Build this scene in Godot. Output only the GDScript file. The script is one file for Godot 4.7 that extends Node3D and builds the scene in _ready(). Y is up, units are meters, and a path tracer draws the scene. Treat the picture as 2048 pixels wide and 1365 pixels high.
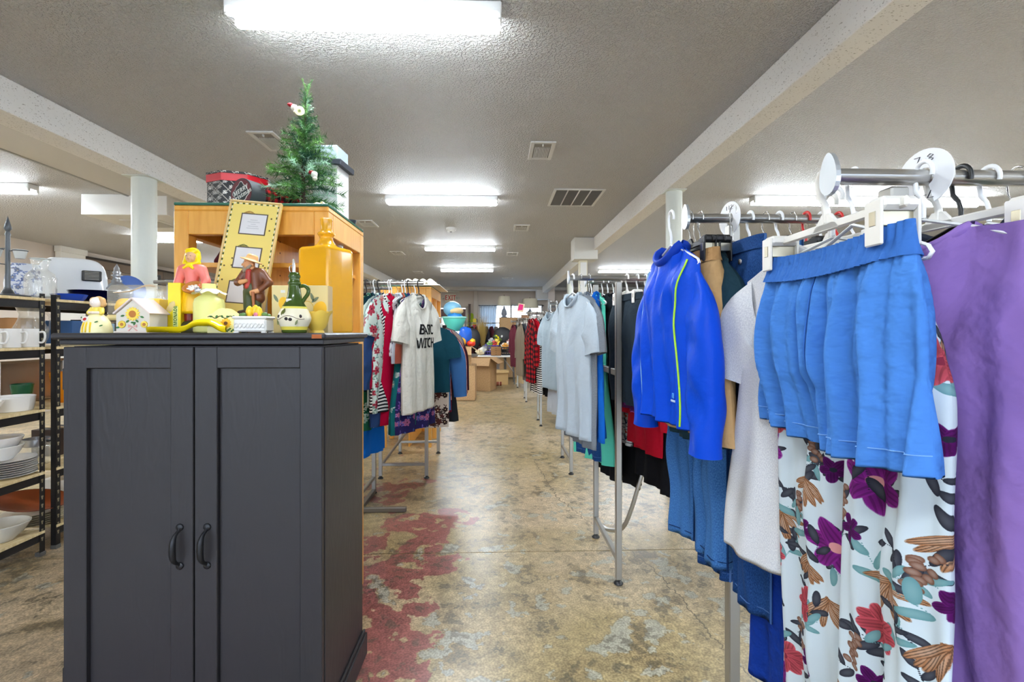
extends Node3D
# A thrift shop aisle. World: x to the right of the aisle, y up, the aisle runs towards -z. Metres.

class MB:
	var v := PackedVector3Array()
	var uv := PackedVector2Array()
	var idx := PackedInt32Array()
	var xf := Transform3D()

	func patch(p: PackedVector3Array, nu: int, nv: int, t: PackedVector2Array = PackedVector2Array()) -> void:
		var b := v.size()
		for k in p.size():
			v.append(xf * p[k])
			uv.append(t[k] if k < t.size() else Vector2(float(k % nu) / (nu - 1), float(k / nu) / (nv - 1)))
		for j in nv - 1:
			for i in nu - 1:
				var a := b + j * nu + i
				idx.append_array(PackedInt32Array([a, a + nu + 1, a + 1, a, a + nu, a + nu + 1]))

	func tri(a: Vector3, b: Vector3, c: Vector3, ta := Vector2(), tb := Vector2(), tc := Vector2()) -> void:
		# counter-clockwise as seen from outside
		var n := v.size()
		v.append(xf * a); v.append(xf * b); v.append(xf * c)
		uv.append(ta); uv.append(tb); uv.append(tc)
		idx.append_array(PackedInt32Array([n, n + 2, n + 1]))

	func quad(a: Vector3, b: Vector3, c: Vector3, d: Vector3, flip_uv := false) -> void:
		var n := v.size()
		for q in [a, b, c, d]:
			v.append(xf * q)
		uv.append_array(PackedVector2Array([Vector2(0, 1), Vector2(1, 1), Vector2(1, 0), Vector2(0, 0)]))
		idx.append_array(PackedInt32Array([n, n + 2, n + 1, n, n + 3, n + 2]))

	func box(c: Vector3, s: Vector3, bev := 0.0) -> void:
		var h := s * 0.5
		if bev <= 0.0:
			var q := []
			for k in 8:
				q.append(c + Vector3(h.x * (1 if k & 1 else -1), h.y * (1 if k & 2 else -1), h.z * (1 if k & 4 else -1)))
			quad(q[4], q[5], q[7], q[6]); quad(q[1], q[0], q[2], q[3])
			quad(q[5], q[1], q[3], q[7]); quad(q[0], q[4], q[6], q[2])
			quad(q[6], q[7], q[3], q[2]); quad(q[0], q[1], q[5], q[4])
			return
		bev = minf(bev, minf(h.x, minf(h.y, h.z)) * 0.98)
		var i := h - Vector3(bev, bev, bev)
		# corner (sx,sy,sz) -> three points, on the x, y and z face
		var P := {}
		for sx in [-1, 1]:
			for sy in [-1, 1]:
				for sz in [-1, 1]:
					P[[sx, sy, sz, 0]] = c + Vector3(h.x * sx, i.y * sy, i.z * sz)
					P[[sx, sy, sz, 1]] = c + Vector3(i.x * sx, h.y * sy, i.z * sz)
					P[[sx, sy, sz, 2]] = c + Vector3(i.x * sx, i.y * sy, h.z * sz)
		quad(P[[-1, -1, 1, 2]], P[[1, -1, 1, 2]], P[[1, 1, 1, 2]], P[[-1, 1, 1, 2]])
		quad(P[[1, -1, -1, 2]], P[[-1, -1, -1, 2]], P[[-1, 1, -1, 2]], P[[1, 1, -1, 2]])
		quad(P[[1, -1, 1, 0]], P[[1, -1, -1, 0]], P[[1, 1, -1, 0]], P[[1, 1, 1, 0]])
		quad(P[[-1, -1, -1, 0]], P[[-1, -1, 1, 0]], P[[-1, 1, 1, 0]], P[[-1, 1, -1, 0]])
		quad(P[[-1, 1, 1, 1]], P[[1, 1, 1, 1]], P[[1, 1, -1, 1]], P[[-1, 1, -1, 1]])
		quad(P[[-1, -1, -1, 1]], P[[1, -1, -1, 1]], P[[1, -1, 1, 1]], P[[-1, -1, 1, 1]])
		for s1 in [-1, 1]:
			for s2 in [-1, 1]:
				fq(P[[-1, s1, s2, 1]], P[[1, s1, s2, 1]], P[[1, s1, s2, 2]], P[[-1, s1, s2, 2]], c)
				fq(P[[s1, -1, s2, 0]], P[[s1, 1, s2, 0]], P[[s1, 1, s2, 2]], P[[s1, -1, s2, 2]], c)
				fq(P[[s1, s2, -1, 0]], P[[s1, s2, 1, 0]], P[[s1, s2, 1, 1]], P[[s1, s2, -1, 1]], c)
				for sz in [-1, 1]:
					ft(P[[s1, s2, sz, 0]], P[[s1, s2, sz, 1]], P[[s1, s2, sz, 2]], c)

	func ft(a: Vector3, b: Vector3, d: Vector3, c: Vector3) -> void:
		if (b - a).cross(d - a).dot(a - c) > 0: tri(a, b, d)
		else: tri(a, d, b)

	func fq(a: Vector3, b: Vector3, d: Vector3, e: Vector3, c: Vector3) -> void:
		if (b - a).cross(d - a).dot((a + d) * 0.5 - c) > 0: quad(a, b, d, e)
		else: quad(e, d, b, a)

	# profile: Vector2(radius, y) from bottom to top; a repeated point makes a sharp edge
	func lathe(prof: Array, segs := 24, at := Vector3.ZERO, sq := 1.0) -> void:
		var p := PackedVector3Array(); var t := PackedVector2Array()
		for j in prof.size():
			for i in segs + 1:
				var a := TAU * i / segs
				p.append(at + Vector3(prof[j].x * cos(a), prof[j].y, -prof[j].x * sin(a) * sq))
				t.append(Vector2(float(i) / segs, 1.0 - float(j) / (prof.size() - 1)))
		patch(p, segs + 1, prof.size(), t)

	func tube(path: Array, r, segs := 8, caps := true, flat := 1.0) -> void:
		var n := path.size()
		var T := []
		for k in n:
			T.append((path[mini(k + 1, n - 1)] - path[maxi(k - 1, 0)]).normalized())
		var N: Vector3 = T[0].cross(Vector3.UP if absf(T[0].y) < 0.9 else Vector3.RIGHT).normalized()
		var p := PackedVector3Array()
		for k in n:
			N = (N - T[k] * N.dot(T[k])).normalized()
			var B: Vector3 = T[k].cross(N)
			var rk: float = r[k] if r is Array else r
			for i in segs + 1:
				var a := TAU * i / segs
				p.append(path[k] + rk * (cos(a) * N + sin(a) * B * flat))
		patch(p, segs + 1, n)
		if caps:
			for k in segs:
				tri(path[0], p[k + 1], p[k])
				tri(path[n - 1], p[(n - 1) * (segs + 1) + k], p[(n - 1) * (segs + 1) + k + 1])

	# poly counter-clockwise in xy, from z0 (back) to z1 (front)
	func prism(poly: PackedVector2Array, z0: float, z1: float, caps := true) -> void:
		var area := 0.0
		for k in poly.size():
			area += poly[k].cross(poly[(k + 1) % poly.size()])
		if area < 0:
			poly = poly.duplicate(); poly.reverse()
		var n := poly.size()
		for k in n:
			var a := poly[k]; var b := poly[(k + 1) % n]
			quad(Vector3(a.x, a.y, z0), Vector3(b.x, b.y, z0), Vector3(b.x, b.y, z1), Vector3(a.x, a.y, z1))
		if caps:
			var lo := poly[0]; var hi := poly[0]
			for q in poly:
				lo = lo.min(q); hi = hi.max(q)
			var sz := (hi - lo).max(Vector2(0.0001, 0.0001))
			var ix := Geometry2D.triangulate_polygon(poly)
			for k in range(0, ix.size(), 3):
				var a := poly[ix[k]]; var b := poly[ix[k + 1]]; var c := poly[ix[k + 2]]
				if (b - a).cross(c - a) < 0:
					var s := b; b = c; c = s
				var ua := Vector2((a.x - lo.x) / sz.x, 1 - (a.y - lo.y) / sz.y)
				var ub := Vector2((b.x - lo.x) / sz.x, 1 - (b.y - lo.y) / sz.y)
				var uc := Vector2((c.x - lo.x) / sz.x, 1 - (c.y - lo.y) / sz.y)
				tri(Vector3(a.x, a.y, z1), Vector3(b.x, b.y, z1), Vector3(c.x, c.y, z1), ua, ub, uc)
				tri(Vector3(a.x, a.y, z0), Vector3(c.x, c.y, z0), Vector3(b.x, b.y, z0), ua, uc, ub)

	# a soft closed blob: a sphere squashed to radii s, bumped by noise amount
	func blob(c: Vector3, s: Vector3, nu := 16, nv := 10, bump := 0.0, seed_ := 0.0) -> void:
		var p := PackedVector3Array(); var t := PackedVector2Array()
		for j in nv + 1:
			var b := -PI / 2 + PI * j / nv
			for i in nu + 1:
				var a := TAU * i / nu
				var d := Vector3(cos(b) * cos(a), sin(b), -cos(b) * sin(a))
				var k := 1.0
				if bump > 0.0:
					k += bump * (sin(d.x * 5.1 + seed_) * sin(d.y * 4.3 + seed_ * 2.0) + 0.6 * sin(d.z * 8.7 + seed_ * 3.1) * sin(d.x * 7.9))
				p.append(c + d * s * k)
				t.append(Vector2(float(i) / nu, 1.0 - float(j) / nv))
		patch(p, nu + 1, nv + 1, t)

	func mesh() -> ArrayMesh:
		var n := PackedVector3Array(); n.resize(v.size())
		for k in range(0, idx.size(), 3):
			var a := idx[k]; var b := idx[k + 1]; var c := idx[k + 2]
			var f := (v[c] - v[a]).cross(v[b] - v[a])
			n[a] += f; n[b] += f; n[c] += f
		for k in n.size():
			n[k] = n[k].normalized() if n[k].length_squared() > 1e-24 else Vector3.UP
		var arr := []
		arr.resize(Mesh.ARRAY_MAX)
		arr[Mesh.ARRAY_VERTEX] = v; arr[Mesh.ARRAY_NORMAL] = n; arr[Mesh.ARRAY_TEX_UV] = uv; arr[Mesh.ARRAY_INDEX] = idx
		var m := ArrayMesh.new()
		m.add_surface_from_arrays(Mesh.PRIMITIVE_TRIANGLES, arr)
		return m


var rng := RandomNumberGenerator.new()
var used := {}
var mats := {}

func numbered(called: String) -> String:
	var k: int = used.get(called, 0)
	used[called] = k + 1
	return called if k == 0 else "%s_%03d" % [called, k]

func obj(called: String, mb, m: Material, parent: Node = self) -> MeshInstance3D:
	var o := MeshInstance3D.new()
	o.name = numbered(called) if parent == self else called
	o.mesh = mb.mesh() if mb is MB else mb
	o.material_override = m
	o.cast_shadow = GeometryInstance3D.SHADOW_CASTING_SETTING_ON
	parent.add_child(o, true)
	return o

func tag(o: Node, label: String, category: String, group := "") -> Node:
	o.set_meta("label", label); o.set_meta("category", category)
	if group: o.set_meta("group", group)
	return o

func thing(called: String, label: String, category: String, pos := Vector3.ZERO, turn := 0.0, group := "") -> Node3D:
	var o := Node3D.new()
	o.name = numbered(called); add_child(o)
	o.position = pos; o.rotation.y = turn
	tag(o, label, category, group)
	return o

func struct(called: String, mb: MB, m: Material, parent: Node = self) -> MeshInstance3D:
	var o := obj(called, mb, m, parent)
	if parent == self: o.set_meta("kind", "structure")
	return o

func dup(root: Node3D, called: String, pos: Vector3, turn := 0.0, label := "", group := "") -> Node3D:
	var r: Node3D = root.duplicate()
	r.name = numbered(called); add_child(r)
	r.position = pos; r.rotation = Vector3(0, turn, 0)
	if label: r.set_meta("label", label)
	if group: r.set_meta("group", group)
	return r

func bx(c: Vector3, s: Vector3, bev := 0.0) -> MB:
	var b := MB.new(); b.box(c, s, bev); return b

func rgb(r: float, g: float, b: float) -> Color:
	return Color(r / 255.0, g / 255.0, b / 255.0)

func mat(c: Color, rough := 0.6, metal := 0.0) -> StandardMaterial3D:
	var key := "%s %s %s" % [c.to_html(), rough, metal]
	if mats.has(key): return mats[key]
	var m := StandardMaterial3D.new()
	m.albedo_color = c; m.roughness = rough; m.metallic = metal
	mats[key] = m
	return m

func texmat(t: Texture2D, rough := 0.6, scale := Vector3.ONE, metal := 0.0) -> StandardMaterial3D:
	var m := StandardMaterial3D.new()
	m.albedo_texture = t; m.roughness = rough; m.metallic = metal; m.uv1_scale = scale
	return m

func noise_image(w: int, h: int, freq: float, oct: int, sd: int, type := FastNoiseLite.TYPE_SIMPLEX_SMOOTH) -> Image:
	var n := FastNoiseLite.new()
	n.seed = sd; n.noise_type = type; n.frequency = freq; n.fractal_octaves = oct
	n.fractal_type = FastNoiseLite.FRACTAL_FBM if oct > 1 else FastNoiseLite.FRACTAL_NONE
	var im := n.get_seamless_image(w, h)
	im.convert(Image.FORMAT_L8)
	return im

func bump(im: Image, strength: float) -> ImageTexture:
	var c: Image = im.duplicate()
	c.convert(Image.FORMAT_RGBA8)
	c.bump_map_to_normal_map(strength)
	return ImageTexture.create_from_image(c)

func tex(im: Image) -> ImageTexture:
	return ImageTexture.create_from_image(im)

# the letters of a TextMesh, laid on a plane: returns a mesh of its own, height h metres, centred
func letters(text: String, h: float, depth := 0.0006, font_name := "Droid Sans", weight := 700) -> TextMesh:
	var f := SystemFont.new()
	f.font_names = PackedStringArray([font_name]); f.font_weight = weight
	var t := TextMesh.new()
	t.font = f; t.text = text; t.font_size = 64; t.pixel_size = h / 46.0; t.depth = depth
	t.curve_step = 2.0
	return t

func lettering(called: String, text: String, h: float, m: Material, parent: Node, pos: Vector3, rot := Vector3.ZERO, font_name := "Droid Sans", sx := 1.0) -> MeshInstance3D:
	var o := MeshInstance3D.new()
	o.name = called; o.mesh = letters(text, h, 0.0006, font_name); o.material_override = m
	parent.add_child(o, true)
	o.position = pos; o.rotation = rot; o.scale = Vector3(sx, 1, 1)
	return o

func arc(c: Vector3, r: float, a0: float, a1: float, n: int, ax := Vector3.RIGHT, ay := Vector3.UP) -> Array:
	var out := []
	for k in n + 1:
		var a := lerpf(a0, a1, float(k) / n)
		out.append(c + ax * r * cos(a) + ay * r * sin(a))
	return out

func smooth_path(p: Array, per := 6) -> Array:
	var c := Curve3D.new()
	for k in p.size():
		var a: Vector3 = p[maxi(k - 1, 0)]; var b: Vector3 = p[mini(k + 1, p.size() - 1)]
		var t := (b - a) / 6.0
		c.add_point(p[k], -t, t)
	var out := []
	for k in (p.size() - 1) * per + 1:
		out.append(c.samplef(float(k) / per))
	return out


const EYE := 1.35
const CEIL := 2.83

func _ready() -> void:
	rng.seed = 7
	# ---------- camera, sky, exposure ----------
	var cam := Camera3D.new()
	cam.name = "camera"
	cam.projection = Camera3D.PROJECTION_FRUSTUM
	cam.near = 0.05; cam.far = 120.0
	cam.size = 2.0 * 0.05 * 682.5 / 960.0
	cam.frustum_offset = Vector2(0, -0.05 * 18.5 / 960.0)
	cam.position = Vector3(0, EYE, 0)
	cam.rotation.y = -atan(32.0 / 960.0)
	add_child(cam)
	cam.current = true

	var env := Environment.new()
	env.tonemap_mode = Environment.TONE_MAPPER_LINEAR
	env.tonemap_exposure = 2.2
	env.sdfgi_enabled = true; env.ssao_enabled = true; env.ssil_enabled = true
	env.background_mode = Environment.BG_SKY
	var sky := Sky.new()
	var sm := ProceduralSkyMaterial.new()
	sm.sky_top_color = rgb(168, 196, 232); sm.sky_horizon_color = rgb(222, 232, 244)
	sm.ground_bottom_color = rgb(150, 148, 142); sm.ground_horizon_color = rgb(205, 210, 215)
	sm.sky_energy_multiplier = 2.0; sm.ground_energy_multiplier = 1.2
	sky.sky_material = sm
	env.sky = sky
	var we := WorldEnvironment.new()
	we.name = "surroundings"; we.environment = env
	add_child(we)

	textures()
	shell()
	ceiling_fittings()
	stock()

func stock() -> void:
	cabinet()
	clothes()
	cabinet_top_items()
	hutches()
	left_bay()
	far_end()

# ---------- textures ----------
var T := {}

func textures() -> void:
	# rough sprayed ceiling
	var n1 := noise_image(512, 512, 0.045, 2, 3)
	var n2 := noise_image(512, 512, 0.12, 2, 4)
	var d1 := n1.get_data(); var d2 := n2.get_data()
	var out := PackedByteArray(); out.resize(d1.size())
	for k in d1.size():
		var a := clampf((d1[k] - 105.0) / 60.0, 0.0, 1.0)
		a = a * a * (3.0 - 2.0 * a)
		out[k] = int(clampf(a * 170.0 + d2[k] * 0.33, 0, 255))
	T.ceil_n = bump(Image.create_from_data(512, 512, false, Image.FORMAT_L8, out), 5.0)
	# fine cloth weave and creases
	T.cloth_n = bump(noise_image(256, 256, 0.03, 4, 9), 3.0)
	T.fine_n = bump(noise_image(256, 256, 0.2, 2, 10), 1.5)
	T.floor_near = tex(floor_image(1536, 6.5, true))
	T.floor_far = tex(floor_image(768, 6.5, false))
	var g := noise_image(512, 512, 0.03, 4, 31)
	T.grit_n = bump(g, 2.0)
	T.grit = tex(tone_image(noise_image(512, 512, 0.09, 3, 32), Color(0.80, 0.79, 0.78), Color(1.0, 1.0, 1.0)))
	T.speck = tex(speckle_image())
	T.wood = tex(wood_image(rgb(226, 158, 62), rgb(240, 180, 84), 0.5, 5))
	T.board = tex(wood_image(rgb(214, 190, 140), rgb(232, 212, 168), 0.9, 6))
	T.card = tex(tone_image(noise_image(256, 256, 0.05, 3, 40), rgb(176, 140, 98), rgb(196, 160, 116)))
	var gi := Image.create(256, 512, false, Image.FORMAT_L8)
	var gn := FastNoiseLite.new(); gn.seed = 61; gn.frequency = 0.012
	for y in 512:
		for x in 256:
			var w := gn.get_noise_2d(x, y * 0.22) * 26.0
			gi.set_pixel(x, y, Color.from_hsv(0, 0, 0.5 + 0.3 * sin(w) + 0.2 * gn.get_noise_2d(x * 9.0, y * 0.9)))
	T.grain_n = bump(gi, 2.2)

func tone_image(src: Image, a: Color, b: Color) -> Image:
	var d := src.get_data()
	var out := PackedByteArray(); out.resize(d.size() * 3)
	for k in d.size():
		var c := a.lerp(b, clampf((d[k] - 70.0) / 115.0, 0, 1))
		out[k * 3] = int(c.r * 255); out[k * 3 + 1] = int(c.g * 255); out[k * 3 + 2] = int(c.b * 255)
	return Image.create_from_data(src.get_width(), src.get_height(), false, Image.FORMAT_RGB8, out)

func speckle_image() -> Image:
	var im := Image.create(512, 512, false, Image.FORMAT_RGB8)
	im.fill(rgb(242, 240, 237))
	var r := RandomNumberGenerator.new(); r.seed = 12
	for k in 2600:
		var x := r.randi_range(0, 505); var y := r.randi_range(0, 509)
		var c := rgb(160, 154, 146).lerp(rgb(238, 236, 232), r.randf() * 0.9)
		im.fill_rect(Rect2i(x, y, r.randi_range(1, 5), r.randi_range(1, 2)), c)
	return im

func wood_image(a: Color, b: Color, amount: float, sd: int) -> Image:
	var im := Image.create(256, 512, false, Image.FORMAT_RGB8)
	var n := FastNoiseLite.new(); n.seed = sd; n.frequency = 0.01
	for y in 512:
		for x in 256:
			var w := 0.5 + 0.5 * sin(n.get_noise_2d(x * 1.2, y * 0.16) * 22.0)
			w = w * 0.45 + (0.5 + 0.9 * n.get_noise_2d(x * 8.0, y * 0.5)) * 0.55
			im.set_pixel(x, y, a.lerp(b, clampf(0.5 + (w - 0.5) * 2.0 * amount, 0, 1)))
	return im

# worn concrete, u across the aisle and v along it; the near sheet carries the old red paint and bare patches
func floor_image(px: int, metres: float, near: bool) -> Image:
	var big := noise_image(px, px, 2.5 / px, 4, 21).get_data()
	var mid := noise_image(px, px, 16.0 / px, 5, 22).get_data()
	var fine := noise_image(px, px, 110.0 / px, 4, 23).get_data()
	var red := noise_image(px, px, 7.0 / px, 6, 24).get_data()
	var dirt := noise_image(px, px, 34.0 / px, 5, 25).get_data()
	var out := PackedByteArray(); out.resize(px * px * 3)
	var tan1 := Vector3(178, 158, 116); var tan2 := Vector3(206, 184, 152); var brown := Vector3(150, 128, 90)
	var grey := Vector3(178, 177, 164); var paint := Vector3(166, 102, 94); var dark := Vector3(92, 86, 72)
	for y in px:
		# v = 0 is the far edge: z = 0.3 .. metres+0.3
		var dz := metres - float(y) / px * metres + 0.3
		for x in px:
			var k := y * px + x
			var wx := float(x) / px * metres - metres * 0.5
			var b := big[k] / 255.0; var m := mid[k] / 255.0; var f := fine[k] / 255.0; var e := dirt[k] / 255.0
			var c := tan1.lerp(tan2, clampf((b - 0.36) * 2.6, 0, 1)).lerp(brown, clampf((m - 0.5) * 2.2, 0, 0.7))
			c *= 1.0 + 0.34 * (f - 0.5) + 0.16 * (e - 0.5)
			# bare grey chips with hard edges, thickest beside the right hand racks
			var chips := 0.0
			if near:
				chips = maxf(0.0, 0.13 - Vector2(wx - 0.72, (dz - 2.2) * 0.7).length() * 0.13)
				chips = maxf(chips, maxf(0.0, 0.12 - Vector2(wx - 0.55, (dz - 3.5)).length() * 0.16))
				chips = maxf(chips, maxf(0.0, 0.10 - Vector2(wx - 0.05, (dz - 1.9)).length() * 0.13))
			var q := e * 0.7 + m * 0.3 + chips
			if q > 0.68:
				c = c.lerp(grey * (0.9 + 0.2 * f), 0.8)
			elif q > 0.668:
				c = c * 0.8
			if near:
				var edge := clampf((-0.30 - wx) * 0.9, -0.5, 0.2) - clampf((dz - 3.2) * 0.14, -0.05, 0.4) - maxf(0.0, -1.5 - wx) * 0.5
				if red[k] / 255.0 + edge * 0.8 > 0.635 and e < 0.6:
					c = paint * (0.84 + 0.3 * f)
			# ground-in dirt in the pits
			if e < 0.36 and f > 0.5:
				c = c.lerp(dark, clampf((0.4 - e) * 5.0, 0, 0.6))
			if m > 0.66 and f < 0.47:
				c = c.lerp(dark, 0.4)
			out[k * 3] = int(clampf(c.x, 0, 255)); out[k * 3 + 1] = int(clampf(c.y, 0, 255)); out[k * 3 + 2] = int(clampf(c.z, 0, 255))
	var im := Image.create_from_data(px, px, false, Image.FORMAT_RGB8, out)
	if near:
		# hairline cracks through the slab
		var runs := [[Vector2(0.40, 5.0), Vector2(0.47, 4.2), Vector2(0.50, 3.9), Vector2(0.62, 3.5), Vector2(0.76, 3.1), Vector2(0.88, 2.75), Vector2(0.93, 2.45), Vector2(0.95, 2.15), Vector2(0.99, 1.9), Vector2(1.02, 1.6)],
			[Vector2(-0.5, 1.9), Vector2(-0.36, 1.7), Vector2(-0.42, 1.4)]]
		var n := FastNoiseLite.new(); n.seed = 5; n.frequency = 0.9
		for run in runs:
			for s in run.size() - 1:
				var a: Vector2 = run[s]; var bb: Vector2 = run[s + 1]
				var steps := int(a.distance_to(bb) * px / metres * 1.5)
				for t in steps:
					var p := a.lerp(bb, float(t) / steps)
					p.x += n.get_noise_2d(p.x * 12, p.y * 12) * 0.03
					var ix := int((p.x + metres * 0.5) / metres * px); var iy := int((metres + 0.3 - p.y) / metres * px)
					if ix >= 0 and iy >= 0 and ix < px - 1 and iy < px:
						im.set_pixel(ix, iy, rgb(92, 82, 64))
	return im

# ---------- the room ----------
func wall_x(called: String, x: float, z0: float, z1: float, m: Material) -> void:
	struct(called, bx(Vector3(x, CEIL * 0.5, (z0 + z1) * 0.5), Vector3(0.2, CEIL, absf(z1 - z0))), m)

# a wall across the room at z with openings [x0, x1, y0, y1]
func wall_with_openings(called: String, z: float, x0: float, x1: float, holes: Array, m: Material) -> void:
	var b := MB.new()
	var xs := [x0]
	for h in holes:
		xs.append(h[0]); xs.append(h[1])
	xs.append(x1)
	for k in range(0, xs.size(), 2):
		b.box(Vector3((xs[k] + xs[k + 1]) * 0.5, CEIL * 0.5, z), Vector3(xs[k + 1] - xs[k], CEIL, 0.2))
	for h in holes:
		var cx: float = (h[0] + h[1]) * 0.5; var w: float = h[1] - h[0]
		if h[2] > 0.01: b.box(Vector3(cx, h[2] * 0.5, z), Vector3(w, h[2], 0.2))
		b.box(Vector3(cx, (h[3] + CEIL) * 0.5, z), Vector3(w, CEIL - h[3], 0.2))
	struct(called, b, m)

func shell() -> void:
	var XL := -7.6; var XR := 6.8; var ZB := 3.2; var ZF := -16.5
	var ceil_m := StandardMaterial3D.new()
	ceil_m.albedo_color = rgb(207, 205, 203); ceil_m.roughness = 0.55
	ceil_m.normal_enabled = true; ceil_m.normal_texture = T.ceil_n; ceil_m.normal_scale = 2.6
	ceil_m.uv1_triplanar = true; ceil_m.uv1_world_triplanar = true; ceil_m.uv1_scale = Vector3.ONE * 2.0
	var beam_m := texmat(T.speck, 0.7)
	beam_m.uv1_triplanar = true; beam_m.uv1_world_triplanar = true; beam_m.uv1_scale = Vector3.ONE * 1.1
	var wall_m := StandardMaterial3D.new()
	wall_m.albedo_color = rgb(205, 192, 180); wall_m.roughness = 0.8
	var white_m := mat(rgb(228, 226, 222), 0.75)

	# floor slabs: a joint across the aisle, otherwise worn concrete
	var near_m := StandardMaterial3D.new()
	near_m.albedo_texture = T.floor_near; near_m.roughness = 0.3; near_m.metallic_specular = 0.5
	near_m.detail_enabled = true; near_m.detail_albedo = T.grit; near_m.detail_blend_mode = BaseMaterial3D.BLEND_MODE_MUL
	near_m.detail_uv_layer = BaseMaterial3D.DETAIL_UV_2; near_m.uv2_triplanar = true; near_m.uv2_world_triplanar = true; near_m.uv2_scale = Vector3.ONE * 1.6
	var far_m: StandardMaterial3D = near_m.duplicate()
	far_m.albedo_texture = T.floor_far
	var fl := Node3D.new()
	fl.name = "floor"; add_child(fl); fl.set_meta("kind", "structure")
	var slabs := [[-3.25, 3.25, -0.3, -2.935, true], [-3.25, 3.25, -2.943, -6.8, true], [-3.25, 3.25, -6.8, ZF, false], [-3.25, 3.25, ZB, -0.3, false],
		[XL, -3.25, ZB, -2.935, false], [XL, -3.25, -2.943, ZF, false], [3.25, XR, ZB, -2.935, false], [3.25, XR, -2.943, ZF, false]]
	for s in slabs:
		var b := MB.new()
		var p := PackedVector3Array(); var t := PackedVector2Array()
		for q in [[s[0], s[3]], [s[0], s[2]], [s[1], s[2]], [s[1], s[3]]]:
			p.append(Vector3(q[0], 0, q[1]))
			t.append(Vector2((q[0] + 3.25) / 6.5, (q[1] + 6.8) / 6.5))
		b.tri(p[0], p[1], p[2], t[0], t[1], t[2]); b.tri(p[0], p[2], p[3], t[0], t[2], t[3])
		var lo := Vector3(0, -0.12, 0)
		b.quad(p[1] + lo, p[2] + lo, p[2], p[1]); b.quad(p[3] + lo, p[0] + lo, p[0], p[3])
		b.quad(p[0] + lo, p[1] + lo, p[1], p[0]); b.quad(p[2] + lo, p[3] + lo, p[3], p[2])
		obj("concrete_slab", b, near_m if s[4] else far_m, fl)
	obj("joint_filler", bx(Vector3((XL + XR) * 0.5, -0.015, -2.939), Vector3(XR - XL, 0.012, 0.012)), mat(rgb(60, 54, 46), 0.9), fl)

	# ceiling: textured bays and the smooth strip beside the left beam
	struct("ceiling", bx(Vector3((XL + XR) * 0.5, CEIL + 0.06, (ZB + ZF) * 0.5), Vector3(XR - XL + 0.4, 0.12, ZB - ZF + 0.4)), ceil_m)
	struct("trim_1", bx(Vector3(-3.5, CEIL - 0.004, -7.0), Vector3(0.9, 0.02, 19.0), 0.003), mat(rgb(212, 210, 207), 0.7))
	struct("trim_2", bx(Vector3(-3.96, CEIL - 0.012, -7.0), Vector3(0.025, 0.024, 19.0), 0.004), mat(rgb(180, 178, 174), 0.7))
	var bl := thing_structure("trim_3")
	obj("ceiling_beam", bx(Vector3(-2.95, 2.73, -6.65), Vector3(0.21, 0.2, 19.5), 0.004), beam_m, bl)
	var br := thing_structure("trim_4")
	obj("ceiling_beam", bx(Vector3(1.61, 2.73, -6.65), Vector3(0.16, 0.2, 19.5), 0.004), beam_m, br)
	struct("trim_5", bx(Vector3(1.55, 2.63, -16.1), Vector3(0.4, 0.4, 0.55), 0.005), beam_m)
	struct("trim_6", bx(Vector3(-0.5, CEIL - 0.045, -16.1), Vector3(13.5, 0.09, 0.6), 0.005), mat(rgb(215, 210, 203), 0.7))

	wall_x("wall_left", XL - 0.1, ZB, ZF, wall_m)
	wall_x("wall_right", XR + 0.1, ZB, ZF, white_m)
	wall_with_openings("wall_far", ZF - 0.1, XL, XR, [[-2.06, -0.98, 0.0, 2.2], [-0.58, 1.62, 0.95, 2.3]], wall_m)
	wall_with_openings("wall_back", ZB + 0.1, XL, XR, [[-5.2, -2.4, 0.35, 2.45], [-1.9, 0.9, 0.35, 2.45], [1.4, 4.6, 0.35, 2.45]], white_m)
	# pilaster and the rib by the right beam
	struct("trim_7", bx(Vector3(-0.69, CEIL * 0.5, ZF + 0.06), Vector3(0.14, CEIL, 0.12), 0.006), mat(rgb(204, 194, 183), 0.8))
	struct("trim_8", bx(Vector3(1.78, CEIL * 0.5, -15.4), Vector3(0.2, CEIL, 0.2), 0.006), mat(rgb(222, 208, 200), 0.8))
	# white partition in the right bay
	struct("wall_partition", bx(Vector3(4.2, 1.2, -13.4), Vector3(4.6, 2.4, 0.1)), mat(rgb(214, 216, 222), 0.8))
	windows(ZF, ZB)

func thing_structure(called: String) -> Node3D:
	var o := Node3D.new(); o.name = called; add_child(o); o.set_meta("kind", "structure"); return o

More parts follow.
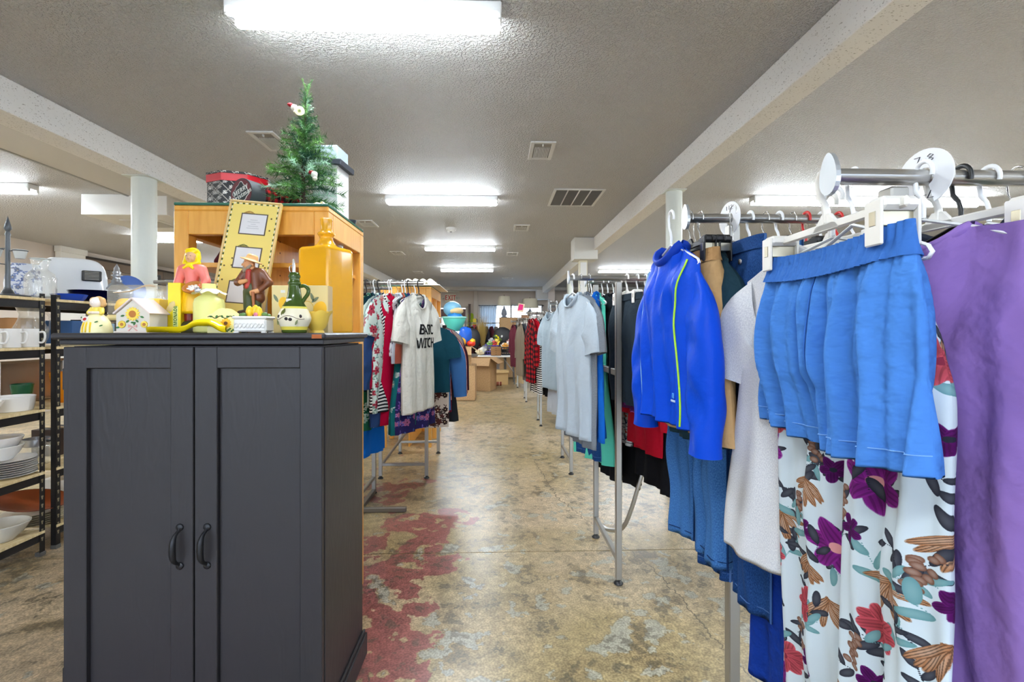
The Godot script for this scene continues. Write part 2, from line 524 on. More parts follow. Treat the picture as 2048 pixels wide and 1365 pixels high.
func windows(ZF: float, ZB: float) -> void:
	var glass := StandardMaterial3D.new()
	glass.transparency = BaseMaterial3D.TRANSPARENCY_ALPHA; glass.albedo_color = Color(0.92, 0.96, 0.97, 0.08); glass.roughness = 0.02
	mats.pane = glass
	var frame_m := mat(rgb(205, 200, 194), 0.6)
	var bar_m := mat(rgb(52, 52, 54), 0.5, 0.3)
	var brown := mat(rgb(108, 78, 74), 0.55)
	# far window with bars
	var w := thing_structure("window_1")
	var z := ZF - 0.1
	var b := MB.new()
	b.box(Vector3(0.52, 2.275, z), Vector3(2.2, 0.05, 0.1), 0.006); b.box(Vector3(0.52, 0.975, z), Vector3(2.2, 0.05, 0.1), 0.006)
	for x in [-0.555, 0.52, 1.595]:
		b.box(Vector3(x, 1.625, z), Vector3(0.05, 1.35, 0.1), 0.006)
	obj("window_frame", b, frame_m, w)
	for x in [-0.02, 1.06]:
		obj("window_pane", bx(Vector3(x, 1.625, z), Vector3(1.02, 1.25, 0.006)), glass, w)
	for k in 10:
		obj("window_bar", bx(Vector3(-0.45 + k * 0.22, 1.62, z + 0.07), Vector3(0.014, 1.3, 0.014)), bar_m, w)
	for y in [1.12, 1.42, 1.84, 2.2]:
		obj("window_bar", bx(Vector3(0.52, y, z + 0.085), Vector3(2.15, 0.016, 0.012)), bar_m, w)
	# far door, brown with a gridded glass light
	var d := thing_structure("door_1")
	obj("door_frame", casing(-2.06, -0.98, 2.2, z), mat(rgb(196, 184, 172), 0.7), d)
	b = MB.new()
	b.box(Vector3(-1.52, 2.0, z + 0.02), Vector3(0.98, 0.28, 0.05), 0.004); b.box(Vector3(-1.52, 0.45, z + 0.02), Vector3(0.98, 0.9, 0.05), 0.004)
	b.box(Vector3(-1.94, 1.38, z + 0.02), Vector3(0.14, 0.98, 0.05), 0.004); b.box(Vector3(-1.1, 1.38, z + 0.02), Vector3(0.14, 0.98, 0.05), 0.004)
	obj("door_leaf", b, brown, d)
	obj("door_pane", bx(Vector3(-1.52, 1.38, z), Vector3(0.72, 0.98, 0.006)), glass, d)
	for x in [-1.52, -1.34]:
		obj("glazing_bar", bx(Vector3(x, 1.38, z + 0.04), Vector3(0.02, 0.96, 0.02)), bar_m, d)
	obj("glazing_bar", bx(Vector3(-1.43, 1.5, z + 0.04), Vector3(0.55, 0.02, 0.02)), bar_m, d)
	obj("sign_paper", bx(Vector3(-1.69, 1.38, z + 0.012), Vector3(0.27, 0.3, 0.004)), mat(rgb(196, 188, 180), 0.9), d)
	# glazed shop front behind the camera
	for k in 3:
		var xs: Array = [[-5.2, -2.4], [-1.9, 0.9], [1.4, 4.6]][k]
		var o := thing_structure("window_%d" % (k + 2))
		var mb := MB.new()
		for x in [xs[0] + 0.03, (xs[0] + xs[1]) * 0.5, xs[1] - 0.03]:
			mb.box(Vector3(x, 1.4, ZB + 0.1), Vector3(0.06, 2.1, 0.1), 0.005)
		for y in [0.38, 2.42]:
			mb.box(Vector3((xs[0] + xs[1]) * 0.5, y, ZB + 0.1), Vector3(xs[1] - xs[0], 0.06, 0.1), 0.005)
		obj("window_frame", mb, mat(rgb(150, 150, 150), 0.4, 0.7), o)
		for s in [-1, 1]:
			var half: float = (xs[1] - xs[0]) * 0.25
			obj("window_pane", bx(Vector3((xs[0] + xs[1]) * 0.5 + s * half, 1.4, ZB + 0.1), Vector3(half * 2.0 - 0.08, 2.0, 0.006)), glass, o)
	# outside: pale paving and a lawn beyond the far wall
	struct("paving", bx(Vector3(0, -0.1, ZF - 6.2), Vector3(30, 0.1, 12)), mat(rgb(190, 188, 182), 0.9))
	struct("lawn", bx(Vector3(0, -0.08, ZF - 20.2), Vector3(40, 0.12, 16)), mat(rgb(120, 150, 90), 0.95))
	struct("street", bx(Vector3(0, -0.1, ZB + 10.2), Vector3(30, 0.1, 20)), mat(rgb(150, 150, 150), 0.9))

func casing(x0: float, x1: float, top: float, z: float) -> MB:
	var b := MB.new()
	b.box(Vector3(x0 + 0.02, top * 0.5, z + 0.06), Vector3(0.09, top, 0.14), 0.005)
	b.box(Vector3(x1 - 0.02, top * 0.5, z + 0.06), Vector3(0.09, top, 0.14), 0.005)
	b.box(Vector3((x0 + x1) * 0.5, top, z + 0.06), Vector3(x1 - x0 + 0.05, 0.08, 0.14), 0.005)
	return b

# ---------- ceiling: tubes, vents, columns ----------
func ceiling_fittings() -> void:
	var steel_white := mat(rgb(232, 232, 230), 0.45)
	var tube_m := StandardMaterial3D.new()
	tube_m.albedo_color = Color(1, 1, 1); tube_m.roughness = 0.5
	tube_m.emission_enabled = true; tube_m.emission = Color(0.93, 0.97, 1.0); tube_m.emission_energy_multiplier = 34.0
	# centre x, z, length, group label
	var spots := [[-0.585, 0.8, 1.22, "over the shop front end of the aisle"], [-0.585, -2.2, 1.22, "above the black cabinet"], [-0.59, -5.27, 1.22, "beside the large return air grille"],
		[-0.615, -8.27, 1.22, "beyond the smoke detector"], [-0.67, -11.13, 1.22, "nearest to the far wall"],
		[4.09, -5.15, 2.6, "over the right hand racks behind the round post"], [3.6, -11.2, 2.4, "far over the right bay"], [4.9, -2.3, 2.6, "over the racks of children's clothes"], [4.4, 0.8, 2.4, "over the shop front end of the right bay"],
		[-5.85, -4.97, 2.44, "over the housewares shelves"], [-4.43, -7.62, 2.3, "by the plank clad wall"], [-5.6, -2.0, 2.44, "over the shop front end of the left bay"], [-5.5, -11.0, 2.4, "deep in the left bay"]]
	for s in spots:
		var t := thing("ceiling_light", "white fluorescent batten with two bright tubes " + s[3], "ceiling light", Vector3(s[0], CEIL, s[1]), 0.0, "fluorescent ceiling lights")
		var L: float = s[2]
		obj("housing", bx(Vector3(0, -0.0275, 0), Vector3(L, 0.055, 0.12), 0.006), steel_white, t)
		for sx in [-1, 1]:
			for sz in [-1, 1]:
				obj("lamp_holder", bx(Vector3(sx * (L * 0.5 - 0.012), -0.062, sz * 0.045), Vector3(0.02, 0.04, 0.03), 0.004), steel_white, t)
		for sz in [-1, 1]:
			var b := MB.new()
			b.tube([Vector3(-L * 0.5 + 0.02, -0.068, sz * 0.045), Vector3(L * 0.5 - 0.02, -0.068, sz * 0.045)], 0.019, 14)
			obj("light_tube", b, tube_m, t)
		var l := AreaLight3D.new()
		l.name = "tube_light"
		l.area_size = Vector2(L, 0.13); l.light_energy = 0.6 * L / 1.22; l.light_color = Color(0.95, 0.98, 1.0)
		l.shadow_enabled = true
		l.set("area_range", 30.0)
		l.position = Vector3(0, -0.1, 0); l.rotation.x = -PI / 2
		t.add_child(l)
	# supply registers and the return grille
	vent(Vector3(0.37, CEIL, -3.9), 0.2, 0.38, "white supply register with slim louvres above the aisle, ahead of the return grille")
	vent(Vector3(-1.74, CEIL, -3.78), 0.2, 0.38, "white supply register with slim louvres partly behind the small tree")
	vent(Vector3(0.36, CEIL, -6.8), 0.22, 0.38, "small white supply register between the return grille and the boxed post")
	vent(Vector3(-1.75, CEIL, -6.6), 0.22, 0.38, "white supply register over the yellow shelving")
	vent(Vector3(-1.84, CEIL, -9.06), 0.22, 0.38, "distant white supply register left of the third light")
	vent(Vector3(0.31, CEIL, -9.1), 0.22, 0.38, "distant white supply register right of the third light")
	vent(Vector3(-1.93, CEIL, -12.0), 0.22, 0.38, "distant white supply register left of the fourth light")
	vent(Vector3(0.32, CEIL, -13.2), 0.3, 0.3, "white ceiling diffuser near the far wall")
	var g := thing("return_grille", "large grey return air grille in four panels on the ceiling", "vent", Vector3(0.87, CEIL, -5.26))
	obj("frame", ring(0.54, 0.66, 0.03, 0.012), steel_white, g)
	obj("backing", bx(Vector3(0, -0.002, 0), Vector3(0.5, 0.004, 0.62)), mat(rgb(158, 155, 150), 0.7), g)
	for k in 3:
		obj("divider", bx(Vector3(-0.12 + 0.12 * k, -0.008, 0), Vector3(0.012, 0.01, 0.62)), steel_white, g)
	var slat := MB.new(); slat.xf = Transform3D(Basis(Vector3.RIGHT, 0.6), Vector3.ZERO); slat.box(Vector3.ZERO, Vector3(0.49, 0.0015, 0.011))
	var slat_mesh := slat.mesh()
	for k in 38:
		var o := obj("slat", slat_mesh, mat(rgb(168, 163, 156), 0.6), g)
		o.position = Vector3(0, -0.007, -0.3 + k * 0.0162)
	# smoke detector
	var sd := thing("smoke_detector", "round white smoke detector on the aisle ceiling", "smoke detector", Vector3(-0.64, CEIL, -6.86))
	var b := MB.new()
	b.lathe([Vector2(0.0, -0.055), Vector2(0.035, -0.055), Vector2(0.05, -0.045), Vector2(0.055, -0.03), Vector2(0.055, -0.03), Vector2(0.07, -0.028), Vector2(0.072, 0.0)], 24)
	obj("housing", b, steel_white, sd)
	b = MB.new(); b.lathe([Vector2(0.0, -0.062), Vector2(0.014, -0.062), Vector2(0.016, -0.05)], 12)
	obj("sensor", b, mat(rgb(90, 90, 90), 0.5), sd)
	# posts
	var post_m := StandardMaterial3D.new()
	post_m.albedo_color = rgb(226, 230, 222); post_m.roughness = 0.45; post_m.normal_enabled = true; post_m.normal_texture = T.cloth_n; post_m.normal_scale = 0.25
	column("round_post", "round white painted steel post beside the children's rack", 1.62, -4.32, 0.072, 2.63, post_m)
	column("round_post", "round pale green and white post behind the birdhouse", -2.93, -4.1, 0.088, 2.63, post_m)
	column("round_post", "distant round white post in the right bay by the partition", 1.95, -12.6, 0.08, CEIL, post_m)
	var bp := thing("boxed_post", "square cream post with a boxed white head under the beam", "post", Vector3(1.385, 0, -7.62))
	obj("shaft", bx(Vector3(0, 1.25, 0), Vector3(0.125, 2.5, 0.125), 0.004), mat(rgb(226, 220, 196), 0.6), bp)
	obj("head_box", bx(Vector3(0.02, 2.655, 0), Vector3(0.37, 0.34, 0.34), 0.004), mat(rgb(226, 225, 220), 0.7), bp)
	obj("paper_tape", bx(Vector3(0, 2.2, 0.064), Vector3(0.1, 0.5, 0.002)), mat(rgb(240, 240, 238), 0.8), bp)
	# boxed duct drop with a diffuser in the left bay
	var du := thing("duct_box", "white boxed duct drop with a square diffuser below, left bay ceiling", "duct", Vector3(-4.05, 0, -5.75))
	obj("casing", bx(Vector3(0.05, 2.72, 0), Vector3(0.9, 0.22, 0.9), 0.004), mat(rgb(236, 235, 232), 0.7), du)
	obj("diffuser", ring_at(Vector3(0.05, 2.606, 0), 0.45, 0.45, 0.06), steel_white, du)
	obj("diffuser_core", bx(Vector3(0.05, 2.604, 0), Vector3(0.3, 0.008, 0.3), 0.002), mat(rgb(200, 198, 194), 0.6), du)

func ring(w: float, d: float, edge: float, h: float) -> MB:
	return ring_at(Vector3(0, -h * 0.5, 0), w, d, edge, h)

func ring_at(c: Vector3, w: float, d: float, edge: float, h := 0.012) -> MB:
	var b := MB.new()
	for s in [-1, 1]:
		b.box(c + Vector3(s * (w - edge) * 0.5, 0, 0), Vector3(edge, h, d), 0.003)
		b.box(c + Vector3(0, 0, s * (d - edge) * 0.5), Vector3(w - edge * 2.0, h, edge), 0.003)
	return b

func vent(p: Vector3, w: float, d: float, label: String) -> void:
	var g := thing("ceiling_vent", label, "vent", p, 0.0, "supply registers")
	var steel := mat(rgb(222, 221, 218), 0.45)
	obj("frame", ring(w, d, 0.032, 0.012), steel, g)
	obj("backing", bx(Vector3(0, -0.002, 0), Vector3(w - 0.05, 0.004, d - 0.05)), mat(rgb(158, 155, 150), 0.7), g)
	var s := bx(Vector3.ZERO, Vector3(0.006, 0.008, d - 0.16), 0.001).mesh()
	for k in 10:
		obj("louvre", s, steel, g).position = Vector3(lerpf(-w * 0.5 + 0.045, w * 0.5 - 0.045, k / 9.0), -0.008, -0.035)
	obj("damper_lever", bx(Vector3(0, -0.012, d * 0.5 - 0.06), Vector3(0.01, 0.016, 0.02), 0.002), steel, g)

func column(called: String, label: String, x: float, z: float, r: float, h: float, m: Material) -> void:
	var t := thing(called, label, "post", Vector3(x, 0, z))
	var b := MB.new(); b.lathe([Vector2(r, 0), Vector2(r, h)], 32)
	obj("shaft", b, m, t)
	obj("cap_plate", bx(Vector3(0, h - 0.004, 0), Vector3(r * 2.4, 0.008, r * 2.4), 0.001), m, t)

# ---------- the black cabinet ----------
func cabinet() -> void:
	var black := StandardMaterial3D.new()
	black.albedo_color = rgb(44, 41, 43); black.roughness = 0.45
	black.normal_enabled = true; black.normal_texture = T.grain_n; black.normal_scale = 0.07
	black.uv1_triplanar = true; black.uv1_scale = Vector3(1.6, 0.8, 1.6)
	var raw := mat(rgb(196, 168, 128), 0.8)
	var iron := mat(rgb(42, 42, 44), 0.4, 0.5)
	var t := thing("storage_cabinet", "tall black painted two-door storage cabinet with a moulded top", "cabinet", Vector3(-0.96, 0, -1.79))
	# body 0.836 wide, z from +0.215 (front) to -0.235 (rear)
	var b := MB.new()
	for s in [-1, 1]:
		b.box(Vector3(s * 0.395, 0.66, -0.012), Vector3(0.018, 1.28, 0.436), 0.002)
	b.box(Vector3(0, 1.295, -0.01), Vector3(0.775, 0.018, 0.44)); b.box(Vector3(0, 0.1, -0.01), Vector3(0.775, 0.018, 0.44))
	obj("carcass", b, black, t)
	obj("back_panel", bx(Vector3(0, 0.66, -0.234), Vector3(0.8, 1.26, 0.008)), raw, t)
	# top slab with a rounded edge and a stepped moulding below
	b = MB.new()
	b.box(Vector3(0, 1.336, 0.005), Vector3(0.845, 0.02, 0.505), 0.006)
	obj("top", b, black, t)
	obj("top_moulding", bx(Vector3(0, 1.3175, 0.0), Vector3(0.82, 0.017, 0.476), 0.003), black, t)
	obj("worn_corner", bx(Vector3(0.395, 1.335, 0.256), Vector3(0.032, 0.013, 0.004), 0.001), mat(rgb(170, 92, 44), 0.8), t)
	# plinth moulding
	b = MB.new()
	b.box(Vector3(0.412, 0.045, -0.01), Vector3(0.016, 0.09, 0.47), 0.003); b.box(Vector3(-0.412, 0.045, -0.01), Vector3(0.016, 0.09, 0.47), 0.003)
	b.box(Vector3(0, 0.045, 0.217), Vector3(0.84, 0.09, 0.016), 0.003)
	b.box(Vector3(0.409, 0.1, -0.01), Vector3(0.01, 0.012, 0.462), 0.003)
	obj("plinth", b, black, t)
	# two framed doors with recessed panels and bow handles
	for s in [-1, 1]:
		var dr := Node3D.new(); dr.name = "door"; t.add_child(dr, true)
		dr.position = Vector3(s * 0.2025, 0, 0.222)
		var w := 0.4; var y0 := 0.11; var y1 := 1.302; var st := 0.07
		var f := MB.new()
		for q in [-1, 1]:
			f.box(Vector3(q * (w - st) * 0.5, (y0 + y1) * 0.5, 0), Vector3(st, y1 - y0, 0.02), 0.002)
		f.box(Vector3(0, y1 - 0.034, 0), Vector3(w - 2 * st, 0.068, 0.02), 0.002)
		f.box(Vector3(0, y0 + 0.04, 0), Vector3(w - 2 * st, 0.08, 0.02), 0.002)
		obj("door_frame", f, black, dr)
		obj("door_panel", bx(Vector3(0, (y0 + y1) * 0.5, -0.007), Vector3(w - 2 * st - 0.004, y1 - y0 - 0.14, 0.004)), black, dr)
		var h := MB.new()
		var hx: float = -s * 0.16
		var pts := []
		for p in [[0.0, 0.070, 0.012], [0.0, 0.060, 0.017], [-0.003, 0.048, 0.030], [-0.006, 0.03, 0.037], [-0.007, 0.0, 0.039], [-0.006, -0.03, 0.037], [-0.003, -0.048, 0.030], [0.0, -0.060, 0.017], [0.0, -0.070, 0.012]]:
			pts.append(Vector3(hx + p[0] * 0.8, 0.668 + p[1] * 0.88, p[2]))
		h.tube(smooth_path(pts, 3), [0.004, 0.004, 0.0042, 0.0045, 0.005, 0.0055, 0.006, 0.007, 0.008, 0.009, 0.0095, 0.01, 0.01, 0.01, 0.0095, 0.009, 0.008, 0.007, 0.006, 0.0055, 0.005, 0.0045, 0.0042, 0.004, 0.004], 10)
		for q in [-1, 1]:
			h.xf = Transform3D(Basis(Vector3.RIGHT, PI / 2), Vector3(hx, 0.668 + q * 0.061, 0.0))
			h.lathe([Vector2(0.012, 0.009), Vector2(0.012, 0.013), Vector2(0.009, 0.016), Vector2(0.0, 0.017)], 14)
		obj("handle", h, iron, dr)
	for y in [1.2, 0.25]:
		obj("hinge", bx(Vector3(-0.407, y, 0.215), Vector3(0.012, 0.07, 0.02), 0.003), iron, t)

# ---------- clothes, hangers and racks ----------
func fabric(c: Color, rough := 0.92, crease := 0.5) -> StandardMaterial3D:
	var key := "fabric %s %s" % [c.to_html(), crease]
	if mats.has(key): return mats[key]
	var m := StandardMaterial3D.new()
	m.albedo_color = c; m.roughness = rough; m.metallic_specular = 0.25
	m.cull_mode = BaseMaterial3D.CULL_DISABLED
	m.normal_enabled = true; m.normal_texture = T.cloth_n; m.normal_scale = crease; m.uv1_scale = Vector3(3, 3, 3)
	mats[key] = m
	return m

func printed(t: Texture2D, scale: float, key: String, rough := 0.9) -> StandardMaterial3D:
	if mats.has(key): return mats[key]
	var m := StandardMaterial3D.new()
	m.albedo_texture = t; m.roughness = rough; m.metallic_specular = 0.25; m.uv1_scale = Vector3(scale, scale, scale)
	m.cull_mode = BaseMaterial3D.CULL_DISABLED
	mats[key] = m
	return m

func spow(x: float, e: float) -> float:
	return signf(x) * pow(absf(x), e)

# one point of a hanging garment: a runs round it, t from the shoulder line (0) to the hem (1)
func body_pt(S: Dictionary, a: float, t: float) -> Vector3:
	var cx := cos(a); var cz := signf(sin(a)) * sqrt(maxf(0.0, 1.0 - pow(absf(cx), 3.5)))
	var side := 1.0 if cz >= 0 else -1.0
	var tt := t * t * (3 - 2 * t)
	var w := lerpf(S.sw, S.hw, tt)
	w -= S.get("waist", 0.0) * exp(-pow((t - 0.5) / 0.2, 2))
	var x := w * cx
	var ax := absf(x)
	var neck: float = S.neck
	var top := 0.0
	if ax > neck: top = -S.slope * (ax - neck) / maxf(S.sw - neck, 0.01)
	else: top = -(S.drop if side > 0 else S.get("back", 0.02)) * sqrt(maxf(0.0, 1.0 - (ax / maxf(neck, 0.001)) ** 2))
	var hem: float = -S.len + S.get("hemcurve", 0.0) * cx * cx
	var y := lerpf(top, hem, t)
	var th: float = S.th * smoothstep(0.0, 0.25, t) + 0.008
	if ax < neck: th += 0.018 * (1.0 - t) * (1.0 - t)
	var ph: float = S.seed + (2.1 if side < 0 else 0.0)
	var f: float = S.fold * (0.25 + 0.75 * t)
	var k: float = S.get("nf", 9.0)
	var s := x / maxf(w, 0.01)
	var d := f * (sin(s * k + ph + 0.9 * sin(t * 2.7 + ph)) + 0.55 * sin(s * k * 2.1 + ph * 1.7 + 1.6 * sin(t * 4.1 + ph * 2.0)))
	d += f * 0.5 * sin(t * 9.0 + s * 3.0 + ph * 3.0) * sin(s * 4.0 + ph)
	# creases that pull away from the shoulders
	d += S.fold * 0.6 * sin((absf(s) * 1.2 + t * 2.2) * 7.0 + ph) * exp(-pow((t - 0.2) / 0.16, 2))
	var z := th * cz + d * absf(cz)
	x += f * 0.5 * sin(t * 5.0 + ph) * cx
	z += S.get("swing", 0.0) * t * t
	return Vector3(x, y, z)

func body_mesh(S: Dictionary, nu: int, nv: int) -> MB:
	var b := MB.new()
	var p := PackedVector3Array(); var t := PackedVector2Array()
	var per: float = (S.sw + S.hw) * 2.0
	for j in nv:
		for i in nu + 1:
			var a := TAU * i / nu
			var pt := body_pt(S, a, float(j) / (nv - 1))
			p.append(pt)
			t.append(Vector2(pt.x if sin(a) >= -0.001 else per * 0.5 - pt.x, float(j) / (nv - 1) * S.len))
	# hem turned in
	for i in nu + 1:
		var a := TAU * i / nu
		var q := body_pt(S, a, 0.985)
		p.append(Vector3(q.x * 0.985, q.y, q.z * 0.8))
		t.append(Vector2(q.x if sin(a) >= -0.001 else per * 0.5 - q.x, S.len * 1.02))
	b.patch(p, nu + 1, nv + 1, t)
	return b

func sleeve_mesh(S: Dictionary, side: float, nu: int, nv: int) -> MB:
	var b := MB.new()
	var p := PackedVector3Array(); var uvs := PackedVector2Array()
	var L: float = S.sleeve; var r0: float = S.get("arm", 0.1); var r1: float = S.get("cuff", 0.07)
	var out: float = S.get("splay", 0.45)
	var c := Vector2(S.sw - 0.035, -S.slope - r0 * 0.93)
	var dir := Vector2(sin(out + 0.5), -cos(out + 0.5)); var dend := Vector2(sin(out * 0.35), -cos(out * 0.35))
	var ph: float = S.seed * 1.7 + side
	for j in nv:
		var t := float(j) / (nv - 1)
		var d := dir.lerp(dend, smoothstep(0.0, 0.6, t)).normalized()
		if j > 0: c += d * (L / (nv - 1))
		var across := Vector2(0.25, 1).normalized().lerp(Vector2(-d.y, d.x), smoothstep(0.0, 0.35, t)).normalized()
		var r := lerpf(r0, r1, pow(t, 0.7))
		var th: float = S.th * 0.8 * smoothstep(-0.05, 0.3, t) + 0.008
		for i in nu + 1:
			var a := TAU * i / nu
			var cx := cos(a); var cz := signf(sin(a)) * sqrt(maxf(0.0, 1.0 - pow(absf(cx), 3.0)))
			var f: float = S.fold * 0.7 * (sin(t * L * 26.0 + cx * 2.0 + ph) + 0.6 * sin(t * L * 47.0 - cx * 3.0 + ph * 2.0))
			var q := c + across * (r * cx)
			p.append(Vector3(side * q.x, q.y, th * cz + f * 0.6 * cz * cz + S.get("swing", 0.0) * 0.4 * t + S.get("slz", 0.0) * t))
			uvs.append(Vector2(float(i) / nu * r0 * 4.0 * side, t * L))
	if side > 0:
		b.patch(p, nu + 1, nv, uvs)
	else:
		# mirrored: turn the rings so that the outside stays outside
		var pr := PackedVector3Array(); var tr := PackedVector2Array()
		for j in nv:
			for i in nu + 1:
				pr.append(p[j * (nu + 1) + nu - i]); tr.append(uvs[j * (nu + 1) + nu - i])
		b.patch(pr, nu + 1, nv, tr)
	return b

func neck_band(S: Dictionary, r := 0.006) -> MB:
	var b := MB.new()
	var pts := []
	for k in 33:
		var a := TAU * k / 32.0
		var x: float = S.neck * 1.02 * cos(a)
		var front := sin(a) > 0
		var y: float = -(S.drop if front else S.get("back", 0.02)) * absf(sin(a)) + 0.002
		pts.append(Vector3(x, y, (0.03 if front else -0.03) * pow(absf(sin(a)), 0.6)))
	b.tube(pts, r, 6, false, 1.6)
	return b

# S: sw hw len th neck drop slope fold seed, sleeve (0 = none), m = material, trim = material
func top_garment(called: String, label: String, category: String, pos: Vector3, turn: float, S: Dictionary, q := 1.0, group := "") -> Node3D:
	var t := thing(called, label, category, pos, turn, group)
	var nu := int(44 * q); var nv := int(34 * q)
	obj("body", body_mesh(S, nu, nv), S.m, t)
	if S.get("sleeve", 0.0) > 0.0:
		for s in [-1.0, 1.0]:
			obj("sleeve", sleeve_mesh(S, s, int(18 * q), int((12 if S.sleeve < 0.3 else 26) * q)), S.get("sm", S.m), t)
	if S.neck > 0.02 and q >= 0.5:
		obj("neckband", neck_band(S, S.get("band", 0.006)), S.get("trim", S.m), t)
	return t

# one point of a trouser half: a runs round it, t from the waist (0) to the hem (1); both halves meet at x = 0 above the crotch
func leg_pt(S: Dictionary, side: float, a: float, t: float) -> Vector3:
	var crotch: float = S.rise / S.len
	var u := smoothstep(crotch * 0.72, crotch * 1.12, t)
	var ca := cos(a); var inner := ca * side < 0
	var ex := lerpf(40.0, 3.5, u) if inner else 3.5
	var cx := ca; var cz := signf(sin(a)) * sqrt(maxf(0.0, 1.0 - pow(absf(cx), ex)))
	var up := smoothstep(0.0, crotch * 0.75, t)
	var W := lerpf(S.waistw, S.hip, up)
	var below := clampf((t - crotch) / maxf(1.0 - crotch, 0.01), 0.0, 1.0)
	var w := lerpf(W * 0.5, S.hem, pow(below, 0.7))
	var c: float = side * (W * 0.5 + S.get("spread", 0.0) * below - (W * 0.5 - w) * 0.5 * below)
	var x := c + w * cx
	var front := 1.0 if sin(a) >= 0 else -1.0
	var ph: float = S.seed + (1.9 if front < 0 else 0.0)
	var k: float = S.get("nf", 6.0) / S.hip
	var f: float = S.fold * smoothstep(0.0, crotch * 0.6, t)
	var d := f * (sin(x * k + ph + 0.7 * sin(t * 3.0 + ph)) + 0.55 * sin(x * k * 2.3 + ph * 2.0 + 1.3 * sin(t * 4.0)))
	d += f * 0.5 * sin(t * S.len * 24.0 + x * 12.0 + ph) * sin(x * 17.0 + ph * 3.0)
	d += S.get("gather", 0.0) * sin(x * 600.0 + ph) * exp(-t / crotch * 3.0)
	var z: float = (S.th * lerpf(0.35, 1.0, smoothstep(0.0, crotch * 0.4, t)) * lerpf(1.0, 0.8, below) + 0.003) * cz + d * absf(cz) + side * S.get("scissor", 0.0) * below
	var y: float = -S.len * t + S.get("sag", 0.0) * (x * x / (W * W) - 1.0) * (1.0 - t)
	y += S.get("hemtilt", 0.0) * cx * side * t
	return Vector3(x, y, z)

# S: waistw hip rise len hem th fold seed m trim (waistband)
func bottom_garment(called: String, label: String, category: String, pos: Vector3, turn: float, S: Dictionary, q := 1.0, group := "") -> Node3D:
	var t := thing(called, label, category, pos, turn, group)
	var nl := int(S.get("rows", 40) * q) + 4; var ns := int(36 * q)
	for side in [-1.0, 1.0]:
		var b := MB.new(); var p := PackedVector3Array(); var uvs := PackedVector2Array()
		for j in nl + 1:
			for i in ns + 1:
				var a := TAU * i / ns
				var tt := minf(float(j) / (nl - 1), 1.0)
				var pt := leg_pt(S, side, a, tt if j < nl else 0.985)
				if j == nl: pt.z *= 0.85
				p.append(pt)
				uvs.append(Vector2(side * 0.11 + (pt.x if sin(a) >= -0.001 else S.hip * 2.0 - pt.x), tt * S.len))
		b.patch(p, ns + 1, nl + 1, uvs)
		obj("trouser_leg", b, S.m, t)
	if S.has("trim"):
		var bw: float = S.get("bandh", 0.035)
		var b := MB.new(); var p := PackedVector3Array(); var uvs := PackedVector2Array()
		var n := int(70 * q)
		for j in 4:
			for i in n + 1:
				var a := float(i) / n * TAU
				var tt: float = bw * (3 - j) / 3.0 / S.len
				var W: float = lerpf(S.waistw, S.hip, smoothstep(0.0, S.rise / S.len * 0.75, tt))
				var x: float = W * cos(a) * 1.01
				var crotch: float = S.rise / S.len
				var ph: float = S.seed + (1.9 if sin(a) < 0 else 0.0)
				var flat := sqrt(maxf(0.0, 1.0 - pow(absf(cos(a)), 6.0)))
				var zz: float = (S.th * lerpf(0.35, 1.0, smoothstep(0.0, crotch * 0.4, tt)) + 0.0075 + S.fold * 1.2 * smoothstep(0.0, crotch * 0.6, tt)) * signf(sin(a)) * flat + S.get("gather", 0.0) * (sin(x * 600.0 + ph) + 0.5 * sin(x * 410.0)) * flat * (1.0 if j != 1 else 0.45)
				p.append(Vector3(x, -S.len * tt + S.get("sag", 0.0) * (x * x / (W * W) - 1.0) + 0.001, zz))
				uvs.append(Vector2(x, tt * S.len))
		b.patch(p, n + 1, 4, uvs)
		obj("waistband", b, S.trim, t)
	return t

var hanger_kinds := {}

func hook_path(r := 0.02) -> Array:
	var p := arc(Vector3.ZERO, r, -0.35, PI * 1.12, 14)
	p.append(Vector3(-r * 0.8, -r * 1.3, 0)); p.append(Vector3(-r * 0.25, -0.04, 0)); p.append(Vector3(0, -0.055, 0)); p.append(Vector3(0, -0.075, 0))
	return p

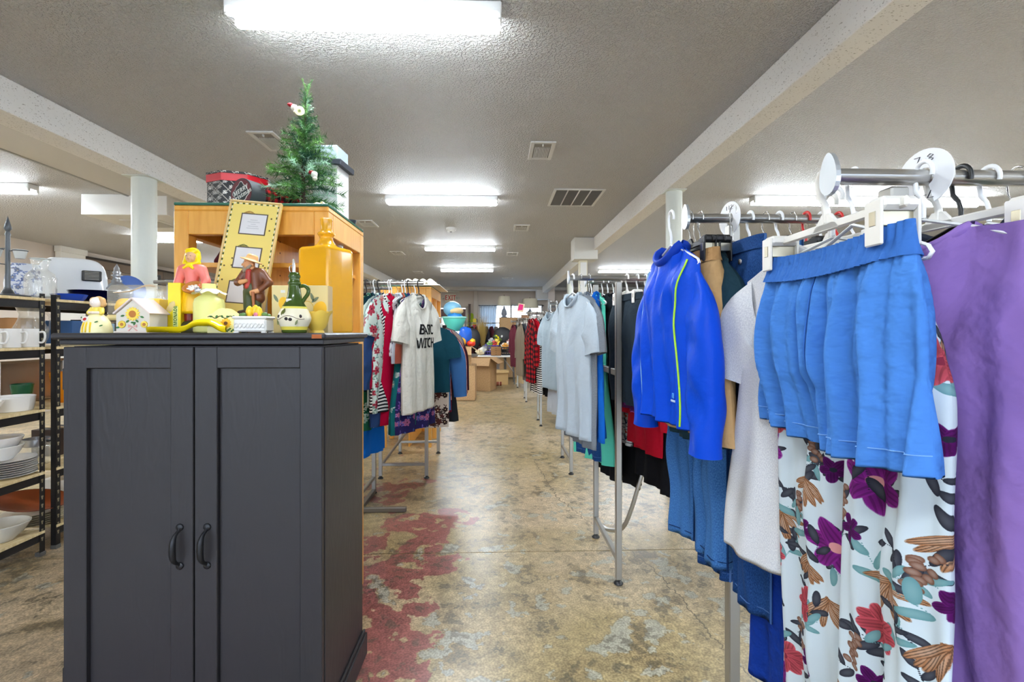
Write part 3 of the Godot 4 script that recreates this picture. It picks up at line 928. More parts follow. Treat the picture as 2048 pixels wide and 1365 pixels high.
func hanger_proto(kind: String) -> Node3D:
	if hanger_kinds.has(kind): return hanger_kinds[kind]
	var t := Node3D.new()
	var milky := mat(rgb(238, 234, 226), 0.35); var chrome := mat(rgb(205, 205, 205), 0.22, 1.0)
	var m: Material = {"white": mat(rgb(240, 240, 240), 0.4), "black": mat(rgb(28, 28, 30), 0.4), "red": mat(rgb(206, 38, 36), 0.4), "clip": milky, "wire": chrome, "blackclip": mat(rgb(26, 26, 28), 0.4), "wide": mat(rgb(232, 226, 214), 0.5)}[kind]
	var hook_m: Material = chrome if kind in ["wire", "blackclip"] else m
	var wire := kind == "wire"
	var b := MB.new()
	b.tube(hook_path(), 0.0018 if hook_m == chrome else (0.0042 if kind != "clip" else 0.005), 8)
	obj("hook", b, hook_m, t)
	b = MB.new()
	if kind in ["clip", "blackclip"]:
		b.box(Vector3(0, -0.082, 0), Vector3(0.3, 0.016, 0.007), 0.003)
		b.prism(PackedVector2Array([Vector2(-0.03, -0.088), Vector2(0.03, -0.088), Vector2(0.008, -0.06), Vector2(-0.008, -0.06)]), -0.0035, 0.0035)
		obj("bar", b, m, t)
		for s in [-1, 1]:
			b = MB.new()
			for z in [-1, 1]:
				b.box(Vector3(s * 0.125, -0.108, z * 0.0235), Vector3(0.03, 0.066, 0.004), 0.002)
			b.box(Vector3(s * 0.125, -0.081, 0), Vector3(0.032, 0.02, 0.05), 0.006)
			var c := obj("clip", b, m, t)
			obj("spring", bx(Vector3(s * 0.125, -0.102, 0), Vector3(0.012, 0.022, 0.0525), 0.001), mat(rgb(190, 182, 160), 0.3, 1.0), c)
	else:
		var y := -0.078; var w := 0.185
		var pts := [Vector3(0, y, 0), Vector3(w * 0.5, y - 0.028, 0), Vector3(w, y - 0.062, 0), Vector3(w + 0.008, y - 0.072, 0), Vector3(w, y - 0.08, 0), Vector3(0, y - 0.083, 0), Vector3(-w, y - 0.08, 0), Vector3(-w - 0.008, y - 0.072, 0), Vector3(-w, y - 0.062, 0), Vector3(-w * 0.5, y - 0.028, 0), Vector3(0, y, 0)]
		b.tube(pts, 0.0015 if wire else (0.011 if kind == "wide" else 0.0048), 8, true, 0.6)
		obj("shoulder_frame", b, m, t)
	hanger_kinds[kind] = t
	return t

func hanger(kind: String, pos: Vector3, turn: float, label: String, group: String, s := 1.0) -> Node3D:
	var r: Node3D = hanger_proto(kind).duplicate()
	r.name = numbered("clip_hanger" if kind in ["clip", "blackclip"] else "clothes_hanger"); add_child(r)
	r.position = pos; r.rotation.y = turn; r.scale = Vector3(s, 1, s)
	tag(r, label, "hanger", group)
	return r

# a chrome rack: uprights at x0 and x1, rails [z, height, free end x] across it
func rack(label: String, x0: float, x1: float, zf: float, zr: float, rails: Array, cap := true) -> Node3D:
	var chrome := mat(rgb(190, 188, 184), 0.28, 0.95); var dull := mat(rgb(168, 165, 158), 0.38, 0.9)
	var t := thing("clothes_rack", label, "rack", Vector3(x0, 0, zf), 0.0, "chrome clothes racks")
	var w := x1 - x0; var d := zr - zf
	var hs := [rails[0][1], rails[1][1]]
	for x in [0.0, w]:
		for k in 2:
			var u := obj("upright", bx(Vector3(x, (hs[k] - 0.02) * 0.5 + 0.012, k * d), Vector3(0.032, hs[k] - 0.044, 0.032), 0.003), dull, t)
			var b := MB.new(); b.lathe([Vector2(0.024, 0), Vector2(0.026, 0.006), Vector2(0.018, 0.014), Vector2(0.012, 0.02)], 14, Vector3(x, 0, k * d))
			obj("foot", b, mat(rgb(60, 60, 60), 0.4, 0.6), u)
		obj("crossbar", bx(Vector3(x, 0.13, d * 0.5), Vector3(0.026, 0.026, absf(d) - 0.03), 0.003), dull, t)
		obj("crossbar", bx(Vector3(x, 1.13, d * 0.5), Vector3(0.024, 0.036, absf(d) - 0.03), 0.003), chrome, t)
	for k in 2:
		var rl: Array = rails[k]
		var b := MB.new()
		b.tube([Vector3(rl[2] - x0, rl[1], rl[0] - zf), Vector3(w + 0.15, rl[1], rl[0] - zf)], 0.0135, 16)
		obj("rail", b, chrome, t)
		if cap:
			b = MB.new()
			var pr := PackedVector2Array()
			for q in 24:
				var a := TAU * q / 24.0
				pr.append(Vector2(0.021 * sin(a) * (1.0 - 0.22 * cos(a)), 0.036 * cos(a) + 0.004))
			b.xf = Transform3D(Basis(Vector3.UP, PI / 2), Vector3(rl[2] - x0, rl[1], rl[0] - zf))
			b.prism(pr, -0.004, 0.004)
			obj("end_cap", b, mat(rgb(206, 210, 214), 0.35, 0.8), t)
	return t

# ---------- cloth prints ----------
func stamp(im: Image, c: Vector2, rx: float, ry: float, ang: float, col: Color, col2: Color, soft := 0.85, streak := 0.0) -> void:
	var R := int(maxf(rx, ry)) + 2
	var w := im.get_width(); var h := im.get_height()
	var ca := cos(ang); var sa := sin(ang)
	for y in range(-R, R + 1):
		for x in range(-R, R + 1):
			var u := (x * ca + y * sa) / rx; var v := (-x * sa + y * ca) / ry
			var d := u * u + v * v
			if d < 1.0:
				var k := clampf(d, 0, 1)
				var c2 := col2.lerp(col, k)
				if streak > 0.0 and sin(v * 14.0 + u * 3.0) > 0.35: c2 = c2.darkened(streak)
				var px := posmod(int(c.x) + x, w); var py := posmod(int(c.y) + y, h)
				im.set_pixel(px, py, c2 if d < soft else im.get_pixel(px, py).lerp(c2, 0.55))

func flower(im: Image, c: Vector2, r: float, ang: float, n: int, col: Color, heart: Color) -> void:
	for k in n:
		var a := ang + TAU * k / n
		stamp(im, c + Vector2(cos(a), sin(a)) * r * 0.55, r * 0.55, r * 0.34, a, col, col.darkened(0.25), 0.9, 0.18)
	stamp(im, c, r * 0.2, r * 0.2, 0, heart, heart)

func leaf_sprig(im: Image, c: Vector2, r: float, ang: float, n: int, col: Color, streak := 0.3) -> void:
	var p := c
	for k in n:
		var a := ang + (0.7 if k % 2 else -0.7) + 0.1 * k
		stamp(im, p + Vector2(cos(a), sin(a)) * r * 0.5, r * 0.52, r * 0.19, a, col, col.lightened(0.15), 0.95, streak)
		for s in 6:
			stamp(im, p + Vector2(cos(ang), sin(ang)) * r * 0.1 * s, 1.6, 1.6, 0, col, col)
		p += Vector2(cos(ang), sin(ang)) * r * 0.55
		ang += 0.15

func floral_image(size: int, bg: Color, kinds: Array, count: int, r0: float, r1: float, leaf: Color, sd: int, leaves := 1.0) -> Image:
	var im := Image.create(size, size, false, Image.FORMAT_RGB8)
	im.fill(bg)
	var r := RandomNumberGenerator.new(); r.seed = sd
	var g := int(ceil(sqrt(count)))
	for k in count:
		var c := (Vector2(k % g, k / g) + Vector2(0.5 + 0.5 * (k / g % 2), 0.5) + Vector2(r.randf_range(-0.25, 0.25), r.randf_range(-0.25, 0.25))) * size / g
		var rr := r.randf_range(r0, r1)
		for q in int(3 * leaves):
			leaf_sprig(im, c + Vector2.from_angle(r.randf() * TAU) * rr * 0.8, rr * 0.9, r.randf() * TAU, 3, leaf if r.randf() < 0.7 else leaf.lerp(kinds[0], 0.5))
		flower(im, c, rr, r.randf() * TAU, r.randi_range(5, 7), kinds[r.randi() % kinds.size()], Color(0.9, 0.8, 0.6) if r.randf() < 0.5 else Color(0.25, 0.12, 0.15))
	return im

func leggings_image() -> Image:
	var S := 1024
	var im := Image.create(S, S, false, Image.FORMAT_RGB8)
	im.fill(rgb(200, 212, 218))
	var r := RandomNumberGenerator.new(); r.seed = 91
	var purple := rgb(140, 40, 140); var deep := rgb(96, 22, 100); var coral := rgb(206, 84, 96); var tan_ := rgb(158, 104, 66); var dark := rgb(40, 42, 52); var cone := rgb(104, 66, 48)
	# 0.5 m repeat: scattered motifs, each drawn with petals, scrolls or berries
	var spots := [[140, 130, 0], [420, 90, 1], [720, 150, 2], [930, 320, 0], [260, 360, 2], [560, 390, 3], [820, 520, 1], [110, 610, 3], [390, 650, 0], [650, 730, 2], [930, 800, 3], [190, 880, 1], [480, 930, 2], [760, 960, 0], [20, 360, 1], [330, 220, 3], [600, 240, 1], [860, 60, 3], [480, 520, 1], [700, 600, 3], [260, 760, 3], [900, 660, 1], [580, 860, 3], [60, 780, 2], [320, 500, 1], [960, 960, 1], [60, 240, 3], [620, 20, 2]]
	for s in spots:
		var c := Vector2(s[0], s[1])
		for q in 3:
			leaf_sprig(im, c + Vector2.from_angle(r.randf() * TAU) * 70, r.randf_range(50, 78), r.randf() * TAU, 3, dark if q < 2 else rgb(96, 142, 146), 0.0)
		match s[2]:
			0: flower(im, c, 100, r.randf() * TAU, 6, purple, rgb(216, 150, 150))
			1:
				flower(im, c, 66, r.randf() * TAU, 9, coral, rgb(120, 40, 60))
			2:
				for q in 7:
					var a := r.randf() * 0.8 + q * 0.35
					stamp(im, c + Vector2(cos(a), sin(a)) * 50, 62, 14, a, tan_, tan_.lightened(0.35), 0.9, 0.4)
			3:
				for q in 12:
					stamp(im, c + Vector2(r.randf_range(-30, 30), -60 + q * 10), 15, 11, r.randf(), cone, cone.lightened(0.3), 0.85)
				flower(im, c + Vector2(60, 70), 46, 0.4, 5, deep, dark)
	return im

func stripe_image(a: Color, b: Color, n: int) -> Image:
	var im := Image.create(64, 256, false, Image.FORMAT_RGB8)
	for y in 256:
		var on := int(floor(y * n * 2.0 / 256.0)) % 2 == 0
		im.fill_rect(Rect2i(0, y, 64, 1), a if on else b)
	return im

func plaid_image(a: Color, b: Color) -> Image:
	var im := Image.create(128, 128, false, Image.FORMAT_RGB8)
	for y in 128:
		for x in 128:
			var p := (x / 32) % 2; var q := (y / 32) % 2
			im.set_pixel(x, y, a if p + q == 0 else (b if p + q == 2 else a.lerp(b, 0.5 if (x + y) % 4 < 2 else 0.65)))
	return im

func heather_image(a: Color, b: Color, sd: int, along := 1.0) -> Image:
	var im := Image.create(256, 256, false, Image.FORMAT_RGB8)
	var n := FastNoiseLite.new(); n.seed = sd; n.frequency = 0.25
	for y in 256:
		for x in 256:
			im.set_pixel(x, y, a.lerp(b, clampf(0.5 + n.get_noise_2d(x, y * along) * 1.1, 0, 1)))
	return im

func paisley_image(bg: Color, fg: Color, sd: int) -> Image:
	var im := Image.create(256, 256, false, Image.FORMAT_RGB8)
	im.fill(bg)
	var r := RandomNumberGenerator.new(); r.seed = sd
	for k in 26:
		var c := Vector2(r.randf() * 256, r.randf() * 256); var R := r.randf_range(12, 26); var a := r.randf() * TAU
		stamp(im, c, R, R * 0.7, a, fg, fg); stamp(im, c, R * 0.75, R * 0.5, a, bg, bg); stamp(im, c, R * 0.5, R * 0.3, a, fg.lightened(0.2), fg); stamp(im, c, R * 0.22, R * 0.15, a, bg, bg)
	return im

func tribal_image() -> Image:
	var im := Image.create(128, 256, false, Image.FORMAT_RGB8)
	im.fill(rgb(238, 234, 226))
	for y in 256:
		for x in 128:
			var band := y / 32; var u := absf(fposmod(x, 32.0) - 16.0); var v := fposmod(y, 32.0)
			var c := rgb(238, 234, 226)
			match band % 4:
				0: if u + v * 0.5 < 12: c = rgb(44, 60, 84)
				1: if v < 5 or v > 27: c = rgb(28, 30, 38)
				2: if absf(v - 16) + u < 13: c = rgb(206, 74, 52)
				3: if int(u / 4) % 2 == 0 and v > 12: c = rgb(30, 34, 44)
			im.set_pixel(x, y, c)
	return im

func cloth_prints() -> void:
	T.leggings = tex(leggings_image())
	T.small_floral = tex(floral_image(256, rgb(206, 222, 214), [rgb(206, 70, 92), rgb(226, 150, 150)], 9, 20, 32, rgb(120, 160, 150), 4))
	T.teal_floral = tex(floral_image(256, rgb(18, 92, 96), [rgb(200, 214, 206), rgb(150, 180, 176)], 5, 16, 26, rgb(170, 196, 190), 5, 0.4))
	T.green_floral = tex(floral_image(256, rgb(30, 96, 72), [rgb(196, 230, 214), rgb(90, 180, 140)], 12, 18, 30, rgb(210, 236, 224), 6))
	T.purple_floral = tex(floral_image(256, rgb(40, 34, 84), [rgb(150, 90, 190), rgb(206, 120, 170), rgb(110, 170, 214)], 12, 18, 30, rgb(70, 90, 160), 7))
	T.brown_floral = tex(floral_image(256, rgb(196, 182, 168), [rgb(96, 52, 48), rgb(60, 40, 38)], 12, 20, 34, rgb(52, 46, 44), 8))
	T.pink_floral = tex(floral_image(256, rgb(222, 160, 156), [rgb(236, 196, 190), rgb(206, 110, 120)], 16, 12, 20, rgb(150, 120, 130), 9))
	T.grey_floral = tex(floral_image(256, rgb(210, 206, 210), [rgb(120, 60, 76), rgb(70, 70, 84)], 9, 16, 26, rgb(90, 96, 104), 10))
	T.bw_stripe = tex(stripe_image(rgb(232, 230, 226), rgb(30, 32, 38), 8))
	T.plaid = tex(plaid_image(rgb(178, 24, 32), rgb(24, 20, 22)))
	T.heather = tex(heather_image(rgb(200, 200, 204), rgb(226, 226, 226), 3, 0.5))
	T.heather_mid = tex(heather_image(rgb(112, 118, 126), rgb(134, 140, 147), 4, 0.5))
	T.denim = tex(heather_image(rgb(22, 52, 100), rgb(42, 80, 136), 5, 0.25))
	T.denim_light = tex(heather_image(rgb(44, 90, 146), rgb(76, 124, 180), 6, 0.25))
	T.paisley = tex(paisley_image(rgb(92, 34, 88), rgb(196, 96, 184), 7))
	T.tribal = tex(tribal_image())
	T.chambray = tex(heather_image(rgb(96, 130, 178), rgb(128, 160, 204), 8, 1.0))

func denim(light := false) -> StandardMaterial3D:
	return printed(T.denim_light if light else T.denim, 9.0, "denim %s" % light)

func tee(sw: float, ln: float, m: Material, sd: float, sleeve := 0.17, extra := {}) -> Dictionary:
	var S := {"sw": sw, "hw": sw * 1.02, "len": ln, "th": 0.022, "neck": 0.078, "drop": 0.07, "slope": 0.05, "fold": 0.012, "seed": sd, "sleeve": sleeve, "arm": 0.095, "cuff": 0.082, "splay": 0.5, "m": m}
	S.merge(extra, true)
	return S

func trousers(waist: float, ln: float, m: Material, sd: float, extra := {}) -> Dictionary:
	var S := {"waistw": waist, "hip": waist * 1.15, "rise": 0.27, "len": ln, "hem": 0.085, "th": 0.025, "fold": 0.009, "seed": sd, "m": m, "trim": m}
	S.merge(extra, true)
	return S

# path along a garment's surface, lifted off it
func on_body(S: Dictionary, pts: Array, lift := 0.002) -> Array:
	var out := []
	for q in pts:
		var p := body_pt(S, q.x, q.y)
		var e := body_pt(S, q.x + 0.02, q.y); var g := body_pt(S, q.x, minf(q.y + 0.02, 1.0))
		var n := (e - p).cross(g - p)
		if n.z < 0: n = -n
		out.append(p + n.normalized() * lift)
	return out

func clothes() -> void:
	cloth_prints()
	near_rack()
	right_racks()
	left_racks()

const HANG := 0.088   # from the rail's centre down to the shoulder line

func near_rack() -> void:
	rack("near chrome rack of children's clothes with white size discs on its rails", 0.68, 2.3, -0.8, -1.36, [[-0.8, 1.615, 0.569], [-1.36, 1.676, 0.545]])
	var yf := 1.615; var yr := 1.676
	# --- front rail, from its free end inwards
	var P := func(x: float, dy := 0.0, dz := 0.0) -> Vector3: return Vector3(x, yf - HANG + dy, -0.8 + dz)
	var heather := printed(T.heather, 6.0, "heather")
	# blue shorts on a clear clip hanger, first at the rail's free end
	var blue := fabric(rgb(74, 130, 206), 0.9, 1.4)
	var S := {"waistw": 0.178, "hip": 0.2, "rise": 0.22, "len": 0.35, "hem": 0.108, "th": 0.028, "fold": 0.012, "seed": 2.2, "nf": 17.0, "gather": 0.0035, "m": blue, "trim": fabric(rgb(60, 110, 186), 0.9, 1.1), "bandh": 0.05, "rows": 22, "sag": 0.012, "spread": 0.02, "hemtilt": 0.008, "scissor": 0.016}
	hanger("clip", Vector3(0.578, yf, -0.82), -1.6, "clear plastic clip hanger gripping the blue child's shorts", "hangers on the near rack", 1.15)
	var sh := bottom_garment("child_shorts", "light blue cotton child's shorts with a gathered waist on a clip hanger", "shorts", P.call(0.578, -0.022, -0.02), -1.6, S, 3.6)
	var b := MB.new()
	for side in [-1.0, 1.0]:
		var pts := []
		for k in 25:
			pts.append(leg_pt(S, side, PI * k / 24.0, 0.92) + Vector3(0, 0, 0.0012))
		b.tube(pts, 0.0009, 5)
	obj("hem_stitching", b, fabric(rgb(130, 178, 236), 0.9, 0.2), sh)
	b = MB.new(); var cs := []
	for k in 14:
		var q := leg_pt(S, 1.0, PI - 0.35, 0.14 + 0.5 * k / 13.0)
		cs.append(Vector3(0.002, q.y, q.z + 0.0015))
	b.tube(cs, 0.0016, 5)
	obj("front_seam", b, fabric(rgb(60, 110, 186), 0.9, 0.2), sh)
	# floral leggings
	S = {"waistw": 0.15, "hip": 0.195, "rise": 0.24, "len": 1.0, "hem": 0.105, "th": 0.022, "fold": 0.01, "seed": 5.1, "nf": 12.0, "m": printed(T.leggings, 2.0, "leggings"), "trim": printed(T.leggings, 2.0, "leggings"), "rows": 44, "spread": -0.012, "scissor": 0.012}
	hanger("white", Vector3(0.625, yf, -0.82), -1.58, "white hanger holding the floral leggings", "hangers on the near rack", 0.8)
	bottom_garment("floral_leggings", "white child's leggings printed with purple, coral and brown flowers", "trousers", P.call(0.625, -0.1, -0.03), -1.58, S, 2.2)
	S = tee(0.2, 0.70, heather, 1.3, 0.17, {"hw": 0.27, "fold": 0.011, "neck": 0.075, "drop": 0.06, "slope": 0.06, "splay": 0.6})
	hanger("white", Vector3(0.668, yf, -0.93), -1.2, "white plastic hanger holding the heather grey tee", "hangers on the near rack", 0.95)
	top_garment("heather_tee", "pale heather grey tee hanging beside the blue shorts", "shirt", P.call(0.668, 0.0, -0.13), -1.2, S, 2.0)
	# royal blue fleece trousers
	S = trousers(0.15, 0.98, fabric(rgb(18, 52, 140), 1.0, 1.5), 4.0, {"fold": 0.012, "hem": 0.12, "spread": 0.03})
	hanger("clip", Vector3(0.69, yf, -0.97), -1.45, "clear clip hanger carrying royal blue fleece trousers", "hangers on the near rack", 0.85)
	bottom_garment("fleece_trousers", "royal blue fleece trousers below the heather grey tee", "trousers", P.call(0.69, -0.06, -0.17), -1.45, S, 1.6)
	# lavender sweatshirt
	var lav := fabric(rgb(146, 114, 184), 0.95, 0.8)
	S = tee(0.2, 0.78, lav, 6.4, 0.5, {"hw": 0.23, "th": 0.035, "fold": 0.016, "arm": 0.09, "cuff": 0.06, "splay": 0.16, "neck": 0.07, "slope": 0.012, "drop": 0.03})
	hanger("white", Vector3(0.715, yf, -0.78), -1.6, "white hanger holding the lavender sweatshirt", "hangers on the near rack", 0.9)
	top_garment("sweatshirt", "lavender long sleeved sweatshirt hanging behind the floral leggings", "sweatshirt", P.call(0.715, -0.02, 0.03), -1.6, S, 2.2)
	# black jersey skirt on a clip hanger
	S = {"sw": 0.16, "hw": 0.24, "len": 0.42, "th": 0.03, "neck": 0.0, "drop": 0.0, "slope": 0.01, "fold": 0.012, "seed": 3.0, "m": fabric(rgb(26, 26, 28), 0.95, 0.8)}
	hanger("clip", Vector3(0.76, yf, -0.8), -1.5, "clear clip hanger with a metal spring holding the black jersey skirt", "hangers on the near rack", 1.1)
	top_garment("jersey_skirt", "black ribbed jersey skirt clipped behind the lavender sweatshirt", "skirt", P.call(0.76, -0.03), -1.5, S, 1.4)
	var more := [[0.80, rgb(60, 66, 82), "slate"], [0.85, rgb(150, 60, 70), "brick red"], [0.90, rgb(70, 110, 90), "sea green"], [0.96, rgb(200, 190, 170), "oatmeal"], [1.02, rgb(70, 80, 120), "indigo"]]
	var hk := ["black", "white", "wire", "white", "white"]
	for k in more.size():
		S = tee(0.17, 0.55, fabric(more[k][1]), 1.0 + k, 0.15)
		hanger(hk[k], Vector3(more[k][0], yf, -0.8), -1.5, "%s hanger carrying the %s child's tee" % [{"black": "black", "white": "white", "wire": "chrome wire"}[hk[k]], more[k][2]], "hangers on the near rack", 0.85)
		top_garment("child_tee", "%s child's tee packed on the near rack's front rail" % more[k][2], "shirt", P.call(more[k][0]), -1.5, S, 0.8, "tees on the near rack")
	# --- size discs
	size_disc(Vector3(0.735, yf, -0.8), ["7-8"], "round white size divider marked 7-8 on the front rail")
	size_disc(Vector3(0.672, yr, -1.36), ["112"], "round white size divider marked 112 on the rear rail")
	# --- rear rail
	var Q := func(x: float, dy := 0.0, dz := 0.0) -> Vector3: return Vector3(x, yr - HANG + dy, -1.36 + dz)
	var royal := fabric(rgb(14, 74, 206), 0.42, 0.35)
	S = tee(0.165, 0.49, royal, 0.6, 0.43, {"hw": 0.18, "th": 0.034, "fold": 0.012, "neck": 0.062, "drop": 0.045, "slope": 0.06, "arm": 0.07, "cuff": 0.047, "splay": 0.02, "trim": fabric(rgb(20, 60, 170), 0.5, 0.3), "band": 0.009})
	hanger("white", Vector3(0.502, yr, -1.36), -1.5, "white tubular hanger holding the royal blue sports top", "hangers on the near rack", 0.85)
	var bt := top_garment("sports_top", "shiny royal blue child's long sleeved sports top with lime piping", "shirt", Q.call(0.502, 0.0, 0.0), -1.5, S, 2.6)
	for side in [0, 1]:
		var a0 := 0.72 if side == 0 else PI - 0.72
		var pts := []
		for k in 28: pts.append(Vector2(a0 + 0.12 * sin(k * 0.2), 0.03 + 0.95 * k / 27.0))
		var mb := MB.new(); mb.tube(on_body(S, pts), 0.0028, 6)
		obj("piping", mb, fabric(rgb(178, 226, 60) if side == 0 else rgb(150, 200, 226), 0.6, 0.2), bt)
	var lg := on_body(S, [Vector2(1.05, 0.86)], 0.002)
	obj("chest_mark", bx(lg[0], Vector3(0.026, 0.006, 0.003), 0.001), fabric(rgb(190, 214, 240)), bt)
	obj("chest_mark", bx(lg[0] + Vector3(0, 0.014, 0), Vector3(0.012, 0.014, 0.003), 0.001), fabric(rgb(80, 150, 236)), bt)
	# tan shorts, teal hooded jacket, jeans, tees
	S = {"waistw": 0.15, "hip": 0.19, "rise": 0.24, "len": 0.5, "hem": 0.12, "th": 0.03, "fold": 0.006, "seed": 3.3, "gather": 0.002, "m": fabric(rgb(190, 152, 104), 0.95, 1.0), "trim": fabric(rgb(170, 130, 86), 0.95, 1.0), "rows": 22}
	hanger("blackclip", Vector3(0.557, yr, -1.36), -1.5, "black clip hanger holding the tan shorts", "hangers on the near rack", 0.9)
	bottom_garment("cargo_shorts", "tan cotton shorts with a pleated hem behind the royal blue top", "shorts", Q.call(0.557, -0.02), -1.5, S, 1.4)
	S = tee(0.145, 0.54, fabric(rgb(34, 60, 72), 0.9, 0.7), 2.0, 0.2, {"th": 0.04, "arm": 0.075, "cuff": 0.066, "splay": 0.3, "fold": 0.01})
	hanger("blackclip", Vector3(0.587, yr, -1.36), -1.5, "black hanger with a chrome hook holding the dark teal jacket", "hangers on the near rack", 0.9)
	top_garment("zip_jacket", "dark teal child's jacket squeezed between tan shorts and jeans", "jacket", Q.call(0.587), -1.5, S, 1.2)
	jeans("stonewashed blue child's jeans hanging lowest beside the royal blue top", Q.call(0.617, -0.03, -0.1), -1.5, 0.86, true, 1.1)
	hanger("blackclip", Vector3(0.617, yr, -1.46), -1.5, "black clip hanger holding the stonewashed jeans", "hangers on the near rack", 0.9)
	jeans("dark indigo child's jeans with a steel button at the waist", Q.call(0.647, -0.0, 0.07), -1.55, 0.93, false, 2.7)
	hanger("wire", Vector3(0.647, yr, -1.29), -1.55, "chrome hook hanger carrying the dark indigo jeans", "hangers on the near rack", 0.9)
	S = tee(0.17, 0.6, fabric(rgb(186, 182, 180), 0.95, 0.7), 5.0, 0.16)
	hanger("white", Vector3(0.732, yr, -1.36), -1.5, "white hanger holding the warm grey tee", "hangers on the near rack", 0.85)
	top_garment("child_tee", "warm grey plain tee between two pairs of jeans", "shirt", Q.call(0.732, -0.02), -1.5, S, 1.2)
	jeans("mid blue jeans folded at the waist behind the warm grey tee", Q.call(0.777, 0.0), -1.5, 0.85, true, 3.9)
	hanger("blackclip", Vector3(0.777, yr, -1.36), -1.5, "black clip hanger holding the mid blue jeans", "hangers on the near rack", 0.9)
	var rest := [[0.817, rgb(196, 160, 110), "khaki"], [0.857, rgb(74, 74, 56), "olive"], [0.897, rgb(96, 24, 36), "burgundy"], [0.942, rgb(40, 46, 60), "navy"], [0.992, rgb(120, 120, 124), "steel grey"], [1.042, rgb(90, 60, 60), "plum"]]
	for k in rest.size():
		hanger("blackclip" if k == 1 else ("red" if k in [2, 4] else "white"), Vector3(rest[k][0], yr, -1.36), -1.5, "%s hanger carrying the %s child's trousers" % ["black clip" if k == 1 else ("red" if k in [2, 4] else "white"), rest[k][2]], "hangers on the near rack", 0.85)
		S = trousers(0.14, 0.8, fabric(rest[k][1]), 1.5 + k)
		bottom_garment("child_trousers", "%s child's trousers packed on the near rack's rear rail" % rest[k][2], "trousers", Q.call(rest[k][0], -0.02), -1.5, S, 0.7, "trousers on the near rack")

func jeans(label: String, pos: Vector3, turn: float, ln: float, light: bool, sd: float, q := 1.5) -> void:
	var S := trousers(0.15, ln, denim(light), sd, {"hem": 0.08, "spread": 0.012, "fold": 0.011, "nf": 9.0})
	var t := bottom_garment("jeans", label, "jeans", pos, turn, S, q, "jeans")
	var thread := fabric(rgb(24, 50, 92) if light else rgb(70, 104, 156), 0.9, 0.2)
	for side in [-1.0, 1.0]:
		for a in [0.0, PI]:
			var pts := []
			for k in 24: pts.append(leg_pt(S, side, a, lerpf(0.0 if (a == 0.0) == (side > 0) else 0.34, 1.0, k / 23.0)))
			var b := MB.new(); b.tube(pts, 0.003, 5)
			obj("seam", b, thread, t)
		var h := []
		for k in 17: h.append(leg_pt(S, side, TAU * k / 16.0, 0.975) * Vector3(1, 1, 1.04))
		var hb := MB.new(); hb.tube(h, 0.0016, 5)
		obj("hem_seam", hb, thread, t)
	var bt := MB.new(); bt.xf = Transform3D(Basis(Vector3.RIGHT, PI / 2), Vector3(0.09, -0.06, S.th * 0.8 + 0.008))
	bt.lathe([Vector2(0.007, 0), Vector2(0.007, 0.003), Vector2(0.0, 0.004)], 12)
	obj("button", bt, mat(rgb(220, 220, 222), 0.25, 0.9), t)

func size_disc(p: Vector3, text: Array, label: String) -> void:
	var t := thing("size_divider", label, "size divider", p, -PI / 2 + 0.15, "size dividers")
	var b := MB.new()
	var pts := PackedVector2Array()
	# disc with a slot for the rail
	for k in 33:
		var a := -PI / 2 + 0.35 + (TAU - 0.7) * k / 32.0
		pts.append(Vector2(cos(a), sin(a)) * 0.048)
	for k in 13:
		var a := -PI / 2 - 0.5 - (TAU - 1.0) * k / 12.0
		pts.append(Vector2(cos(a), sin(a)) * 0.0165)
	b.prism(pts, -0.001, 0.001)
	obj("disc", b, mat(rgb(240, 240, 242), 0.5), t)
	var ink := mat(rgb(24, 26, 40), 0.6)
	# hand-written strokes: polylines in millimetres
	var glyphs := {"7": [[[-5, 8], [5, 8], [-1, -8]]], "-": [[[-4, 0], [4, 0]]], "8": [[[0, 0], [5, 4], [0, 8], [-5, 4], [0, 0], [5, -4], [0, -9], [-5, -4], [0, 0]]], "1": [[[0, 8], [0, -8]]], "2": [[[-4, 5], [0, 8], [4, 4], [-4, -8], [5, -8]]]}
	for half in 2:
		for k in text[0].length():
			var ch: String = text[0][k]
			for run in glyphs[ch]:
				var path := []
				for q in run:
					var x: float = (k - (text[0].length() - 1) * 0.5) * 11.0 + q[0]; var y: float = 31.0 + q[1] * 0.75
					if half == 1:
						x = -x; y = -y + 0.0
					path.append(Vector3(x * 0.001, y * 0.001, 0.0012))
				var mb := MB.new(); mb.tube(path, 0.0014, 5, true, 0.3)
				obj("pen_stroke", mb, ink, t)

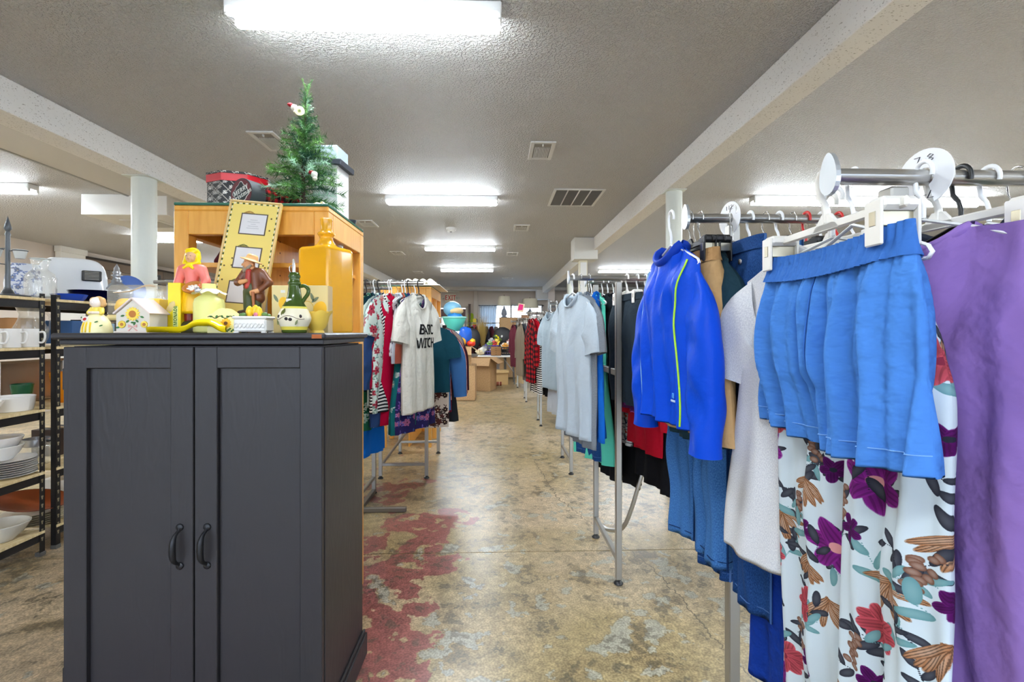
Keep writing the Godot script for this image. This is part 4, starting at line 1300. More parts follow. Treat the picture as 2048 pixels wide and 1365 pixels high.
# a run of garments along a rail; each entry: [x, kind, material, colour words, length, turn offset]
func run_of(z: float, y: float, list: Array, base_turn: float, where: String, q: float) -> void:
	for k in list.size():
		var e: Array = list[k]
		var x: float = e[0]; var turn: float = base_turn + (e[5] if e.size() > 5 else rng.randf_range(-0.12, 0.12))
		var hk: String = e[6] if e.size() > 6 else (["white", "white", "black", "wire"][rng.randi() % 4])
		var sd: float = x * 37.0 + z * 3.0
		var zz := z + rng.randf_range(-0.02, 0.02)
		var pos := Vector3(x, y - HANG, zz)
		var words := "white plastic" if hk == "white" else ("black plastic" if hk == "black" else ("chrome wire" if hk == "wire" else "clip"))
		hanger(hk if e[1] != "trousers" else "clip", Vector3(x, y, zz), turn, "%s hanger holding the %s" % [words if e[1] != "trousers" else "clear clip", e[3]], "hangers " + where)
		match e[1]:
			"tee": top_garment("tee_shirt", "%s, %s" % [e[3], where], "shirt", pos, turn, tee(0.21, e[4], e[2], sd, 0.19, {"fold": 0.013}), q, "clothes " + where)
			"long": top_garment("long_sleeved_top", "%s, %s" % [e[3], where], "shirt", pos, turn, tee(0.21, e[4], e[2], sd, 0.56, {"splay": 0.2, "arm": 0.1, "cuff": 0.06, "fold": 0.014, "th": 0.03}), q, "clothes " + where)
			"dress": top_garment("dress", "%s, %s" % [e[3], where], "dress", pos, turn, tee(0.18, e[4], e[2], sd, 0.0, {"hw": 0.27, "waist": 0.03, "fold": 0.02, "th": 0.03, "neck": 0.09, "drop": 0.1}), q, "clothes " + where)
			"coat": top_garment("coat", "%s, %s" % [e[3], where], "coat", pos, turn, tee(0.22, e[4], e[2], sd, 0.6, {"splay": 0.16, "hw": 0.25, "th": 0.05, "fold": 0.016, "arm": 0.11, "cuff": 0.08}), q, "clothes " + where)
			"tank": top_garment("tank_top", "%s, %s" % [e[3], where], "shirt", pos, turn, tee(0.15, e[4], e[2], sd, 0.0, {"hw": 0.24, "neck": 0.1, "drop": 0.12, "fold": 0.015}), q, "clothes " + where)
			"trousers": bottom_garment("trousers", "%s, %s" % [e[3], where], "trousers", pos, turn, trousers(0.18, e[4], e[2], sd, {"hem": 0.1}), q, "clothes " + where)

func right_racks() -> void:
	# second rack
	rack("chrome rack of women's tops and dresses behind the children's rack", 0.655, 2.3, -2.55, -3.13, [[-2.55, 1.637, 0.387], [-3.13, 1.678, 0.587]])
	var r3 := get_child(get_child_count() - 1)
	var cb := MB.new(); cb.tube(smooth_path([Vector3(0.0, 0.12, -0.5), Vector3(0.06, 0.12, -0.4), Vector3(0.12, 0.2, -0.3), Vector3(0.2, 0.5, -0.25), Vector3(0.26, 0.75, -0.25)], 5), 0.0125, 10)
	obj("bent_tube", cb, mat(rgb(190, 188, 184), 0.28, 0.95), r3)
	var w := "on the second rack beside the aisle"
	run_of(-2.55, 1.637, [[0.41, "tee", fabric(rgb(176, 188, 198)), "pale grey tunic with a ruffled collar", 0.74, 0.25, "white"], [0.45, "tee", printed(T.heather_mid, 5.0, "heather_mid"), "mid grey short sleeved tee", 0.78, 0.18, "wire"], [0.495, "tank", fabric(rgb(18, 96, 190)), "bright blue sleeveless top", 0.74, 0.12, "wire"],
		[0.70, "trousers", fabric(rgb(48, 58, 66)), "charcoal cropped trousers", 0.58, 0.15, "clip"], [0.755, "tank", printed(T.paisley, 5.0, "paisley"), "purple paisley sleeveless top", 0.62, 0.06, "white"], [0.80, "long", fabric(rgb(180, 16, 40)), "crimson long top", 0.82, 0.06, "white"],
		[0.85, "dress", fabric(rgb(22, 22, 26)), "black knee length dress", 1.0, 0.03, "white"], [0.91, "tee", fabric(rgb(210, 130, 116)), "peach tee", 0.8], [0.96, "trousers", fabric(rgb(20, 22, 28)), "black wide trousers", 1.1], [1.02, "long", fabric(rgb(60, 60, 80)), "slate cardigan", 0.75], [1.08, "tee", fabric(rgb(200, 190, 180)), "oat tee", 0.7], [1.14, "dress", fabric(rgb(120, 40, 60)), "wine dress", 0.95]], -PI / 2, w, 1.0)
	run_of(-3.13, 1.678, [[0.625, "dress", fabric(rgb(92, 206, 180)), "mint green cap sleeved dress", 1.05, 0.27, "white"], [0.70, "long", fabric(rgb(38, 44, 50)), "charcoal jacket with a stand up collar", 0.6, 0.18, "white"], [0.735, "dress", fabric(rgb(18, 20, 26)), "long black slip dress", 1.15, 0.06, "white"], [0.775, "tee", fabric(rgb(44, 58, 76)), "navy tee", 0.7, 0.12, "white"], [0.82, "trousers", printed(T.tribal, 5.0, "tribal"), "black, white and orange patterned leggings", 0.95, 0.06, "white"],
		[0.87, "dress", fabric(rgb(24, 24, 26)), "black maxi dress", 1.2], [0.93, "long", fabric(rgb(120, 20, 40)), "dark red long top", 0.8], [0.98, "tee", printed(T.purple_floral, 4.0, "purple_floral"), "violet flowered tee", 0.7], [1.04, "dress", fabric(rgb(30, 40, 60)), "ink blue dress", 1.1], [1.1, "coat", fabric(rgb(30, 30, 32)), "black coat", 1.1]], -PI / 2, w, 0.9)
	# blue jeans under the grey tops, on the rear rail's end
	jeans("dark blue jeans with a white price tag below the grey tops", Vector3(0.6, 1.55, -3.1), -1.3, 1.0, false, 7.7, 0.9)
	var pt := thing("price_tag", "white price tag hanging beside the dark blue jeans", "tag", Vector3(0.47, 0.95, -2.75), -0.4)
	obj("card", bx(Vector3(0, 0, 0), Vector3(0.035, 0.075, 0.0008)), mat(rgb(228, 226, 220), 0.8), pt)
	var st := MB.new(); st.tube([Vector3(0, 0.035, 0), Vector3(0.004, 0.07, 0.0), Vector3(0.03, 0.1, -0.02)], 0.0006, 5)
	obj("string", st, mat(rgb(240, 240, 240), 0.8), pt)
	for l in [[bx(Vector3(0, 0.012, 0.0006), Vector3(0.018, 0.012, 0.0006)), "printed_mark"]]:
		obj(l[1], l[0], mat(rgb(70, 70, 74), 0.8), pt)
	# third rack
	rack("chrome rack of grey and pale blue tops, third along the aisle", 0.71, 2.3, -4.52, -5.12, [[-4.52, 1.62, 0.5], [-5.12, 1.62, 0.56]])
	w = "on the third rack beside the aisle"
	run_of(-4.52, 1.62, [[0.52, "tee", fabric(rgb(176, 194, 206)), "pale blue grey tee", 0.72, 0.30, "white"], [0.57, "long", fabric(rgb(190, 196, 204)), "silver grey long top", 0.95, 0.18], [0.62, "tank", fabric(rgb(40, 70, 120)), "navy tank", 0.7], [0.68, "tee", fabric(rgb(60, 60, 66)), "graphite tee", 0.7], [0.74, "dress", fabric(rgb(200, 200, 206)), "pearl dress", 1.0], [0.8, "tee", fabric(rgb(150, 60, 70)), "rose tee", 0.7], [0.87, "long", fabric(rgb(30, 34, 44)), "midnight top", 0.75], [0.94, "tee", fabric(rgb(90, 120, 110)), "sage tee", 0.7]], -PI / 2, w, 0.6)
	run_of(-5.12, 1.62, [[0.58, "tee", fabric(rgb(200, 206, 212)), "frost grey tee", 0.7, 0.18, "white"], [0.65, "tee", fabric(rgb(96, 120, 160)), "dusty blue tee", 0.7], [0.73, "dress", fabric(rgb(40, 40, 46)), "black cotton dress", 1.0], [0.82, "tee", fabric(rgb(170, 150, 140)), "taupe tee", 0.7]], -PI / 2, w, 0.5)
	rack("chrome rack with salmon and plaid shirts, fourth along the aisle", 0.64, 1.24, -6.84, -7.3, [[-6.84, 1.62, 0.43], [-7.3, 1.62, 0.48]])
	w = "on the fourth rack beside the aisle"
	run_of(-6.84, 1.62, [[0.50, "long", printed(T.plaid, 7.0, "plaid"), "red and black plaid shirt", 0.9, 0.15, "white"], [0.545, "tee", fabric(rgb(196, 20, 40)), "scarlet tee", 0.62, 0.24, "white"], [0.585, "dress", printed(T.bw_stripe, 4.0, "bw"), "black and white printed dress", 1.05, 0.12], [0.625, "tee", fabric(rgb(40, 44, 54)), "black tee", 0.62, 0.27], [0.67, "tank", fabric(rgb(226, 140, 120)), "salmon pink top", 0.85, 0.24, "white"], [0.71, "tee", fabric(rgb(236, 204, 188)), "blush tee", 0.6, 0.24], [0.75, "dress", fabric(rgb(30, 30, 34)), "black shift dress", 1.1, 0.12], [0.79, "long", fabric(rgb(206, 210, 212)), "white long shirt", 0.95, 0.24, "white"], [0.84, "tee", fabric(rgb(110, 140, 180)), "sky blue tee", 0.7, 0.18], [0.9, "long", fabric(rgb(40, 50, 80)), "ink navy shirt", 0.8]], -PI / 2, w, 0.6)
	run_of(-7.3, 1.62, [[0.55, "tee", fabric(rgb(80, 80, 84)), "ash tee", 0.7], [0.62, "coat", fabric(rgb(34, 34, 40)), "black wool coat", 1.1], [0.7, "tee", fabric(rgb(170, 120, 120)), "dusky pink tee", 0.7], [0.8, "tee", fabric(rgb(60, 60, 90)), "indigo tee", 0.7]], -PI / 2, w, 0.45)
	rack("chrome rack with a clothes rail of mixed shirts, fifth along the aisle", 0.58, 1.24, -9.2, -9.75, [[-9.2, 1.6, 0.42], [-9.75, 1.6, 0.46]])
	w = "on the fifth rack beside the aisle"
	run_of(-9.2, 1.6, [[0.46, "long", fabric(rgb(120, 108, 92)), "khaki brown shirt", 1.0, 0.18], [0.52, "tee", fabric(rgb(70, 74, 80)), "lead grey tee", 0.7, 0.24], [0.58, "trousers", fabric(rgb(120, 110, 110)), "mushroom trousers", 1.1, 0.18], [0.65, "long", fabric(rgb(206, 196, 180)), "cream shirt", 0.8, 0.24], [0.73, "long", fabric(rgb(40, 40, 50)), "black shirt", 0.8]], -PI / 2, w, 0.45)
	rack("chrome rack with a long tan coat at its end, sixth along the aisle", 0.52, 1.6, -11.56, -12.1, [[-11.56, 1.6, 0.36], [-12.1, 1.6, 0.4]])
	w = "on the sixth rack beside the aisle"
	run_of(-11.56, 1.6, [[0.42, "long", fabric(rgb(96, 40, 52)), "maroon shirt", 1.0, 0.24], [0.5, "long", fabric(rgb(84, 90, 98)), "gunmetal shirt", 1.0, 0.36], [0.6, "coat", fabric(rgb(206, 184, 146)), "long tan coat", 1.4, 0.42, "wide"], [0.7, "coat", fabric(rgb(190, 170, 136)), "beige trench coat", 1.2, 0.30], [0.8, "long", fabric(rgb(60, 60, 66)), "coal grey shirt", 0.9]], -PI / 2, w, 0.5)

func left_racks() -> void:
	# rack with the lettered white tee at its end
	var z := -3.6; var y := 1.714
	var t := rack("chrome rack of women's tops and dresses behind the yellow hutch", -2.4, -1.02, -3.62, -4.05, [[-3.6, 1.714, -2.5], [-4.05, 1.714, -2.5]], false)
	var chrome := mat(rgb(190, 188, 184), 0.28, 0.95)
	# the rail carries on towards the aisle
	var b := MB.new(); b.tube([Vector3(1.4, 1.714, 0.02), Vector3(1.86, 1.714, 0.02)], 0.0135, 16)
	obj("rail_extension", b, chrome, t)
	obj("floor_bar", bx(Vector3(1.56, 0.02, 0.0), Vector3(0.34, 0.034, 0.034), 0.003), mat(rgb(130, 126, 120), 0.4, 0.8), t)
	obj("floor_bar", bx(Vector3(1.38, 0.02, -0.22), Vector3(0.034, 0.034, 0.45), 0.003), mat(rgb(130, 126, 120), 0.4, 0.8), t)
	var w := "on the rack behind the yellow hutch"
	var list := [[-1.12, "dress", fabric(rgb(60, 60, 70)), "grey jersey dress", 1.1, 0.1], [-1.06, "tank", fabric(rgb(120, 120, 130)), "pewter tank", 0.8, 0.1], [-0.985, "dress", fabric(rgb(16, 108, 206)), "bright blue long dress", 1.2, -0.35, "black"], [-0.955, "tee", fabric(rgb(160, 24, 56)), "raspberry tee", 0.75, -0.3, "black"], [-0.925, "long", fabric(rgb(22, 26, 36)), "black long top", 0.9, -0.3, "wire"], [-0.90, "tee", printed(T.green_floral, 4.0, "green_floral"), "green leafy blouse", 0.98, -0.3, "white"], [-0.87, "long", fabric(rgb(18, 52, 62)), "dark teal sweater", 0.7, -0.35, "black"], [-0.84, "tee", fabric(rgb(190, 206, 196)), "pale mint tee", 0.8, -0.3, "wire"],
		[-0.815, "long", fabric(rgb(40, 66, 112)), "navy chambray shirt", 0.95, -0.3, "wire"], [-0.79, "tee", printed(T.small_floral, 4.0, "small_floral"), "pink and mint flowered blouse", 0.85, -0.35, "white"], [-0.775, "tank", printed(T.bw_stripe, 5.0, "bw5"), "black and white striped top", 0.85, -0.45, "white"], [-0.735, "long", fabric(rgb(170, 6, 50)), "crimson batwing tunic", 0.95, -0.6, "wire"], [-0.70, "tank", printed(T.grey_floral, 4.0, "grey_floral"), "grey flowered top", 0.45, -0.15, "white"], [-0.675, "tank", fabric(rgb(196, 204, 216)), "pale lilac sleeveless top", 0.5, -0.2, "white"],
		[-0.655, "tank", fabric(rgb(174, 92, 76)), "rust ruched top", 0.5, -0.2, "black"], [-0.63, "dress", printed(T.teal_floral, 4.0, "teal_floral"), "teal dress with pale flowers", 1.0, -0.4, "wire"], [-0.605, "dress", printed(T.purple_floral, 4.0, "purple_floral"), "violet flowered dress", 1.0, -0.4, "white"]]
	run_of(z, y, list, PI / 2, w, 0.9)
	# white tee with black lettering, turned to the aisle
	var S := tee(0.215, 0.86, fabric(rgb(214, 212, 204), 0.95, 1.2), 2.9, 0.23, {"hw": 0.235, "th": 0.035, "fold": 0.011, "arm": 0.11, "cuff": 0.1, "splay": 0.5, "neck": 0.085, "drop": 0.11})
	hanger("black", Vector3(-0.575, y, z), 1.25, "black hanger at the rail's end holding the lettered white tee", "hangers " + w, 1.05)
	var wt := top_garment("lettered_tee", "white tee with black block lettering at the end of the rack", "shirt", Vector3(-0.575, y - HANG, z + 0.01), 1.25, S, 1.6)
	var ink := fabric(rgb(28, 28, 30), 0.9, 0.1)
	var rows := ["BASIC", "WITCH"]
	for k in 2:
		var tm := letters(rows[k], 0.075, 0.0)
		var arr := tm.get_mesh_arrays()
		var vs: PackedVector3Array = arr[Mesh.ARRAY_VERTEX]
		var mb := MB.new()
		var ix: PackedInt32Array = arr[Mesh.ARRAY_INDEX]
		# cut the letters small so that they follow the folds
		var flat_tris := []
		for q in range(0, ix.size(), 3): flat_tris.append([vs[ix[q]], vs[ix[q + 1]], vs[ix[q + 2]]])
		for level in 3:
			var next := []
			for tr in flat_tris:
				var ab: Vector3 = (tr[0] + tr[1]) * 0.5; var bc: Vector3 = (tr[1] + tr[2]) * 0.5; var ca: Vector3 = (tr[2] + tr[0]) * 0.5
				next.append_array([[tr[0], ab, ca], [ab, tr[1], bc], [ca, bc, tr[2]], [ab, bc, ca]])
			flat_tris = next
		for tr in flat_tris:
			var put := []
			for p in tr: put.append(front_of(S, p.x * 0.8 + 0.035, p.y - 0.26 - k * 0.1))
			if (put[1] - put[0]).cross(put[2] - put[0]).z < 0: mb.tri(put[0], put[2], put[1])
			else: mb.tri(put[0], put[1], put[2])
		if vs.size() > 2: obj("lettering", mb, ink, wt)
	# next rack back, its rail running along the aisle
	var t2 := rack("chrome rack with denim and flowered tops past the lettered tee", 0.0, 0.9, 0.0, -0.42, [[0.0, 1.5, -0.1], [-0.42, 1.5, -0.1]], false)
	t2.position = Vector3(-0.64, 0, -4.45); t2.rotation.y = PI / 2
	b = MB.new(); b.tube([Vector3(0.0, 0.14, -0.4), Vector3(0.0, 0.62, -0.04)], 0.012, 8)
	obj("brace", b, chrome, t2)
	w = "on the rack past the lettered tee"
	var row := [[-4.42, "tee", fabric(rgb(24, 70, 86)), "peacock blue tee with a rainbow", 0.62, "white"], [-4.47, "trousers", printed(T.brown_floral, 4.0, "brown_floral"), "brown flowered trousers", 0.95, "clip"], [-4.53, "long", denim(true), "faded denim jacket", 0.8, "white"], [-4.61, "long", printed(T.pink_floral, 5.0, "pink_floral"), "pink flowered blouse", 0.72, "white"], [-4.69, "long", fabric(rgb(104, 20, 44)), "burgundy blouse", 0.85, "wire"], [-4.77, "dress", fabric(rgb(40, 44, 50)), "charcoal dress", 0.95, "black"], [-4.86, "tee", fabric(rgb(150, 130, 120)), "fawn tee", 0.7, "white"], [-4.96, "long", fabric(rgb(70, 30, 44)), "mulberry top", 0.75, "white"], [-5.08, "tee", fabric(rgb(90, 100, 120)), "steel blue tee", 0.7, "wire"]]
	for k in row.size():
		var e: Array = row[k]
		hanger_turn = 0.12 + 0.05 * sin(k * 2.0)
		run_of(e[0], 1.5, [[-0.64, e[1], e[2], e[3], e[4], hanger_turn, e[5]]], 0.0, w, 0.8)

var hanger_turn := 0.0

# the point on a garment's front at local x, y
func front_of(S: Dictionary, x: float, y: float) -> Vector3:
	var t := clampf(-y / S.len, 0.0, 1.0)
	var best := Vector3.ZERO
	for it in 3:
		var w := lerpf(S.sw, S.hw, t * t * (3 - 2 * t))
		var c := clampf(x / w, -0.98, 0.98)
		var a := acos(c)
		best = body_pt(S, a, t)
		t = clampf(t + (best.y - y) / S.len, 0.0, 1.0)
	return best + Vector3(0, 0, 0.004)

# ---------- smooth solids from tapered capsules ----------
# prims: [a, b, ra, rb] in metres; joined with a smooth minimum k; meshed as surface nets with cells of size c
func solid(prims: Array, c: float, k := 0.006) -> MB:
	var lo := Vector3.INF; var hi := -Vector3.INF
	for p in prims:
		var r: float = maxf(p[2], p[3]) + c * 2.0 + k * 0.5
		lo = lo.min((p[0] as Vector3).min(p[1]) - Vector3.ONE * r); hi = hi.max((p[0] as Vector3).max(p[1]) + Vector3.ONE * r)
	var nx := int((hi.x - lo.x) / c) + 2; var ny := int((hi.y - lo.y) / c) + 2; var nz := int((hi.z - lo.z) / c) + 2
	var F := PackedFloat32Array(); F.resize(nx * ny * nz); F.fill(1.0)
	for p in prims:
		var a: Vector3 = p[0]; var b: Vector3 = p[1]; var ra: float = p[2]; var rb: float = p[3]
		var m := maxf(ra, rb) + k + c * 2.0
		var l0 := ((a.min(b) - Vector3.ONE * m - lo) / c).floor().max(Vector3.ZERO); var h0 := ((a.max(b) + Vector3.ONE * m - lo) / c).ceil()
		var ab := b - a; var L := maxf(ab.length_squared(), 1e-12)
		for z in range(int(l0.z), mini(int(h0.z), nz - 1) + 1):
			for y in range(int(l0.y), mini(int(h0.y), ny - 1) + 1):
				var row := (z * ny + y) * nx
				for x in range(int(l0.x), mini(int(h0.x), nx - 1) + 1):
					var q := lo + Vector3(x, y, z) * c - a
					var t := clampf(q.dot(ab) / L, 0.0, 1.0)
					var d := (q - ab * t).length() - lerpf(ra, rb, t)
					var o := F[row + x]
					var h := maxf(k - absf(o - d), 0.0) / k
					F[row + x] = minf(o, d) - h * h * k * 0.25
	var mb := MB.new()
	var at := {}
	var offs := [Vector3i(0, 0, 0), Vector3i(1, 0, 0), Vector3i(0, 1, 0), Vector3i(1, 1, 0), Vector3i(0, 0, 1), Vector3i(1, 0, 1), Vector3i(0, 1, 1), Vector3i(1, 1, 1)]
	var edges := [[0, 1], [2, 3], [4, 5], [6, 7], [0, 2], [1, 3], [4, 6], [5, 7], [0, 4], [1, 5], [2, 6], [3, 7]]
	var dn := [0, 1, nx, nx + 1, nx * ny, nx * ny + 1, nx * ny + nx, nx * ny + nx + 1]
	for z in nz - 1:
		for y in ny - 1:
			for x in nx - 1:
				var i := (z * ny + y) * nx + x
				var s := 0
				if absf(F[i]) > c * 3.0: continue
				for q in 8:
					if F[i + dn[q]] < 0.0: s |= 1 << q
				if s == 0 or s == 255: continue
				var sum := Vector3.ZERO; var n := 0
				for e in edges:
					var i0: bool = (s >> e[0]) & 1 != 0; var i1: bool = (s >> e[1]) & 1 != 0
					if i0 != i1:
						var f0 := F[i + dn[e[0]]]; var f1 := F[i + dn[e[1]]]
						sum += Vector3(offs[e[0]]).lerp(Vector3(offs[e[1]]), f0 / (f0 - f1)); n += 1
				at[i] = mb.v.size()
				mb.v.append(lo + (Vector3(x, y, z) + sum / n) * c)
				mb.uv.append(Vector2(x * c * 10.0, y * c * 10.0))
	for i in at.keys():
		var inside := F[i] < 0.0
		# edge along x, y, z from this corner: joins the four cells round it
		for ax in 3:
			var d1: int = [1, nx, nx * ny][ax]
			if (F[i + d1] < 0.0) == inside: continue
			var u: int = [nx, nx * ny, 1][ax]; var w: int = [nx * ny, 1, nx][ax]
			if not (at.has(i - u) and at.has(i - w) and at.has(i - u - w)): continue
			var a: int = at[i]; var b: int = at[i - u]; var cc: int = at[i - u - w]; var d: int = at[i - w]
			if inside: mb.idx.append_array(PackedInt32Array([a, cc, b, a, d, cc]))
			else: mb.idx.append_array(PackedInt32Array([a, b, cc, a, cc, d]))
	return mb

func petals(n: int, r0: float, r1: float, wob := 0.12) -> PackedVector2Array:
	var out := PackedVector2Array()
	for k in n * 4:
		var a := TAU * k / (n * 4.0)
		var q := absf(sin(a * n * 0.5))
		out.append(Vector2(cos(a), sin(a)) * lerpf(r0, r1, pow(q, 0.6)))
	return out

func oval(rx: float, ry: float, rot := 0.0, n := 14, point := 0.0) -> PackedVector2Array:
	var out := PackedVector2Array()
	for k in n:
		var a := TAU * k / n
		var p := Vector2(cos(a) * rx, sin(a) * ry * (1.0 - point * absf(cos(a))))
		out.append(p.rotated(rot))
	return out

# a flat motif standing a little proud of a face, in the face's own axes
func motif(called: String, poly: PackedVector2Array, at: Vector3, m: Material, parent: Node, thick := 0.0012) -> MeshInstance3D:
	var b := MB.new(); b.prism(poly, -0.0005, thick)
	var o := obj(called, b, m, parent); o.position = at
	return o

const TOP := 1.346

func cabinet_top_items() -> void:
	var yellow := mat(rgb(244, 206, 40), 0.25); var cream := mat(rgb(240, 228, 190), 0.35); var white := mat(rgb(238, 234, 226), 0.35)
	var green := mat(rgb(50, 110, 46), 0.5); var brown := mat(rgb(104, 62, 36), 0.5); var skin := mat(rgb(222, 172, 128), 0.5)
	# --- girl shaped bell
	var t := thing("girl_bell", "small ceramic girl figurine bell with a yellow flowered skirt", "figurine", Vector3(-1.305, TOP, -1.615))
	var b := MB.new()
	b.lathe([Vector2(0.041, 0), Vector2(0.0415, 0.004), Vector2(0.04, 0.018), Vector2(0.035, 0.036), Vector2(0.026, 0.052), Vector2(0.016, 0.061), Vector2(0.013, 0.064)], 28)
	obj("skirt", b, mat(rgb(246, 236, 180), 0.25), t)
	obj("bodice", solid([[Vector3(0, 0.062, 0), Vector3(0, 0.078, 0), 0.014, 0.012], [Vector3(-0.014, 0.078, 0), Vector3(-0.019, 0.066, 0.006), 0.008, 0.008], [Vector3(0.014, 0.078, 0), Vector3(0.019, 0.066, 0.006), 0.008, 0.008]], 0.0025, 0.004), mat(rgb(242, 214, 90), 0.25), t)
	obj("arms", solid([[Vector3(-0.019, 0.066, 0.008), Vector3(0, 0.066, 0.019), 0.005, 0.004], [Vector3(0.019, 0.066, 0.008), Vector3(0, 0.066, 0.019), 0.005, 0.004]], 0.002, 0.003), mat(rgb(246, 226, 206), 0.3), t)
	obj("face", solid([[Vector3(0, 0.098, 0.002), Vector3(0, 0.1, 0.003), 0.0165, 0.0165], [Vector3(0, 0.096, 0.018), Vector3(0, 0.097, 0.019), 0.0025, 0.002]], 0.002, 0.003), mat(rgb(248, 232, 220), 0.3), t)
	obj("hair", solid([[Vector3(-0.012, 0.106, -0.003), Vector3(-0.016, 0.094, -0.004), 0.0115, 0.009], [Vector3(0.012, 0.106, -0.003), Vector3(0.016, 0.094, -0.004), 0.0115, 0.009], [Vector3(0, 0.107, -0.008), Vector3(0, 0.09, -0.011), 0.014, 0.012]], 0.0022, 0.003), mat(rgb(214, 170, 112), 0.35), t)
	for e in [[-0.004, 0.1], [0.004, 0.1]]:
		obj("eye", bx(Vector3(e[0], e[1], 0.0185), Vector3(0.0022, 0.0012, 0.001), 0.0004), mat(rgb(60, 40, 30), 0.4), t)
	for k in 3:
		var a := [-0.35, -0.05, 0.25][k] as float
		var p := MB.new(); p.tube(smooth_path([Vector3(sin(a) * 0.0412, 0.002, cos(a) * 0.0412), Vector3(sin(a) * 0.0405, 0.018, cos(a) * 0.0405), Vector3(sin(a) * 0.036, 0.034, cos(a) * 0.036)], 3), 0.0045, 6, true, 0.35)
		obj("painted_fold", p, yellow, t)
	var f := motif("painted_flower", petals(6, 0.007, 0.011), Vector3(-0.012, 0.043, 0.0295), white, t, 0.003); f.rotation.x = -0.45
	f = motif("painted_flower_heart", oval(0.005, 0.005), Vector3(-0.012, 0.0435, 0.031), mat(rgb(190, 40, 40), 0.4), t, 0.003); f.rotation.x = -0.45
	for e in [[0.022, 0.036, 0.6], [0.03, 0.024, 0.9], [-0.026, 0.05, -0.7]]:
		f = motif("painted_leaf", oval(0.005, 0.002, 0.4), Vector3(e[0], e[1], sqrt(maxf(0.0001, 0.0375 * 0.0375 - e[0] * e[0]))), green, t, 0.002); f.rotation.y = e[2]
	# --- birdhouse
	t = thing("birdhouse", "little white wooden birdhouse painted with sunflowers", "birdhouse", Vector3(-1.183, TOP, -1.645))
	b = MB.new(); b.prism(PackedVector2Array([Vector2(-0.053, 0.006), Vector2(0.053, 0.006), Vector2(0.053, 0.062), Vector2(0, 0.108), Vector2(-0.053, 0.062)]), -0.045, 0.04)
	obj("walls", b, mat(rgb(222, 214, 200), 0.7), t)
	obj("floor_board", bx(Vector3(0, 0.003, 0), Vector3(0.114, 0.006, 0.094), 0.001), mat(rgb(226, 212, 196), 0.7), t)
	for s in [-1, 1]:
		var r := MB.new(); r.xf = Transform3D(Basis(Vector3(0, 0, 1), -s * atan2(0.046, 0.053)), Vector3(s * 0.029, 0.0885, -0.002))
		r.box(Vector3.ZERO, Vector3(0.078, 0.005, 0.1), 0.001)
		obj("roof_panel", r, mat(rgb(234, 216, 208), 0.6), t)
	for e in [[0.0, 0.062, 0.023, 14, 0.0115], [-0.034, 0.028, 0.0125, 10, 0.005], [0.037, 0.028, 0.0115, 10, 0.005]]:
		motif("painted_sunflower", petals(e[3], e[2] * 0.75, e[2]), Vector3(e[0], e[1], 0.041), yellow, t)
		motif("sunflower_heart", oval(e[4], e[4]), Vector3(e[0], e[1], 0.0418), mat(rgb(196, 120, 40), 0.5), t)
	for e in [[-0.032, 0.056, 0.3], [0.03, 0.052, -0.4], [-0.016, 0.038, 0.8], [0.0, 0.034, 0.0], [0.014, 0.039, -0.8], [0.006, 0.031, 1.2], [-0.047, 0.018, 0.2]]:
		motif("painted_leaf", oval(0.006, 0.0035, e[2], 10, 0.4), Vector3(e[0], e[1], 0.0412), green, t)
	for s in [-1, 1]:
		motif("painted_bow", PackedVector2Array([Vector2(0, 0), Vector2(s * 0.014, 0.007), Vector2(s * 0.014, -0.003)]), Vector3(0.0, 0.021, 0.0412), mat(rgb(230, 170, 160), 0.6), t)
		motif("painted_ribbon", PackedVector2Array([Vector2(0, 0), Vector2(s * 0.016, -0.012), Vector2(s * 0.012, -0.014)]), Vector3(0.0, 0.02, 0.0412), mat(rgb(230, 170, 160), 0.6), t)
	# --- clear gift box of yellow towels, standing on a plain box behind the birdhouse
	t = thing("plain_box", "plain grey cardboard box hidden behind the birdhouse", "box", Vector3(-1.3, TOP, -1.83))
	obj("carton", bx(Vector3(0, 0.023, 0), Vector3(0.12, 0.046, 0.1), 0.002), mat(rgb(150, 140, 120), 0.8), t)
	t = thing("gift_box", "clear plastic gift box of yellow towels behind the birdhouse", "box", Vector3(-1.318, TOP + 0.046, -1.83))
	var clear := StandardMaterial3D.new(); clear.transparency = BaseMaterial3D.TRANSPARENCY_ALPHA; clear.albedo_color = Color(0.95, 0.95, 0.9, 0.12); clear.roughness = 0.08
	mats.clear = clear
	obj("clear_cover", bx(Vector3(0, 0.068, 0), Vector3(0.195, 0.122, 0.1), 0.016), clear, t)
	obj("card_tray", bx(Vector3(0, 0.01, 0), Vector3(0.19, 0.02, 0.094), 0.006), mat(rgb(240, 218, 150), 0.6), t)
	for s in [-1, 1]:
		obj("towel", solid([[Vector3(s * 0.05, 0.045, -0.02), Vector3(s * 0.05, 0.045, 0.02), 0.026, 0.026], [Vector3(s * 0.05 - 0.016, 0.06, 0), Vector3(s * 0.05 + 0.016, 0.06, 0), 0.022, 0.022]], 0.004, 0.01), mat(rgb(244, 190, 40), 0.9), t)
	b = MB.new(); b.tube(smooth_path([Vector3(-0.06, 0.1, 0.05), Vector3(0.0, 0.105, 0.054), Vector3(0.03, 0.128, 0.02), Vector3(0.03, 0.13, -0.03)], 4), 0.006, 6, true, 0.3)
	obj("ribbon", b, mat(rgb(244, 226, 206), 0.6), t)
	# --- yellow spoon rest
	t = thing("spoon_rest", "long glossy yellow ceramic spoon rest along the cabinet's edge", "spoon rest", Vector3(-0.995, TOP, -1.575))
	b = MB.new()
	var p := PackedVector3Array()
	var sec := 13
